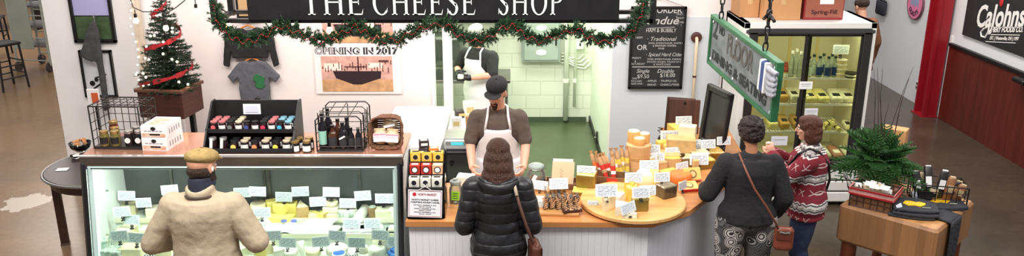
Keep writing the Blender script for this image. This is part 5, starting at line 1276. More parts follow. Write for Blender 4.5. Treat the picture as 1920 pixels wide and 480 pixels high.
pc(1236, 356, 'wedge', (.14, .09, .11), 'gold', 'yellow wedge just behind grey rinded block', 1.7, 'tan')
cc(1241, 332, PH(1246, 371, BZ).y+.06, 'price card standing on the grey rinded block', .15, s=.95)
pc(1216, 349, 'wheel', (.19, .19, .10), 'pale', 'large wrapped pale cheese wheel at back of round board', 0, 'cream')
pc(1228, 350, 'wedge', (.13, .08, .12), 'yellow', 'yellow wedge cut into the pale wheel at back of round board', 1.5, 'tan')
cc(1217, 311, PH(1216, 338, BZ).y, 'wide price card on the large pale wheel of round board', .03, s=1.15)
# tall stack in wooden band at left rear
p = PH(1197, 322, HT_)
t = thing('cheese_drum', 'tall tan drum of stacked cheeses behind the round board', 'cheese', (p.x, p.y+.05, HT_))
b = MB(); b.lathe([(.10, 0), (.105, .01), (.105, .125), (.10, .13), (.105, .14), (.108, .24), (.10, .25)], n=30); obj('body', b, mat('tan_wrapped', (226, 180, 124), .45, noise=(6, .18)), t, 'auto')
b = MB(); b.lathe([(.108, .115), (.11, .12), (.11, .14), (.108, .145)], n=30); obj('band', b, mat('tan_band', (198, 150, 92), .5), t)
for i, (a, r_) in enumerate(((150, .055), (20, .05), (265, .052))):
    x, y = .05*math.cos(R(a)), .05*math.sin(R(a)); tt = thing('cheese_log', ['left', 'right', 'front'][i]+' short tan cheese log standing on top of the tall drum', 'cheese', (p.x+x, p.y+.05+y, HT_+.251), 0, CC)
    b = MB(); b.lathe([(r_*.92, 0), (r_, .01), (r_, .09-.02*i), (r_*.9, .1-.02*i)], n=20); obj('body', b, mat('log_tan', (226, 172, 100), .5, noise=(10, .15)), tt, 'auto'); b = MB(); b.lathe([(r_*.85, .1-.02*i), (r_*.8, .104-.02*i)], n=20); obj('cut_face', b, CM['pale'], tt)
cc(1195, 262, p.y+.05, 'price card clipped at top of the tall cheese drum', .2, -.15, -.12, .95)
cc(1223, 280, p.y+.12, 'price card just right of the tall drum, rear of three', .03)
cc(1233, 294, p.y+.06, 'price card just right of tall drum, lower right of three', .1, s=.9)
cc(1221, 295, p.y+.02, 'price card just right of tall drum, lower left of three', .0, s=.75)
pc(1236, 320, 'block', (.13, .09, .08), 'tan', 'tan cheese block right of the tall drum', .3, 'rind', HT_)
pc(1222, 322, 'wedge', (.12, .1, .13), 'cream', 'cream wedge leaning between tall drum and wrapped wheel', 1.2, 'tan', HT_)
# wrapped cheese sticks in red, orange and yellow
sc_ = [(1118, 332, 'o', -.35), (1126, 336, 'r', -.30), (1133, 338, 'r', -.38), (1141, 338, 'r', -.42), (1148, 334, 'r', -.5), (1154, 330, 'y', -.28), (1160, 328, 'y', -.22), (1166, 326, 'y', -.10), (1172, 326, 'y', -.02), (1147, 344, 'r', -.05)]
kraft = mat('kraft', (190, 148, 104), .7, noise=(12, .25))
sm = {'o': (mat('stick_orange', (224, 112, 50), .45), 'orange'), 'r': (mat('stick_red', (206, 48, 36), .45), 'red'), 'y': (mat('stick_yellow', (226, 196, 80), .45), 'yellow')}
t = thing('wood_crate', 'open brown wooden box holding the wrapped cheese sticks', 'box', PH(1146, 346, HT_)+Vector((0, .04, 0)), R(-14))
b = MB(); b.box((0, 0, .006), (.29, .16, .012))
for s in (-1, 1): b.box((0, s*.077, .04), (.29, .01, .075)); b.box((s*.14, 0, .04), (.01, .16, .075))
obj('box', b, mat('box_brown', (122, 86, 56), .6, noise=(8, .3)), t); b = MB(); b.box((.02, -.084, .045), (.09, .003, .05)); obj('red_label', b, sm['r'][0], t)
for i, (px, py, c, rl) in enumerate(sc_):
    q_ = PH(px, py, HT_); L = .19
    lab = '%s wrapped cheese stick in the brown box on counter, %s' % (sm[c][1], ordi(i, len(sc_)))
    t = thing('wrapped_cheese_stick', lab, 'cheese stick', (q_.x+.02, q_.y+.03*(i % 2), HT_+.02)); t.rotation_euler = (-.35, rl, 0); t['group'] = 'wrapped cheese sticks'
    b = MB(); b.cyl((0, 0, 0), (0, 0, L*.62), .019, .021, 10); obj('wrap', b, sm[c][0], t)
    b = MB(); b.cyl((0, 0, L*.62), (0, 0, L), .021, .017, 10); b.cyl((0, 0, L), (0, 0, L+.03), .006, .02, 8); obj('paper_top', b, kraft, t)
    b = MB(); b.cyl((0, 0, L*.25), (0, 0, L*.4), .0215, .0225, 10); obj('band', b, lw if i % 2 else kraft, t)
# right-hand rear section
pc(1258, 312, 'half', (.26, .2, .09), 'gold', 'wrapped golden half wheel with hollow on the rear counter', R(190), 'tan', HT_)
pc(1252, 300, 'block', (.22, .16, .05), 'tan', 'flat tan cheese slab under golden pieces on rear counter', .1, 'tan', HT_+.05)
pc(1278, 287, 'block', (.26, .16, .13), 'tan', 'big tan cheese block at the top of rear counter heap', -.15, 'tan', HT_+.08)
pc(1288, 286, 'block', (.15, .1, .20), 'cream', 'upright pale yellow slab leaning at the top of heap', -.35, 'tan', HT_+.05, .05)
pc(1277, 275, 'wedge', (.34, .24, .16), 'gold', 'large golden wedge at very rear beneath the topmost card', 1.45, 'tan', HT_+.03)
pc(1243, 276, 'block', (.10, .08, .05), 'gold', 'little golden cheese block left of the topmost heap', .2, 'gold', HT_+.10)
pc(1256, 280, 'block', (.09, .08, .04), 'yellow', 'small yellow cheese piece left of topmost heap', .4, 'gold', HT_+.10)
cc(1282, 227, 7.55, 'topmost white price card on the large golden wedge, in front of cutting boards', .12, s=1.15)
cc(1257, 256, 7.25, 'wide white price card over the little golden blocks, left of top heap', .08, s=1.35)
cc(1263, 286, 7.0, 'price card in the hollow of the golden half wheel', .15, s=1.15)
cc(1287, 279, 7.05, 'rear of two stacked price cards centre right of the heap', .12, s=1.25)
cc(1300, 270, 7.15, 'tall white price card on rear counter, in front of the pale slab', .1, s=1.0)
pc(1287, 312, 'block', (.15, .12, .09), 'cream', 'cream cheese block in the middle of rear counter', .2, 'tan', HT_, 0, True)
pc(1312, 308, 'block', (.16, .12, .11), 'pale', 'pale wrapped cheese block on rear counter beside woman in black', .15, 'cream', HT_, 0, True)
pc(1335, 300, 'block', (.20, .16, .08), 'gold', 'flat golden wrapped slab nearest the black framed panel', .1, 'tan', HT_, 0, True)
pc(1322, 316, 'block', (.16, .1, .08), 'yellow', 'yellow wrapped block beside the sleeve of woman in black', .3, 'gold', HT_, 0, True)
pc(1304, 325, 'block', (.05, .04, .12), 'tan', 'slim brown bottle-shaped cheese piece at counter centre right', .1, 'rind', HT_)
cc(1311, 299, 6.78, 'wide price card over the pale wrapped block on rear counter', .06, s=1.2)
cc(1328, 270, 7.1, 'price card on flat golden slab, second from the right end', .15, s=1.0)
cc(1357, 264, 7.2, 'rightmost price card, beside the black framed panel', .12, s=.95)
pc(1258, 341, 'block', (.15, .12, .035), 'gold', 'flat golden open box of cheese in front of golden half wheel', .5, 'rind', HT_, .05)
pc(1258, 343, 'block', (.14, .12, .05), 'tan', 'dark tan cheese block under the flat golden piece', .4, 'rind', HT_)
t = pc(1277, 348, 'wheel', (.20, .20, .085), 'orange', 'orange red round cheese at the right behind round board', 0, 'orange', HT_)
cc(1279, 313, 6.62, 'price card upright above the orange round cheese', .55, s=1.0)
cc(1280, 348, 6.22, 'price card leaning below orange round cheese at counter edge', .8, -.1, 0, .85)
for i, (px, py, lab, rx) in enumerate(((1300, 343, 'yellow boxed cheese with round brown emblem standing behind its twin', -.5), (1297, 362, 'yellow boxed cheese with round brown emblem lying at counter edge', -1.25))):
    q_ = PH(px, py, HT_); t = thing('cheese_box', lab, 'cheese box', (q_.x, q_.y+.02, HT_+.012+.0*i), R(28 if i == 0 else 18)); t.rotation_euler = (rx, 0, R(12))
    b = MB(); b.box((0, .0, .055), (.15, .03, .11), b=.004); obj('carton', b, mat('boxed_yellow', (226, 190, 104), .5), t)
    b = MB(); b.lathe([(.035, 0), (.035, .003)], (0, -.015, .055), 22, RX90); e = obj('emblem', b, mat('emblem_brown', (120, 84, 40), .5), t); b = MB(); b.lathe([(.025, .003), (.025, .004)], (0, -.015, .055), 22, RX90); obj('emblem_centre', b, mat('emblem_tan', (214, 184, 120), .5), e)
    b = MB(); b.box((0, 0, .001), (.152, .032, .008)); obj('red_edge', b, sm['r'][0], t)
# two dark cutting boards leaning on the wall / black framed panel
wal = planks('walnut_board', (96, 58, 44), (62, 38, 32), .05, 0, .45, (30, 30, 3))
p0 = PH(1280, 250, HT_)
for i, (px, dy, lab, w_, h_) in enumerate(((1280, .0, 'striped dark walnut cutting board leaning behind cheeses, front one', .30, .34), (1274, .06, 'dark walnut cutting board leaning behind the front striped one', .28, .34))):
    q_ = PH(px, 250, HT_); t = thing('cutting_board', lab, 'board', (q_.x, q_.y+dy, HT_+.003), R(-4)); t.rotation_euler = (-.16, .03+.02*i, R(-6))
    b = MB(); b.box((0, 0, h_/2), (w_, .02, h_), b=.005); obj('board', b, wal, t); b = MB(); b.lathe([(.014, 0), (.014, .003)], (0, -.0105, h_-.04), 16, RX90); obj('hang_hole', b, BLACK, t)
A = PH(1312, 265, HT_); Bp = PH(1352, 290, HT_)
d = Bp-A; L = d.length; t = thing('black_frame_panel', 'large black framed panel leaning upright at right end of counter', 'frame', A); t.rotation_euler = (-.10, 0, math.atan2(d.y, d.x))
fh = .58; L *= 1.05
b = MB()
for c, s in (((L/2, 0, .03), (L, .05, .06)), ((L/2, 0, fh-.03), (L, .05, .06)), ((.03, 0, fh/2), (.06, .05, fh)), ((L-.03, 0, fh/2), (.06, .05, fh))): b.box(c, s, b=.008)
obj('frame', b, mat('satin_black', (34, 32, 34), .35), t); b = MB(); b.box((L/2, .008, fh/2), (L-.1, .02, fh-.1)); obj('panel', b, mat('dull_black', (48, 46, 48), .3), t)
t = thing('cable', 'dark tangled cable tuft behind the cheeses at the wall', 'cable', PH(1238, 262, HT_))
b = MB(); b.tube([(.0+.03*math.sin(i*1.9), .02*math.cos(i), .004+.014*i) for i in range(10)], .005, 6); obj('cord', b, BLACK, t, True); b = MB(); b.box((0, 0, .01), (.05, .03, .02), b=.005); obj('plug', b, BLACK, t)
# ---------------------------------------------------------------- scale on its stand
t = thing('equipment_stand', 'black metal stand with glass door cabinet beside the capped worker', 'stand', (-.50, 7.34, 0))
b = MB(); b.box((0, 0, .985), (.29, .5, .03), b=.006); obj('top', b, BLACK, t)
for x in (-.13, .13):
    for y in (-.23, .23):
        b = MB(); b.box((x, y, .487), (.022, .022, .974)); obj('leg', b, mat('dark_steel', (60, 62, 60)), t)
b = MB(); b.box((0, .06, .80), (.26, .30, .30), b=.01); o = obj('cabinet', b, mat('dark_cab', (52, 56, 50), .4), t); b = MB(); b.box((0, -.095, .80), (.22, .012, .24)); obj('window', b, mat('dark_window', (60, 66, 58)), o); b = MB(); b.sph((-.06, -.12, .84), .02); obj('knob', b, BLACK, o)
b = MB(); b.box((0, 0, .4), (.27, .48, .02)); obj('lower_shelf', b, BLACK, t)
t = thing('weighing_scale', 'white electronic scale with lit blue display on black stand', 'scale', (-.50, 7.26, 1.0), R(0))
b = MB(); b.box((0, .05, .035), (.24, .32, .07), top=.9, b=.01); obj('body', b, mat('scale_white', (206, 210, 208), .4), t)
b = MB(); b.box((0, .09, .085), (.25, .28, .012), b=.004); b.box((0, .09, .074), (.06, .06, .02)); obj('weighing_plate', b, STEEL, t)
b = MB(); b.box((0, -.10, .055), (.22, .03, .09), (.5, 0, 0), b=.006); h_ = obj('console', b, mat('scale_white', (206, 210, 208)), t)
b = MB(); b.box((0, -.122, .062), (.11, .004, .036), (.5, 0, 0)); obj('display', b, mat('lcd_blue', (80, 200, 214), .3, emis=((90, 214, 226), .7)), h_)
t = thing('plate_stack', 'flat white trays lying on the left work counter behind case', 'tray', (-.84, 7.42, .942))
b = MB()
for i in range(3): b.box((0, 0, .01+.014*i), (.24, .3, .012), (0, 0, .06*i), b=.004)
obj('trays', b, WHITE, t); b = MB(); b.box((0, 0, .047), (.2, .26, .003)); obj('liner', b, PAPER, t)
# ================================================================ GLASS DOOR FRIDGE
FX0, FX1, FY, FBk, FZ = 2.33, 3.66, 8.2, 8.93, 1.98
FW = FX1-FX0
t = thing('display_fridge', 'white two-door sliding glass display fridge with lit shelves', 'fridge', (FX0, FY, 0))
fw_m = mat('fridge_white', (232, 230, 224), .4, noise=(2, .03)); inn = mat('fridge_inside', (196, 190, 160), .5)
dk = mat('fridge_frame', (66, 62, 60), .35, metal=.5)
DEP = FBk-FY
b = MB(); b.box((.03, DEP/2, FZ/2+.04), (.06, DEP, FZ-.08), b=.004); b.box((FW-.03, DEP/2, FZ/2+.04), (.06, DEP, FZ-.08), b=.004); b.box((FW/2, DEP/2, FZ-.03), (FW, DEP, .06), b=.004); b.box((FW/2, DEP-.03, FZ/2), (FW, .05, FZ-.1)); b.box((FW/2, DEP/2, .26), (FW-.06, DEP-.04, .44))
obj('body', b, fw_m, t)
b = MB(); b.box((FW/2, -.006, FZ-.085), (FW-.04, .02, .03)); obj('trim_strip', b, STEEL, t)
b = MB()
for x in (.10, FW-.08): b.box((x, .01, 1.18), (.085, .05, 1.46), b=.006)
b.box((FW/2, .01, 1.89), (FW-.09, .05, .06), b=.006); b.box((FW/2, .01, .47), (FW-.09, .05, .08), b=.006); obj('door_surround', b, dk, t)
b = MB()
for k in range(3): b.box((FW/2, -.004, .06+.125*k+.05), (FW-.06, .03, .112), b=.012)
obj('louvre_grille', b, fw_m, t)
b = MB()
for x in (.1, FW-.1):
    for y in (.08, DEP-.08): b.cyl((x, y, 0), (x, y, .05), .03)
obj('foot', b, BLACK, t)
b = MB()
b.box((FW/2, DEP-.06, 1.2), (FW-.14, .01, 1.40)); b.box((.066, DEP/2+.03, 1.2), (.012, DEP-.14, 1.4)); b.box((FW-.066, DEP/2+.03, 1.2), (.012, DEP-.14, 1.4)); b.box((FW/2, DEP/2+.03, 1.915), (FW-.14, DEP-.14, .01)); b.box((FW/2, DEP/2+.03, .49), (FW-.14, DEP-.14, .01)); obj('liner', b, inn, t)
shz = [1.38, 1.10, .80]
for z in shz:
    b = MB()
    for x in [.09+i*.03 for i in range(int((FW-.18)/.03)+1)]: b.box((x, DEP/2+.02, z-.004), (.005, DEP-.2, .006))
    b.box((FW/2, .12, z-.006), (FW-.16, .012, .022)); b.box((FW/2, DEP-.1, z-.006), (FW-.16, .012, .012)); obj('wire_shelf', b, WHITE, t)
b = MB()
for x in (.35, .7, 1.0): b.box((x, DEP-.068, 1.2), (.03, .008, 1.36))
obj('shelf_rail', b, mat('rail_tan', (200, 180, 120), .5), t)
fg = glass('fridge_glass', (232, 236, 220), .12, .03)
mid = .12+ (FW-.2)*.48
for x0, x1, y in ((.135, mid+.02, .032), (mid-.02, FW-.125, .012)):
    b = MB()
    for xx in (x0, x1): b.box((xx, y, 1.185), (.035, .016, 1.36), b=.003)
    b.box(((x0+x1)/2, y, 1.852), (x1-x0, .016, .025)); b.box(((x0+x1)/2, y, .52), (x1-x0, .016, .03)); d = obj('door', b, mat('door_dark', (40, 38, 36), .35), t)
    b = MB(); b.box(((x0+x1)/2, y, 1.185), (x1-x0-.03, .006, 1.33)); obj('door_glass', b, fg, d)
    b = MB(); b.box((x0+.035 if y < .02 else x1-.06, y-.014, 1.1), (.016, .014, .2)); obj('handle', b, dk, d)
b = MB(); b.box((FW-.10, .07, 1.2), (.02, .02, 1.3)); b.box((.10, .07, 1.2), (.02, .02, 1.3)); obj('lamp', b, mat('fridge_lamp', (255, 250, 220), .4, emis=((255, 244, 190), 2.5)), t)
for x in (.36, .98):
    a = bpy.data.lights.new('fridge_light', 'AREA'); a.shape = 'RECTANGLE'; a.size = .5; a.size_y = .06; a.energy = 2.1; a.color = (1, .95, .78)
    o = bpy.data.objects.new('fridge_light', a); C.objects.link(o); o.location = (FX0+x, FY+.10, 1.88); o.rotation_euler = (R(28), 0, 0)
    for zz_ in (1.34, 1.06, .76):
        a = bpy.data.lights.new('fridge_light', 'AREA'); a.shape = 'RECTANGLE'; a.size = .5; a.size_y = .03; a.energy = .55; a.color = (1, .95, .78)
        o = bpy.data.objects.new('fridge_light', a); C.objects.link(o); o.location = (FX0+x, FY+.11, zz_); o.rotation_euler = (R(35), 0, 0)
b = MB()
for i, (px, py) in enumerate(((1345, 163), (1359, 172), (1370, 181))):
    p = PX(px, py, FX0-.002)-Vector((FX0, FY, 0)); b.lathe([(.028, 0), (.028, .002)], p, 18, Matrix.Rotation(-PI/2, 4, 'Y'))
obj('round_sticker', b, mat('sticker_grey', (190, 186, 180), .5), t)
# contents
def fx(px, D, z): return at(px, D, z)
GB = glass('clear_bottle', (226, 236, 224), .35, .03, .25, (214, 226, 214)); NB = mat('blue_label_bottle', (40, 60, 110), .25)
dcap = mat('dark_green_cap', (30, 50, 44), .4)
fi = 0
for i, (px, D) in enumerate(((1514, 8.36), (1523, 8.46), (1534, 8.38), (1541, 8.5), (1550, 8.36), (1557, 8.48), (1563, 8.38))):
    p = fx(px, D, shz[0]); bl = i >= 2
    bottle('%s water bottle on top shelf behind the right fridge door, %s' % ('blue labelled' if bl else 'clear', ordi(i, 7)), p.x, p.y, .034, .22, GB, dcap, NB if bl else mat('pale_label', (200, 214, 200), .5), .4, 'water_bottle', shz[0], 'bottles in the fridge', 'bottle')
for i, (px, D) in enumerate(((1482, 8.4), (1490, 8.5), (1498, 8.36))):
    p = fx(px, D, shz[0]); bottle('tall clear bottle in fridge behind the left door, %s of three' % ['leftmost', 'middle', 'rightmost'][i], p.x, p.y, .03, .27, GB, lw, None, .4, 'glass_bottle', shz[0], 'tall bottles in the fridge')
tubc = mat('dip_tub', (226, 206, 160), .4); tublid = mat('tub_lid', (240, 236, 220), .3)
for i in range(4):
    p = fx(1575, 8.36, shz[0]); t2 = thing('dip_tub', 'cream tub in the stack on top fridge shelf, %s' % ['bottom one', 'second from bottom', 'third from bottom', 'topmost'][i], 'tub', (p.x, p.y, shz[0]+.048*i+.001), 0, 'stacked tubs in the fridge')
    b = MB(); b.lathe([(.044, 0), (.052, .038)], n=18); obj('tub', b, tubc, t2); b = MB(); b.lathe([(.055, .037), (.055, .046)], n=18); obj('lid', b, tublid, t2)
p = fx(1594, 8.34, shz[0]); t2 = thing('dip_tub', 'wide flat tub with black label right of the tub stack in fridge', 'tub', p)
b = MB(); b.lathe([(.055, 0), (.066, .045)], n=22); obj('tub', b, tublid, t2); b = MB(); b.lathe([(.07, .044), (.07, .056)], n=22); b.lathe([(.057, .006), (.062, .03)], n=22); obj('lid', b, lk, t2)
p = PD(1577, 93, 8.34); card(p, 'white price card above the stacked tubs inside the fridge', 0, 0, 0, 1.2)
# sauces in the left door: rows of small jars going back
n_ = 0
for r_ in range(5):
    for k in range(3):
        p = fx(1444+k*14+r_*.0, 8.34+.085*r_, shz[0]); n_ += 1
        jar('sauce_jar', 'small red lidded jar on top fridge shelf at left, %s file, %s' % (['left', 'middle', 'right'][k], ['front', 'second from front', 'middle', 'second from back', 'back'][r_]), .028, .085, mat('sauce_body', (196, 160, 96), .3, noise=(20, .3)), [mat('lid_red', (150, 50, 40), .4), lk, mat('lid_red', (150, 50, 40))][k], lw, (p.x, p.y, shz[0]), group='small jars in the fridge')
pk = mat('pack_yellow', (222, 210, 140), .35, noise=(20, .15)); pk2 = mat('pack_film', (220, 216, 190), .25, noise=(20, .15))
def pack(px, D, z, lab, c=pk, w=.12, h=.05, l=.2, rz=0, blk=True):
    p = fx(px, D, z); t2 = thing('cheese_pack', lab, 'cheese pack', (p.x, p.y, z), rz, 'cheese packs in the fridge'); t2.rotation_euler = (.25, 0, rz)
    b = MB(); b.box((0, l*.4, h/2+.012), (w, l, h), top=.85, b=.012); obj('pack', b, c, t2, True)
    b = MB(); b.box((0, l*.25, h+.013), (w*.6, .06, .003)); obj('label', b, lk if blk else lw, t2)
for i, px in enumerate((1520, 1543, 1568, 1591)): pack(px, 8.36, shz[1], 'wrapped cheese pack on the middle fridge shelf right door, %s' % ordi(i, 4), pk if i < 2 else pk2, .125, .06, .22, [.1, .12, -.06, .04][i])
for i, px in enumerate((1448, 1468, 1489, 1506)): pack(px, 8.38, shz[1], 'wrapped cheese pack on the middle fridge shelf left door, %s' % ordi(i, 4), mat('pack_amber', (190, 150, 80), .35) if i in (1,) else pk2, .10, .08, .2, .05*i)
for i, (px, dz, D) in enumerate(((1546, 0, 8.34), (1558, 0, 8.4), (1572, 0, 8.36), (1551, .045, 8.37), (1563, .045, 8.4), (1540, 0, 8.46))):
    p = fx(px, D, shz[2]); t2 = thing('string_cheese', 'thick yellow cheese stick on lower fridge shelf, %s' % ['front left', 'front middle', 'front right', 'upper left of pile', 'upper right of pile', 'rear left'][i], 'cheese', (p.x, p.y, shz[2]+dz+.001), R(20*(i % 3)-10), 'yellow cheese sticks')
    b = MB(); b.cyl((-.05, -.05, .024), (.03, .08, .024), .024, n=14); obj('body', b, pk, t2, 'auto'); b = MB(); b.cyl((-.012, 0.012, .024), (.0, .03, .024), .0248, n=14); obj('label', b, lk, t2)
for i, px in enumerate((1588, 1602)): pack(px, 8.36, shz[2], 'small pale pack on the lower fridge shelf right of yellow sticks, %s' % ['left one', 'right one'][i], pk2, .07, .06, .12)
for i, px in enumerate((1448, 1470, 1494)): pack(px, 8.38, shz[2], 'pack on the lower fridge shelf left door, %s' % ordi(i, 3), mat('pack_amber', (190, 150, 80)) if i else pk, .10, .08, .2)
for i, px in enumerate((1548, 1570, 1592)): pack(px, 8.34, .497, 'dark tray pack on the fridge floor, %s' % ordi(i, 3), [mat('pack_pale', (206, 200, 180), .4), mat('pack_rose', (170, 120, 100), .4), pk2][i], .11, .04, .2, .1, False)
for px, py, px2, lab in ((1511, 160, 0, 'white paper notice taped at the middle of fridge doors'), (1521, 210, 0, 'grey paper notice taped low on right fridge door')):
    p = PD(px, py, FY-.0); t2 = thing('paper_notice', lab, 'notice', p); b = MB(); b.box((0, 0, 0), (.135, .003, .08)); obj('paper', b, mat('paper', (243, 243, 240)) if py < 200 else mat('soft_card', (232, 232, 238)), t2); b = MB(); b.box((0, -.002, .012), (.1, .001, .006)); b.box((0, -.002, -.008), (.09, .001, .004)); obj('print', b, mat('grey_print', (150, 150, 156)), t2)
p = PD(1461, 264, FY-.0); t2 = thing('paper_notice', 'white paper notice taped low on left fridge door between the women', 'notice', p); b = MB(); b.box((0, 0, 0), (.17, .003, .10)); obj('paper', b, mat('soft_card', (232, 232, 238)), t2); b = MB(); b.box((0, -.002, .012), (.12, .001, .006)); obj('print', b, mat('grey_print', (150, 150, 156)), t2)
# boxes on the fridge
cbm = mat('cardboard', (190, 138, 92), .7, noise=(4, .08)); rdb = mat('red_carton', (150, 46, 44), .5, noise=(4, .1)); rb2 = mat('brown_red_carton', (158, 92, 72), .55, noise=(4, .1))
def cbox(x0, x1, y0, h, m, lab, rz=0, dep=.36, face=None, texts=()):
    a = at(x0, y0, FZ); c = at(x1, y0, FZ); w = c.x-a.x
    t2 = thing('cardboard_box', lab, 'box', ((a.x+c.x)/2, y0, FZ+.002), rz)
    b = MB(); b.box((0, dep/2, h/2), (w, dep, h), b=.004); obj('carton', b, m, t2)
    b = MB(); b.box((0, dep/2, h+.0015), (.05, dep, .003)); b.box((0, -.0015, h*.7), (.05, .003, h*.5)); obj('tape', b, mat('tape_tan', (206, 168, 120), .3), t2)
    if face: b = MB(); b.box((0, -.002, h*.42), (w*.94, .003, h*.7)); obj('face_print', b, face, t2)
    for s, x, z, size, fit, ink_ in texts: b = MB(); b.text(s, size, QF((x, -.005, z)), .0008, fit=fit, bold=.001); obj('lettering', b, ink_, t2)
    return t2, w
cbox(1386, 1422, 8.50, .30, cbm, 'left brown cardboard box on the fridge, mostly behind another')
cbox(1432, 1500, 8.34, .34, mat('cardboard2', (196, 144, 96), .7, noise=(4, .08)), 'plain brown cardboard box in the middle of the fridge top')
t2, w = cbox(1506, 1580, 8.36, .34, rdb, 'red and brown carton reading Spring-Fill at right of fridge top', face=rb2, texts=(('Spring-Fill', -.13, .06, .06, .26, mat('spring_ink', (64, 20, 24), .5)),))
b = MB(); b.box((.02, -.004, .19), (.14, .003, .06)); obj('label', b, PAPER, t2)
# ================================================================ BUTCHER BLOCK TABLE
RZ = R(-45); TC = Vector((3.30, 6.39, 0)); BT = .80
lx = Vector((math.cos(RZ), math.sin(RZ), 0)); ly = Vector((-math.sin(RZ), math.cos(RZ), 0))
def TL_(u, v, z=0): return TC+lx*u+ly*v+Vector((0, 0, z))
BL, BWd = .78, .86
t = thing('butcher_block_table', 'thick maple butcher block table on turned legs at right', 'table', TC, RZ)
bbm = planks('block_front', (170, 122, 78), (132, 92, 58), .062, 0, .5, (14, 14, 2)); 
b = MB(); b.box((0, 0, BT-.165), (BL, BWd, .33), b=.022); obj('block', b, bbm, t)
b = MB(); b.box((0, 0, BT-.001), (BL-.05, BWd-.05, .003)); obj('top_face', b, planks('block_top', (198, 146, 92), (166, 112, 64), .05, 0, .5, (6, 20, 6)), t)
for u in (-.30, .30):
    for v in (-.34, .34):
        b = MB(); b.lathe([(.035, 0), (.045, .05), (.04, .12), (.055, .2), (.035, .24), (.062, .30), (.062, .47)], (u, v, 0), 18); obj('leg', b, mat('turned_leg', (120, 62, 36), .45, noise=(8, .2)), t, 'auto')
# wooden crate with red and white ribbon
ca = PH(1592, 385, BT); cb = PH(1669, 403, BT); d = cb-ca; yaw = math.atan2(d.y, d.x); CL_ = d.length; CDp = .24; CHt = .165
t = thing('wire_crate', 'rusty wire crate with red and white ribbon holding packets on butcher block', 'crate', (ca.x, ca.y, BT+.002), yaw)
b = MB(); bb = b; b.M = Matrix.Translation((CL_/2, 0, 0)); wirebox(b, CL_, CDp, CHt, 6, 4, 3, .003, 'FBLRD', .008); obj('wire_frame', b, mat('rusty_wire', (84, 58, 46), .6, metal=.3, noise=(30, .3)), t)
b = MB(); b.box((CL_/2, CDp/2, .012), (CL_-.01, CDp-.01, .012)); b.box((CL_/2, .012, CHt*.40), (CL_-.02, .010, CHt*.72)); b.box((CL_/2, CDp-.012, CHt*.4), (CL_-.02, .01, CHt*.72)); b.box((CL_-.012, CDp/2, CHt*.4), (.01, CDp-.03, CHt*.72)); b.box((.012, CDp/2, CHt*.4), (.01, CDp-.03, CHt*.72)); obj('cardboard_lining', b, mat('crate_lining', (120, 82, 54), .7, noise=(14, .3)), t)
b = MB()
for s in (-1, 1):
    y_ = -.012 if s < 0 else CDp+.012
    b.box((CL_/2, y_, CHt-.028), (CL_+.02, .006, .055)); 
b.box((CL_+.012, CDp/2, CHt-.028), (.006, CDp+.02, .055)); b.box((-.012, CDp/2, CHt-.028), (.006, CDp+.02, .055))
rb = obj('ribbon', b, mat('ribbon_blush', (206, 150, 140), .5, noise=(20, .2)), t)
b = MB()
for z in (CHt-.05, CHt-.006):
    b.box((CL_/2, -.017, z), (CL_+.02, .004, .014)); b.box((CL_/2, CDp+.017, z), (CL_+.02, .004, .014)); b.box((CL_+.017, CDp/2, z), (.004, CDp+.02, .014)); b.box((-.017, CDp/2, z), (.004, CDp+.02, .014))
obj('ribbon_edge', b, mat('ribbon_red', (170, 26, 36), .45), rb)
def CP(u, v, z): return Vector((ca.x, ca.y, BT))+Vector((math.cos(yaw), math.sin(yaw), 0))*u+Vector((-math.sin(yaw), math.cos(yaw), 0))*v+Vector((0, 0, z))
pkm = [mat('packet_brown', (146, 100, 66), .4, noise=(20, .3)), mat('packet_white', (228, 222, 216), .4), mat('packet_black', (40, 36, 36), .4), mat('packet_cream', (206, 180, 140), .4)]
k = 0
pl = ['brown', 'white', 'black', 'cream']
wh = ['front left', 'front second', 'front third', 'front right', 'rear left', 'rear second', 'rear third', 'rear right']
for v in (.07, .17):
    for i in range(4):
        c = (k*3) % 4 if k % 2 else (k+1) % 4
        t2 = thing('food_packet', '%s packet standing in the ribboned crate, %s' % (pl[c], wh[k]), 'packet', CP(.04+.075*i, v, .02)); t2.rotation_euler = (random.uniform(-.3, .2), random.uniform(-.3, .3), yaw+random.uniform(-.3, .3)); t2['group'] = 'packets in the ribboned crate'
        b = MB(); b.box((0, 0, .08), (.062, .03, .16), top=.85, b=.008); obj('pouch', b, pkm[c], t2, True); b = MB(); b.box((0, -.016, .1), (.045, .003, .05)); b.box((0, 0, .165), (.05, .012, .012)); obj('label', b, PAPER if c != 1 else lk, t2); k += 1
t2 = thing('bottle_neck', 'clear bottle with silvery cap leaning in left corner of ribboned crate', 'bottle', CP(.03, .12, .02)); t2.rotation_euler = (-.2, -.5, 0)
b = MB(); b.lathe([(.026, 0), (.028, .01), (.028, .13), (.012, .18), (.012, .22)], n=16); obj('glass_body', b, glass('clear_glass', (240, 240, 236)), t2, True); b = MB(); b.lathe([(.014, .215), (.014, .245)], n=12); obj('cap', b, silv, t2)
for i, (u, v, r) in enumerate(((.16, .04, .5), (.24, .06, -.2), (.12, .08, .1))):
    t2 = thing('tag_card', 'white slip lying on packets in ribboned crate, %s of three' % ['middle', 'right', 'left'][i], 'card', CP(u, v, .195)); t2.rotation_euler = (.5, r*.3, yaw+r); b = MB(); b.box((0, 0, 0), (.075, .05, .002)); obj('card', b, PAPER, t2); b = MB()
    for kk in range(3): b.box((0, .012-.012*kk, .0015), (.05, .003, .0008))
    obj('print', b, mat('grey_print', (150, 150, 156)), t2)
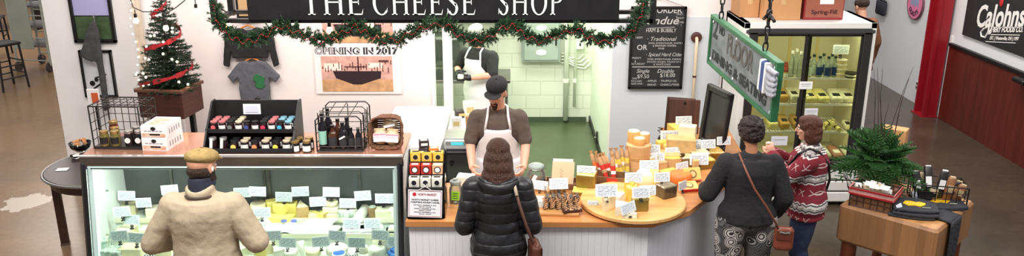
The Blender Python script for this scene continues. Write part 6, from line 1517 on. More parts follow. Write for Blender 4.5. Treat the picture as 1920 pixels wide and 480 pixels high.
# leafy fir plant with twigs
fp = PD(1646, 330, 6.66)
t = thing('fir_arrangement', 'bushy evergreen arrangement with tall bare twigs behind the ribboned crate', 'plant', (fp.x, 6.66, BT+.002))
b = MB(); b.lathe([(.075, 0), (.10, .02), (.115, .17), (.12, .18), (.105, .18), (.09, .03)], n=24); obj('pot', b, mat('dark_pot', (58, 44, 36), .6), t, True)
def frond(b, p, d, L):
    d = d.normalized(); side = d.cross(Vector((0, 0, 1)))
    if side.length < .1: side = Vector((1, 0, 0))
    side.normalize(); pts = []
    for i in range(9):
        f = i/8; pts.append(p+d*L*f+Vector((0, 0, -.25*L*f*f)))
    b.tube(pts, [.003*(1-.7*i/8) for i in range(9)], 4)
    for i in range(1, 9):
        for s in (-1, 1):
            l = L*.42*(1-.65*i/8); dd = (side*s+d*.9).normalized(); e = pts[i]+dd*l+Vector((0, 0, -.15*l))
            for m_ in range(6):
                a = pts[i].lerp(e, m_/6)
                for s2 in (-1, 1):
                    v = (dd+d*.4*s2+Vector((0, 0, .5*s2))+Vector((random.uniform(-.3, .3),)*3)).normalized()*l*.26; u = v.orthogonal().normalized()*.0055; b._add([a-u, a+u, a+v, ], [(0, 1, 2)]); b._add([a-u.cross(v).normalized()*.0055, a+u.cross(v).normalized()*.0055, a+v], [(0, 1, 2)])
            b.tube([pts[i], e], .0014, 3)
b = MB()
for i in range(105):
    a = random.uniform(0, 2*PI); el = random.uniform(-.25, 1.35); d = Vector((math.cos(a)*math.cos(el), math.sin(a)*math.cos(el), math.sin(el))); frond(b, Vector((0, 0, .24))+d*.04, d, random.uniform(.22, .38))
obj('foliage', b, mat('fern_green', (54, 100, 44), .55, noise=(14, .45)), t, fix=False)
b = MB()
for i, (px, py) in enumerate(((1638, 130), (1645, 126), (1655, 128), (1648, 165), (1712, 127), (1704, 148), (1692, 186), (1668, 190), (1640, 180))):
    e = PD(px, py, 6.66)-Vector((fp.x, 6.66, BT)); s = Vector((random.uniform(-.03, .05), random.uniform(-.03, .03), .15))
    m1 = s.lerp(e, .4)+Vector((random.uniform(-.03, .03), 0, 0)); m2 = s.lerp(e, .75)+Vector((random.uniform(-.02, .02), 0, 0)); b.tube([s, m1, m2, e], [.005, .004, .003, .0015], 5)
obj('twigs', b, mat('twig_brown', (60, 42, 34), .7), t)
# brown paper bag behind the plant
p = PD(1684, 262, 6.72)
t = thing('paper_bag', 'tan kraft paper bag standing behind evergreen arrangement', 'bag', (3.36, 6.90, BT+.002), R(-35))
hh = PD(1684, 229, 6.75).z-BT
hh -= .10; b = MB(); b.box((0, 0, hh/2), (.20, .13, hh), top=.96, b=.004); obj('bag', b, mat('kraft_bag', (206, 152, 98), .7, noise=(8, .12)), t); b = MB(); b.box((0, -.067, hh*.6), (.12, .003, .1)); obj('label', b, mat('tan_label', (226, 184, 132), .6), t)
# wire basket with dark bottles
wa = PH(1700, 372, BT); 
t = thing('wire_basket', 'dark wire basket at the back of butcher block holding black packets', 'basket', (TL_(.08, .02).x, TL_(.08, .02).y, BT+.002), R(-14))
b = MB(); b.M = Matrix.Translation((.16, .0, 0)); wirebox(b, .40, .25, .17, 5, 3, 3, .0035, 'FBLRD', .006); obj('wire_frame', b, CRW, t)
b = MB(); b.box((.16, .12, .008), (.38, .23, .01)); b.box((.05, .012, .06), (.1, .006, .1)); obj('base_tray', b, mat('tray_dark', (36, 34, 34)), t)
o0 = t.location.copy(); ca_, sa_ = math.cos(R(-14)), math.sin(R(-14))
def BP(u, v, z): return Vector((o0.x+u*ca_-v*sa_, o0.y+u*sa_+v*ca_, BT+z))
for i, (u, v, h, m_, lb, rx, ry, nm) in enumerate(((.02, .07, .24, 2, PAPER, -.1, -.25, 'black packet with white label leaning left'), (.09, .08, .28, 2, PAPER, -.2, -.1, 'tallest black packet with two white labels'), (.16, .09, .26, 2, PAPER, .0, .1, 'black packet with white band'),
        (.22, .08, .22, 0, pkm[3], .1, .1, 'brown packet'), (.29, .09, .16, 0, None, .1, .3, 'short brown packet'), (.05, .17, .20, 3, lk, -.1, 0, 'cream rear packet'), (.20, .18, .18, 0, PAPER, 0, 0, 'brown rear packet'), (.10, .04, .12, 3, lk, .1, .1, 'short cream front packet'), (.30, .17, .15, 2, None, 0, .2, 'short black rear packet'))):
    t2 = thing('food_packet', nm+' in the dark wire basket on butcher block', 'packet', BP(u, v, .02)); t2.rotation_euler = (rx, ry, R(-14)); t2['group'] = 'packets in the dark wire basket'
    b = MB(); b.box((0, 0, h/2), (.065, .035, h), top=.8, b=.01); obj('pouch', b, pkm[m_], t2, True); b = MB(); b.box((0, -.019, h*.55), (.045, .004, h*.3)); b.box((0, 0, h), (.04, .02, .012)); obj('label', b, lb or pkm[3], t2)
# tee shirts
shm = mat('shirt_charcoal', (50, 52, 56), .95, noise=(30, .15), bump=(30, .5)); yel = mat('print_yellow', (240, 190, 20), .6, noise=(30, .15)); 
def folded(lab, u, v, rz, z, w=.34, l=.30, h=.022, pr=True, name='folded_shirt'):
    t2 = thing(name, lab, 'shirt', TL_(u, v, z), RZ+rz, 'folded shirts on butcher block')
    b = MB(); b.prism([(-w*.5, -l*.42), (-w*.15, -l*.5), (w*.2, -l*.48), (w*.5, -l*.40), (w*.52, l*.1), (w*.42, l*.38), (w*.12, l*.5), (-w*.12, l*.5), (-w*.42, l*.38), (-w*.52, l*.1)], 0, h); o = obj('cloth', b, shm, t2); organic(o, .006, 3, .008, .05, 3)
    if pr:
        b = MB(); b.prism([(-.085, -.015), (-.05, -.05), (.0, -.04), (.04, -.055), (.085, -.01), (.09, .02), (.05, .045), (.02, .03), (-.02, .05), (-.06, .04)], h-.002, h+.006); obj('yellow_print', b, yel, t2)
        b = MB(); b.tube([(.045+.009*kk, -.085+.007*(kk % 2), h+.008) for kk in range(8)], .0022, 4)
        
        for kk in range(5): b.box((-.05+.025*kk, .0+.01*(kk % 2), h+.0065), (.006, .02, .001), (0, 0, kk))
        obj('small_print', b, mat('print_ink', (222, 216, 190), .6) , t2)
    return t2
folded('lower folded dark shirt at the front corner of butcher block', .10, -.22, .45, BT+.002, pr=False)
folded('middle folded dark shirt at front corner of butcher block', .12, -.21, .5, BT+.026, pr=False)
folded('topmost folded dark shirt with yellow print at front corner of butcher block', .11, -.19, .55, BT+.052)
folded('dark shirt with yellow print folded near the right edge of butcher block', .20, .14, .75, BT+.002, .36, .32, .03)
t = thing('hanging_shirt', 'dark shirt draped over the right side of butcher block', 'shirt', TL_(BL/2, -.11, 0), RZ)
b = MB(); b.sheet(lambda u, v: (.022+.012*math.sin(u*9+v*2)*(v)+ (0 if v > .02 else 0), -.11+.22*u+.01*math.sin(v*5), BT+.01-.62*v), 14, 16)
b2 = b; b.sheet(lambda u, v: (.022-.20*v, -.11+.22*u, BT+.012+.01*math.sin(v*3)), 10, 6)
o = obj('cloth', b, shm, t, True, fix=False); m = o.modifiers.new('s', 'SOLIDIFY'); m.thickness = .012
b = MB(); b.box((.05, -.02, BT-.5), (.004, .04, .03)); obj('hem_tag', b, PAPER, t)
for i, (px, py) in enumerate(((1688, 392), (1716, 368))):
    p = PH(px, py, BT+.06); t2 = thing('price_tag_card', ['white price card lying tilted left beside the shirt stack', 'white price card standing behind the shirt stack, right of two'][i], 'price card', p); t2.rotation_euler = (-.45, .3*(1-2*i)*-.6, R(30)); b = MB(); b.box((0, 0, 0), (.06, .003, .085)); obj('card', b, mat('card_bluewhite', (226, 230, 240), .5), t2); b = MB(); b.box((0, .01, -.042), (.03, .02, .008)); obj('clip', b, BLACK, t2)
# ================================================================ FAR LEFT OF THE HALL
def stool(lab, loc, rz):
    t = thing('bar_chair', lab, 'chair', loc, rz); dkw = mat('black_wood', (30, 26, 26), .35)
    sh = .74
    b = MB(); b.box((0, 0, sh), (.42, .42, .04), b=.015); obj('seat', b, dkw, t)
    for x in (-.18, .18):
        b = MB(); b.tube([(x*1.2, .22, 0), (x, .17, sh), (x, .22, sh+.46)], .018, 8); obj('rear_leg', b, dkw, t)
        b = MB(); b.tube([(x*1.2, -.2, 0), (x*1.0, -.17, sh)], .018, 8); obj('front_leg', b, dkw, t)
    b = MB(); b.tube([(-.2, .22, sh+.40), (-.1, .26, sh+.46), (.1, .26, sh+.46), (.2, .22, sh+.40)], .028, 8); obj('top_rail', b, dkw, t)
    for i in range(5): b = MB(); b.tube([(-.12+.06*i, .17, sh), (-.13+.065*i, .24, sh+.43)], .009, 6); obj('back_spindle', b, dkw, t)
    b = MB()
    for z in (.25, .45):
        b.cyl((-.2, -.19, z), (.2, -.19, z), .012); b.cyl((-.2, .2, z+.05), (.2, .2, z+.05), .012)
        for x in (-.2, .2): b.cyl((x, -.19, z-.05), (x, .2, z-.05), .012)
    obj('stretcher', b, dkw, t)
p = PH(18, 165, 0); stool('tall black wooden bar chair with spindle back at far left', p, R(150))
p = PH(-4, 105, 0); stool('second black wooden bar chair behind the first, cut by left edge', p, R(200))
t = thing('rolling_cart', 'tall pale rolling rack with flat side panel and castors at far left', 'cart', PH(70, 134, 0), R(-8))
gm = mat('cart_grey_green', (176, 184, 172), .45, metal=.2, noise=(3, .08))
b = MB(); b.box((-.16, 0, 1.05), (.36, .03, 1.3), b=.004); obj('side_panel', b, gm, t)
b = MB()
for x in (-.36, .28):
    for y in (0, .6): b.cyl((x, y, .12), (x, y, 1.8), .02)
for z in (.2, .6, 1.0, 1.4, 1.75):
    b.cyl((-.36, 0, z), (.28, 0, z), .012); b.cyl((-.36, .6, z), (.28, .6, z), .012); b.cyl((.28, 0, z), (.28, .6, z), .012)
obj('frame', b, gm, t)
for z in (.45, .8, 1.15, 1.5): b = MB(); b.box((-.04, .3, z), (.6, .56, .03)); obj('tray', b, STEEL, t)
for x in (-.34, .26):
    for y in (0, .6):
        b = MB(); b.cyl((x-.02, y, .085), (x+.02, y, .085), .085, n=18); o = obj('caster', b, mat('caster_dark', (70, 64, 62), .5), t); b = MB(); b.box((x, y, .13), (.06, .06, .05)); obj('fork', b, STEEL, o)
# dining table with orange-brown top and benches beyond
t = thing('dining_table', 'orange brown table at the upper left corner of hall', 'table', PH(-20, 55, 0)+Vector((0, .2, 0)))
b = MB(); b.box((0, 0, .93), (2.6, .8, .05), b=.01); obj('table_top', b, mat('orange_wood', (186, 110, 66), .3, noise=(5, .2), stretch=(1, 8, 1)), t)
for x in (-1.1, 1.1): b = MB(); b.box((x, 0, .45), (.08, .6, .9)); obj('leg', b, BLACK, t)
for i, (x, y, c, w, h, lab) in enumerate(((-8.6, 18.6, (120, 90, 70), 1.0, .9, 'brown counter block in the distance beyond the rolling rack'), (-10.2, 20.5, (92, 84, 80), 1.6, 1.1, 'dark counter far away at upper left behind the bar chairs'), (-7.4, 21.5, (150, 120, 96), .9, .8, 'tan cabinet in the far distance at upper left'))):
    t = thing('distant_counter', lab, 'counter', (x, y, 0)); b = MB(); b.box((0, 0, h/2), (w, .6, h), b=.01); obj('body', b, mat('distant%d' % i, c, .6), t); b = MB(); b.box((0, 0, h+.02), (w+.1, .7, .04)); obj('top', b, mat('pale_top', (196, 184, 170), .4), t)
# upper right background bits
p = PX(1652, 14, SX-.06)
t = thing('hanging_bag', 'dark bag hanging on the white side wall above fridge corner', 'bag', p)
b = MB(); b.box((0, 0, .0), (.06, .34, .24), top=.8, b=.03); obj('bag', b, mat('dark_bag', (44, 46, 56), .6), t, True); b = MB(); b.tube([(0, -.1, .1), (0, -.06, .3), (0, .06, .3), (0, .1, .1)], .01); obj('strap', b, mat('dark_bag', (44, 46, 56)), t)
p = PX(1916, 152, SX-.1); t = thing('wall_bracket', 'small black bracket on the wainscot rail at right edge', 'bracket', p)
b = MB(); b.box((.0, 0, 0), (.12, .22, .05), b=.01); obj('body', b, BLACK, t); b = MB(); b.box((0, 0, .028), (.10, .2, .006)); obj('top', b, STEEL, t)
# ================================================================ PEOPLE (built at 1.75 m scale, facing local +Y, right hand at +X)
def rx(a): return Matrix.Rotation(a, 3, 'X')
def ellring(c, a, b_, Rm, n=20):
    return [Vector(c)+Rm @ Vector((a*math.cos(2*PI*i/n), b_*math.sin(2*PI*i/n), 0)) for i in range(n)]
class Body:
    def __init__(s, height=1.75, lean=0.0, w=1.0, d=1.0, armR=None, armL=None, yaw=0.0, pitch=0.0, roll=0.0, belly=0.0, shoulder=1.0, fem=False, lean_z=1.0, curl=.7, handR=None, handL=None):
        s.k = height/1.75; s.lean = lean; s.lz = lean_z; s.w = w; s.d = d; s.fem = fem; s.belly = belly
        s.M = Matrix.Scale(s.k, 4)
        sw = .175*shoulder; s.sh = {1: s.T((sw, -.0, 1.375)), -1: s.T((-sw, -.0, 1.375))}
        s.arm = {1: armR or ((.24, -.02, 1.14), (.26, .06, .90)), -1: armL or ((-.24, -.02, 1.14), (-.26, .06, .90))}
        s.hd = {1: handR or (0, .2, -1), -1: handL or (0, .2, -1)}; s.curl = curl
        s.nb = s.T((0, -.015, 1.46)); Rl = rx(-lean); s.HR = Rl @ Matrix.Rotation(yaw, 3, 'Z') @ rx(-pitch) @ Matrix.Rotation(roll, 3, 'Y')
        s.hc = s.nb+Rl @ Vector((0, .01, .06))+s.HR @ Vector((0, .015, .115))
        s.torso = [(.84, .16, .115, 0), (.90, .175, .13, -.005), (.98, .168, .125, 0), (1.06, .148, .108, .005), (1.14, .146, .108, .008), (1.24, .158, .116, .006), (1.32, .165, .118, 0), (1.385, .155, .105, -.005), (1.43, .115, .085, -.01), (1.465, .06, .06, -.012)]
        if fem: s.torso = [(z, a*(1.04 if z < 1 else .92), b_*(1.05 if 1.2 < z < 1.36 else 1), y) for z, a, b_, y in s.torso]
    def T(s, p):
        p = Vector(p)
        if p.z <= s.lz or not s.lean: return p
        q = p-Vector((0, 0, s.lz)); return Vector((0, 0, s.lz))+rx(-s.lean) @ q
    def rings(s, t=0.0, z0=None, z1=None, n=24, flare=0, wz=1.0):
        out = []
        for z, a, b_, y in s.torso:
            if z0 is not None and z < z0: continue
            if z1 is not None and z > z1: continue
            bl = s.belly*math.exp(-((z-1.10)/.12)**2)
            Rm = rx(-s.lean) if z > s.lz else Matrix.Identity(3)
            out.append([s.T((0, y+bl*.6, z))+Rm @ Vector(((a*s.w*wz+t+bl*.6)*math.cos(2*PI*i/n), (b_*s.d+t+bl)*math.sin(2*PI*i/n), 0)) for i in range(n)])
        return out
    def limb(s, b, pts, r):
        for i in range(len(pts)-1):
            p, q = Vector(pts[i]), Vector(pts[i+1]); N = 4
            b.cyl(p, q, r[i], r[i+1], 14); 
        for p, q in zip(pts, r): b.sph(p, q, n=14, m=10)
    def arms(s, b, t=0.0, to=1.0, sides=(1, -1), rs=1.0):
        for sd in sides:
            e, w_ = s.arm[sd]; e, w_ = Vector(e), Vector(w_); sh = s.sh[sd]
            if to >= 1: end = w_; pts = [sh, e, e.lerp(w_, .5), end]; r = [.055*rs+t, .042*rs+t, .040*rs+t, .029*rs+t]
            elif to > .5: f = (to-.5)*2; pts = [sh, e, e.lerp(w_, f)]; r = [.055*rs+t, .042*rs+t, .036*rs+t]
            else: f = to*2; pts = [sh, sh.lerp(e, f)]; r = [.055*rs+t, .048*rs+t]
            s.limb(b, pts, r)
    def hand(s, b, sd, t=0.0):
        e, w_ = s.arm[sd]; w_ = Vector(w_); d = Vector(s.hd[sd]).normalized(); pal = Vector((-sd, 0, 0)); pal = (pal-d*pal.dot(d))
        if pal.length < .2: pal = Vector((0, 0, -1))-d*Vector((0, 0, -1)).dot(d)
        pal.normalize(); wd = d.cross(pal)*sd   # across the palm, thumb side
        if wd.y < 0: wd = -wd
        Rm = Matrix((wd, d, pal)).transposed()
        b.cyl(w_, w_+d*.02, .027+t, .026+t, 12, sq=.8)
        b.sph(w_+d*.05, (.040+t, .052, .017+t), Rm, 14, 10)
        c = s.curl
        for i, (o_, L) in enumerate(((.028, .072), (.0095, .08), (-.0095, .075), (-.028, .06))):
            p = w_+d*.088+wd*o_; a = 0; pts = [w_+d*.05+wd*o_*.8, p]
            for k, f in enumerate((.42, .32, .26)):
                a += c*(.45+.25*k)+.08*i; p = p+(d*math.cos(a)+pal*math.sin(a))*L*f; pts.append(p)
            r = [.0095+t, .0092+t, .0086+t, .0078+t, .0068+t]
            for j in range(4): b.cyl(pts[j], pts[j+1], r[j], r[j+1], 8)
            for q, rr in zip(pts, r): b.sph(q, rr, n=8, m=6)
        p0 = w_+d*.025+wd*.028; p1 = p0+(wd*.75+d*.6+pal*.25).normalized()*.038; p2 = p1+(d*.9+wd*.25+pal*.5).normalized()*.03; p3 = p2+(d*.9+pal*.7).normalized()*.024
        pts = [p0, p1, p2, p3]; r = [.014+t, .012+t, .0105+t, .0085+t]
        for j in range(3): b.cyl(pts[j], pts[j+1], r[j], r[j+1], 8)
        for q, rr in zip(pts, r): b.sph(q, rr, n=8, m=6)
    def H(s, p): return s.hc+s.HR @ Vector(p)
    def head(s, b):
        f = .94 if s.fem else 1.0
        b.sph(s.H((0, -.012, .025)), (.076*f, .096, .086), s.HR, 20, 14)
        b.sph(s.H((0, .022, -.03)), (.062*f, .070, .078), s.HR, 18, 12)
        b.sph(s.H((0, .052, -.088)), (.034*f, .036, .028), s.HR, 12, 8)
        b.sph(s.H((0, .01, -.075)), (.052*f, .055, .04), s.HR, 14, 8)
        b.sph(s.H((0, .076, .022)), (.052, .018, .012), s.HR, 12, 8)
        b.cyl(s.H((0, .086, .015)), s.H((0, .112, -.026)), .008, .013, 8); b.sph(s.H((0, .108, -.028)), (.016, .013, .010), s.HR, 10, 6)
        for k in (-1, 1):
            b.sph(s.H((.038*k, .062, -.02)), (.022, .02, .018), s.HR, 10, 6)
            b.sph(s.H((.076*f*k, -.008, -.012)), (.011, .02, .032), s.HR, 10, 8)
        b.sph(s.H((0, .088, -.056)), (.026, .010, .009), s.HR, 10, 6)
        b.cyl(s.nb-Vector((0, 0, .04)), s.H((0, -.018, -.06)), .062 if not s.fem else .052, .056 if not s.fem else .046, 16)
    def face(s, parent, eyec=(70, 50, 36)):
        for k in (-1, 1):
            b = MB(s.M); b.sph(s.H((.032*k, .080, .002)), (.0135, .009, .0085), s.HR, 12, 8); e = obj('eye', b, mat('eye_white', (226, 222, 216), .3), parent, True)
            b = MB(s.M); b.sph(s.H((.032*k, .0875, .001)), (.0055, .003, .0055), s.HR, 10, 6); obj('iris', b, mat('iris_dark', eyec, .2), e)
        b = MB(s.M); b.sph(s.H((0, .096, -.0545)), (.022, .007, .0045), s.HR, 12, 6); b.sph(s.H((0, .095, -.062)), (.018, .007, .0045), s.HR, 12, 6); obj('lips', b, mat('lips', (176, 96, 88), .5), parent, True)
        b = MB(s.M)
        for k in (-1, 1): b.tube([s.H((.016*k, .093, .024)), s.H((.034*k, .091, .030)), s.H((.052*k, .078, .025))], [.0035, .004, .002], 6)
        obj('eyebrow', b, mat('brow_dark', (60, 42, 32), .8), parent, True)
    def legs(s, b, t=0.0, to=0.02, spread=.10, r=1.0, knee=.02):
        for k in (-1, 1):
            pts = [(spread*k*.9, 0, .90), (spread*k, .01, .70), (spread*k, .015+knee, .48), (spread*k, -.01, .30), (spread*k, -.02, max(.08, to))]
            s.limb(b, pts, [x*r+t for x in (.09, .078, .056, .052, .036)])
    def feet(s, parent, m, spread=.10):
        for k in (-1, 1):
            b = MB(s.M); b.sph((spread*k*1.05, .05, .045), (.046, .13, .045), n=14); b.sph((spread*k, -.02, .07), (.042, .055, .06), n=12); b.box((spread*k*1.05, .04, .008), (.08, .24, .016), b=.006); o = obj('shoe', b, m, parent); organic(o, .01, 3)
def build_body(B, t, skin, hands=True, legs=True, spread=.10, r=1.0):
    b = MB(B.M); B.head(b); b.loft(B.rings(-.012)); B.arms(b, -.002)
    for sd in (1, -1):
        b.cyl(B.sh[sd], B.T((0, -.005, 1.40)), .05, .07, 14); B.hand(b, sd)
    B.legs(b, -.004, .02, spread, r)
    for k in (-1, 1): b.sph((spread*k, .035, .04), (.035, .10, .032), n=10)
    o = obj('body', b, skin, t); organic(o, .0056, 3); return o
def garment(B, t, name, m, th, z0, sleeve, extra=None, vox=.009, disp=.012, ds=.09, seed=0, z1=1.44, rs=1.0, sm=4, sides=(1, -1)):
    b = MB(B.M); rg = B.rings(th, z0, z1)
    if z0 < .84:
        fl = [[Vector((p.x*1.04, p.y*1.06, z)) for p in rg[0]] for z in (z0, (z0+.84)/2)]
        rg = fl+rg
    b.loft(rg)
    if sleeve: 
        B.arms(b, th*.9, sleeve, sides, rs)
        for sd in sides: b.cyl(B.sh[sd], B.T((0, -.005, 1.40)), .048*rs+th*.6, .055+th, 14)
        b.cyl(B.T((0, -.005, 1.38)), B.T((0, -.012, z1+.035)), .10+th*.6, .062+th*.4, 18)
    if extra: extra(b)
    o = obj(name, b, m, t); return organic(o, vox, sm, disp, ds, seed)
def hairm(name, c): 
    return mat(name, c, .42, noise=(9, .45), stretch=(14, 14, 1.2), bump=(16, .9))
SK1 = mat('skin_fair', (222, 168, 142), .5, noise=(12, .06)); SK2 = mat('skin_tan', (206, 150, 120), .5, noise=(12, .06)); SK3 = mat('skin_brown', (176, 118, 86), .5, noise=(12, .06))
def person(lab, px, py, h, D, rz, **kw):
    p = PD(px, py, D); t = thing('person', lab, 'person', (p.x, D, 0), rz); return t
# ---- man in tan jacket, back to the camera, left
B = Body(1.76, R(4), 1.18, 1.15, armR=((.33, .02, 1.12), (.24, .26, 1.06)), armL=((-.34, .0, 1.12), (-.24, .25, 1.04)), yaw=R(-22), pitch=R(8), handR=(-.4, .9, 0), handL=(.4, .9, 0), shoulder=1.08)
t = person('man in tan jacket and flat cap seen from behind at the glass case', 366, 300, 1.76, 4.92, R(0))
o = build_body(B, t, SK2)
def collar(b):
    for i in range(26):
        a = 2*PI*i/26; c = B.T((.075*math.cos(a), -.015+.072*math.sin(a), 1.475+.012*math.cos(a*2))); b.sph(c, (.02, .02, .032), n=8, m=6)
j = garment(B, t, 'jacket', mat('tan_jacket', (178, 162, 136), .85, noise=(5, .08), bump=(14, .4)), .036, .72, .97, collar, .009, .022, .16, 11, rs=1.08)
b = MB(B.M); b.tube([B.T((.155*math.cos(a), -.0+.0, 0)) if 0 else B.T((.088*math.cos(a), -.015+.084*math.sin(a), 1.452)) for a in [2*PI*i/24 for i in range(24)]], .010, 6, True)
obj('collar_seam', b, mat('dark_collar', (70, 58, 44), .8), j)
for z in (.86,): pass
b = MB(B.M); b.cyl(B.nb-Vector((0, 0, .01)), B.H((0, -.02, -.07)), .078, .072, 16); b.sph(B.H((.03, .04, -.11)), (.04, .04, .03), n=10); sc2 = obj('scarf', b, mat('navy_scarf', (38, 40, 56), .9, noise=(20, .3)), t); organic(sc2, .008, 3)
b = MB(B.M); b.sph(B.H((0, -.02, -.03)), (.079, .088, .06), B.HR, 18, 12); hr = obj('hair', b, hairm('hair_dark', (60, 42, 32)), t); organic(hr, .007, 3)
b = MB(B.M); b.sph(B.H((0, .055, -.085)), (.056, .055, .045), B.HR, 14, 10); b.sph(B.H((.06, .02, -.05)), (.018, .03, .05), B.HR); b.sph(B.H((-.06, .02, -.05)), (.018, .03, .05), B.HR); be = obj('beard', b, mat('beard_dark', (46, 34, 30), .9, noise=(60, .3), bump=(80, .6)), t); organic(be, .006, 2)
b = MB(B.M); b.sph(B.H((0, -.004, .062)), (.098, .118, .056), B.HR, 24, 12); b.sph(B.H((0, .09, .05)), (.075, .055, .016), B.HR @ rx(-.25), 18, 8)
cp = obj('flat_cap', b, mat('olive_cap', (156, 132, 82), .9, noise=(30, .12), bump=(40, .3)), t); organic(cp, .006, 4, .006, .04, 12)
b = MB(B.M); b.sph(B.H((0, -.006, .118)), (.009, .009, .005), B.HR)
for k in range(6):
    a = k*PI/3; b.tube([B.H((.004*math.cos(a), -.006+.004*math.sin(a), .119)), B.H((.055*math.cos(a), -.006+.065*math.sin(a), .108)), B.H((.090*math.cos(a), -.006+.11*math.sin(a), .078))], .0016, 4)
obj('cap_seam', b, mat('olive_seam', (116, 94, 58), .9), cp)
b = MB(B.M); b.sph(B.H((.083, -.0, -.012)), (.008, .012, .018), B.HR); obj('earpiece', b, WHITE, t)
B.face(t)
b = MB(B.M); B.legs(b, .018, .05, .11, 1.1); b.loft(B.rings(.02, None, .95)); tr = obj('trousers', b, mat('brown_trousers', (84, 70, 58), .9, noise=(10, .15)), t); organic(tr, .012, 4, .02, .1, 13); B.feet(t, mat('brown_shoe', (60, 40, 30), .5), .11)
# ---- woman in black puffer, back to camera, centre
B = Body(1.68, R(3), 1.0, 1.04, armR=((.25, -.02, 1.10), (.18, .22, 1.02)), armL=((-.25, -.02, 1.10), (-.18, .22, 1.02)), fem=True, pitch=R(12), handR=(-.5, .9, .1), handL=(.5, .9, .1))
t = person('woman with long brown hair in black puffer coat, back view at counter', 934, 300, 1.68, 5.38, 0)
build_body(B, t, SK1); B.face(t)
def puff(n, l, t_):
    return ramp(n, l, n_sp(n, l, t_, 2), [(0, (24, 24, 27)), (1, (27, 27, 30))])
PUF = M2('black_puffer', puff, .42)
n_, l_ = nt(PUF)
_tc = n_.new('ShaderNodeTexCoord'); _s = n_.new('ShaderNodeSeparateXYZ'); l_.new(_tc.outputs['Object'], _s.inputs[0])
_no = n_.new('ShaderNodeTexNoise'); _no.inputs['Scale'].default_value = 5; l_.new(_tc.outputs['Object'], _no.inputs['Vector'])
_z = mth(n_, l_, 'ADD', _s.outputs[2], mth(n_, l_, 'MULTIPLY', _no.outputs['Fac'], .03))
_w = mth(n_, l_, 'ABSOLUTE', mth(n_, l_, 'SINE', mth(n_, l_, 'MULTIPLY', _z, 42)))
_w = mth(n_, l_, 'POWER', _w, .5)
_n2 = n_.new('ShaderNodeTexNoise'); _n2.inputs['Scale'].default_value = 22; _n2.inputs['Detail'].default_value = 3; l_.new(_tc.outputs['Object'], _n2.inputs['Vector'])
_h = mth(n_, l_, 'ADD', _w, mth(n_, l_, 'MULTIPLY', _n2.outputs['Fac'], .5))
_b = n_.new('ShaderNodeBump'); _b.inputs['Strength'].default_value = .38; _b.inputs['Distance'].default_value = .022; l_.new(_h, _b.inputs['Height']); l_.new(_b.outputs[0], n_['Principled BSDF'].inputs['Normal'])
def hood(b):
    for i in range(22):
        a = PI+PI*i/21; c = B.T((.115*math.cos(a), -.045+.095*math.sin(a), 1.40+.04*abs(math.cos(a)))); b.sph(c, (.034, .03, .05), n=10, m=8)
    b.sph(B.T((0, -.11, 1.36)), (.12, .05, .10), n=16)
    for i in range(9):   # quilted rings of the coat
        pass
co = garment(B, t, 'coat', PUF, .034, .45, .99, hood, .009, .02, .1, 21, rs=1.1)
b = MB(B.M)
hp_ = [(0, -.02, .035, .088, .108, .085), (0, -.055, -.03, .092, .075, .08), (0, -.07, -.10, .105, .06, .075), (0, -.075, -.165, .115, .05, .055), (0, -.08, -.215, .122, .046, .05), (.09, -.05, -.17, .035, .05, .07), (-.09, -.05, -.17, .035, .05, .07), (.075, -.02, -.08, .036, .06, .10), (-.075, -.02, -.08, .036, .06, .10), (.05, -.07, -.2, .045, .035, .05), (-.05, -.07, -.2, .045, .035, .05)]
for x, y, z, a, c, d in hp_: b.sph(B.H((x, y, z)), (a, c, d), B.HR, 18, 12)
hr = obj('hair', b, hairm('hair_brown', (74, 46, 34)), t); organic(hr, .008, 6, .006, .06, 22)
b = MB(B.M); b.tube([B.T(p) for p in ((.10, .02, 1.47), (.115, -.09, 1.44), (.15, -.17, 1.32), (.20, -.175, 1.16), (.255, -.13, 1.0), (.27, -.08, .90))], .011, 8); obj('bag_strap', b, mat('brown_strap', (92, 62, 50), .5), t, True)
b = MB(B.M); b.tube([B.T(p) for p in ((.10, .02, 1.475), (.113, -.085, 1.447), (.135, -.155, 1.37))], .013, 8); obj('strap_pad', b, mat('pale_strap', (180, 160, 140), .6), t, True)
t2 = thing('shoulder_bag', 'brown leather handbag at right hip of the woman in black puffer', 'handbag', t.location+Vector((.255, -.08, .79)), R(10))
b = MB(); b.box((0, 0, .08), (.07, .22, .2), top=.8, b=.03); o = obj('body', b, mat('bag_leather', (92, 52, 38), .4, noise=(8, .2)), t2); organic(o, .008, 3); b = MB(); b.box((.036, 0, .12), (.006, .18, .06), b=.002); obj('flap', b, mat('bag_leather_dark', (70, 40, 30), .4), t2)
b = MB(B.M); B.legs(b, .015, .05); b.loft(B.rings(.01, None, .95)); tr = obj('trousers', b, mat('dark_trousers', (34, 34, 40), .9), t); organic(tr, .012, 4); B.feet(t, BLACK)
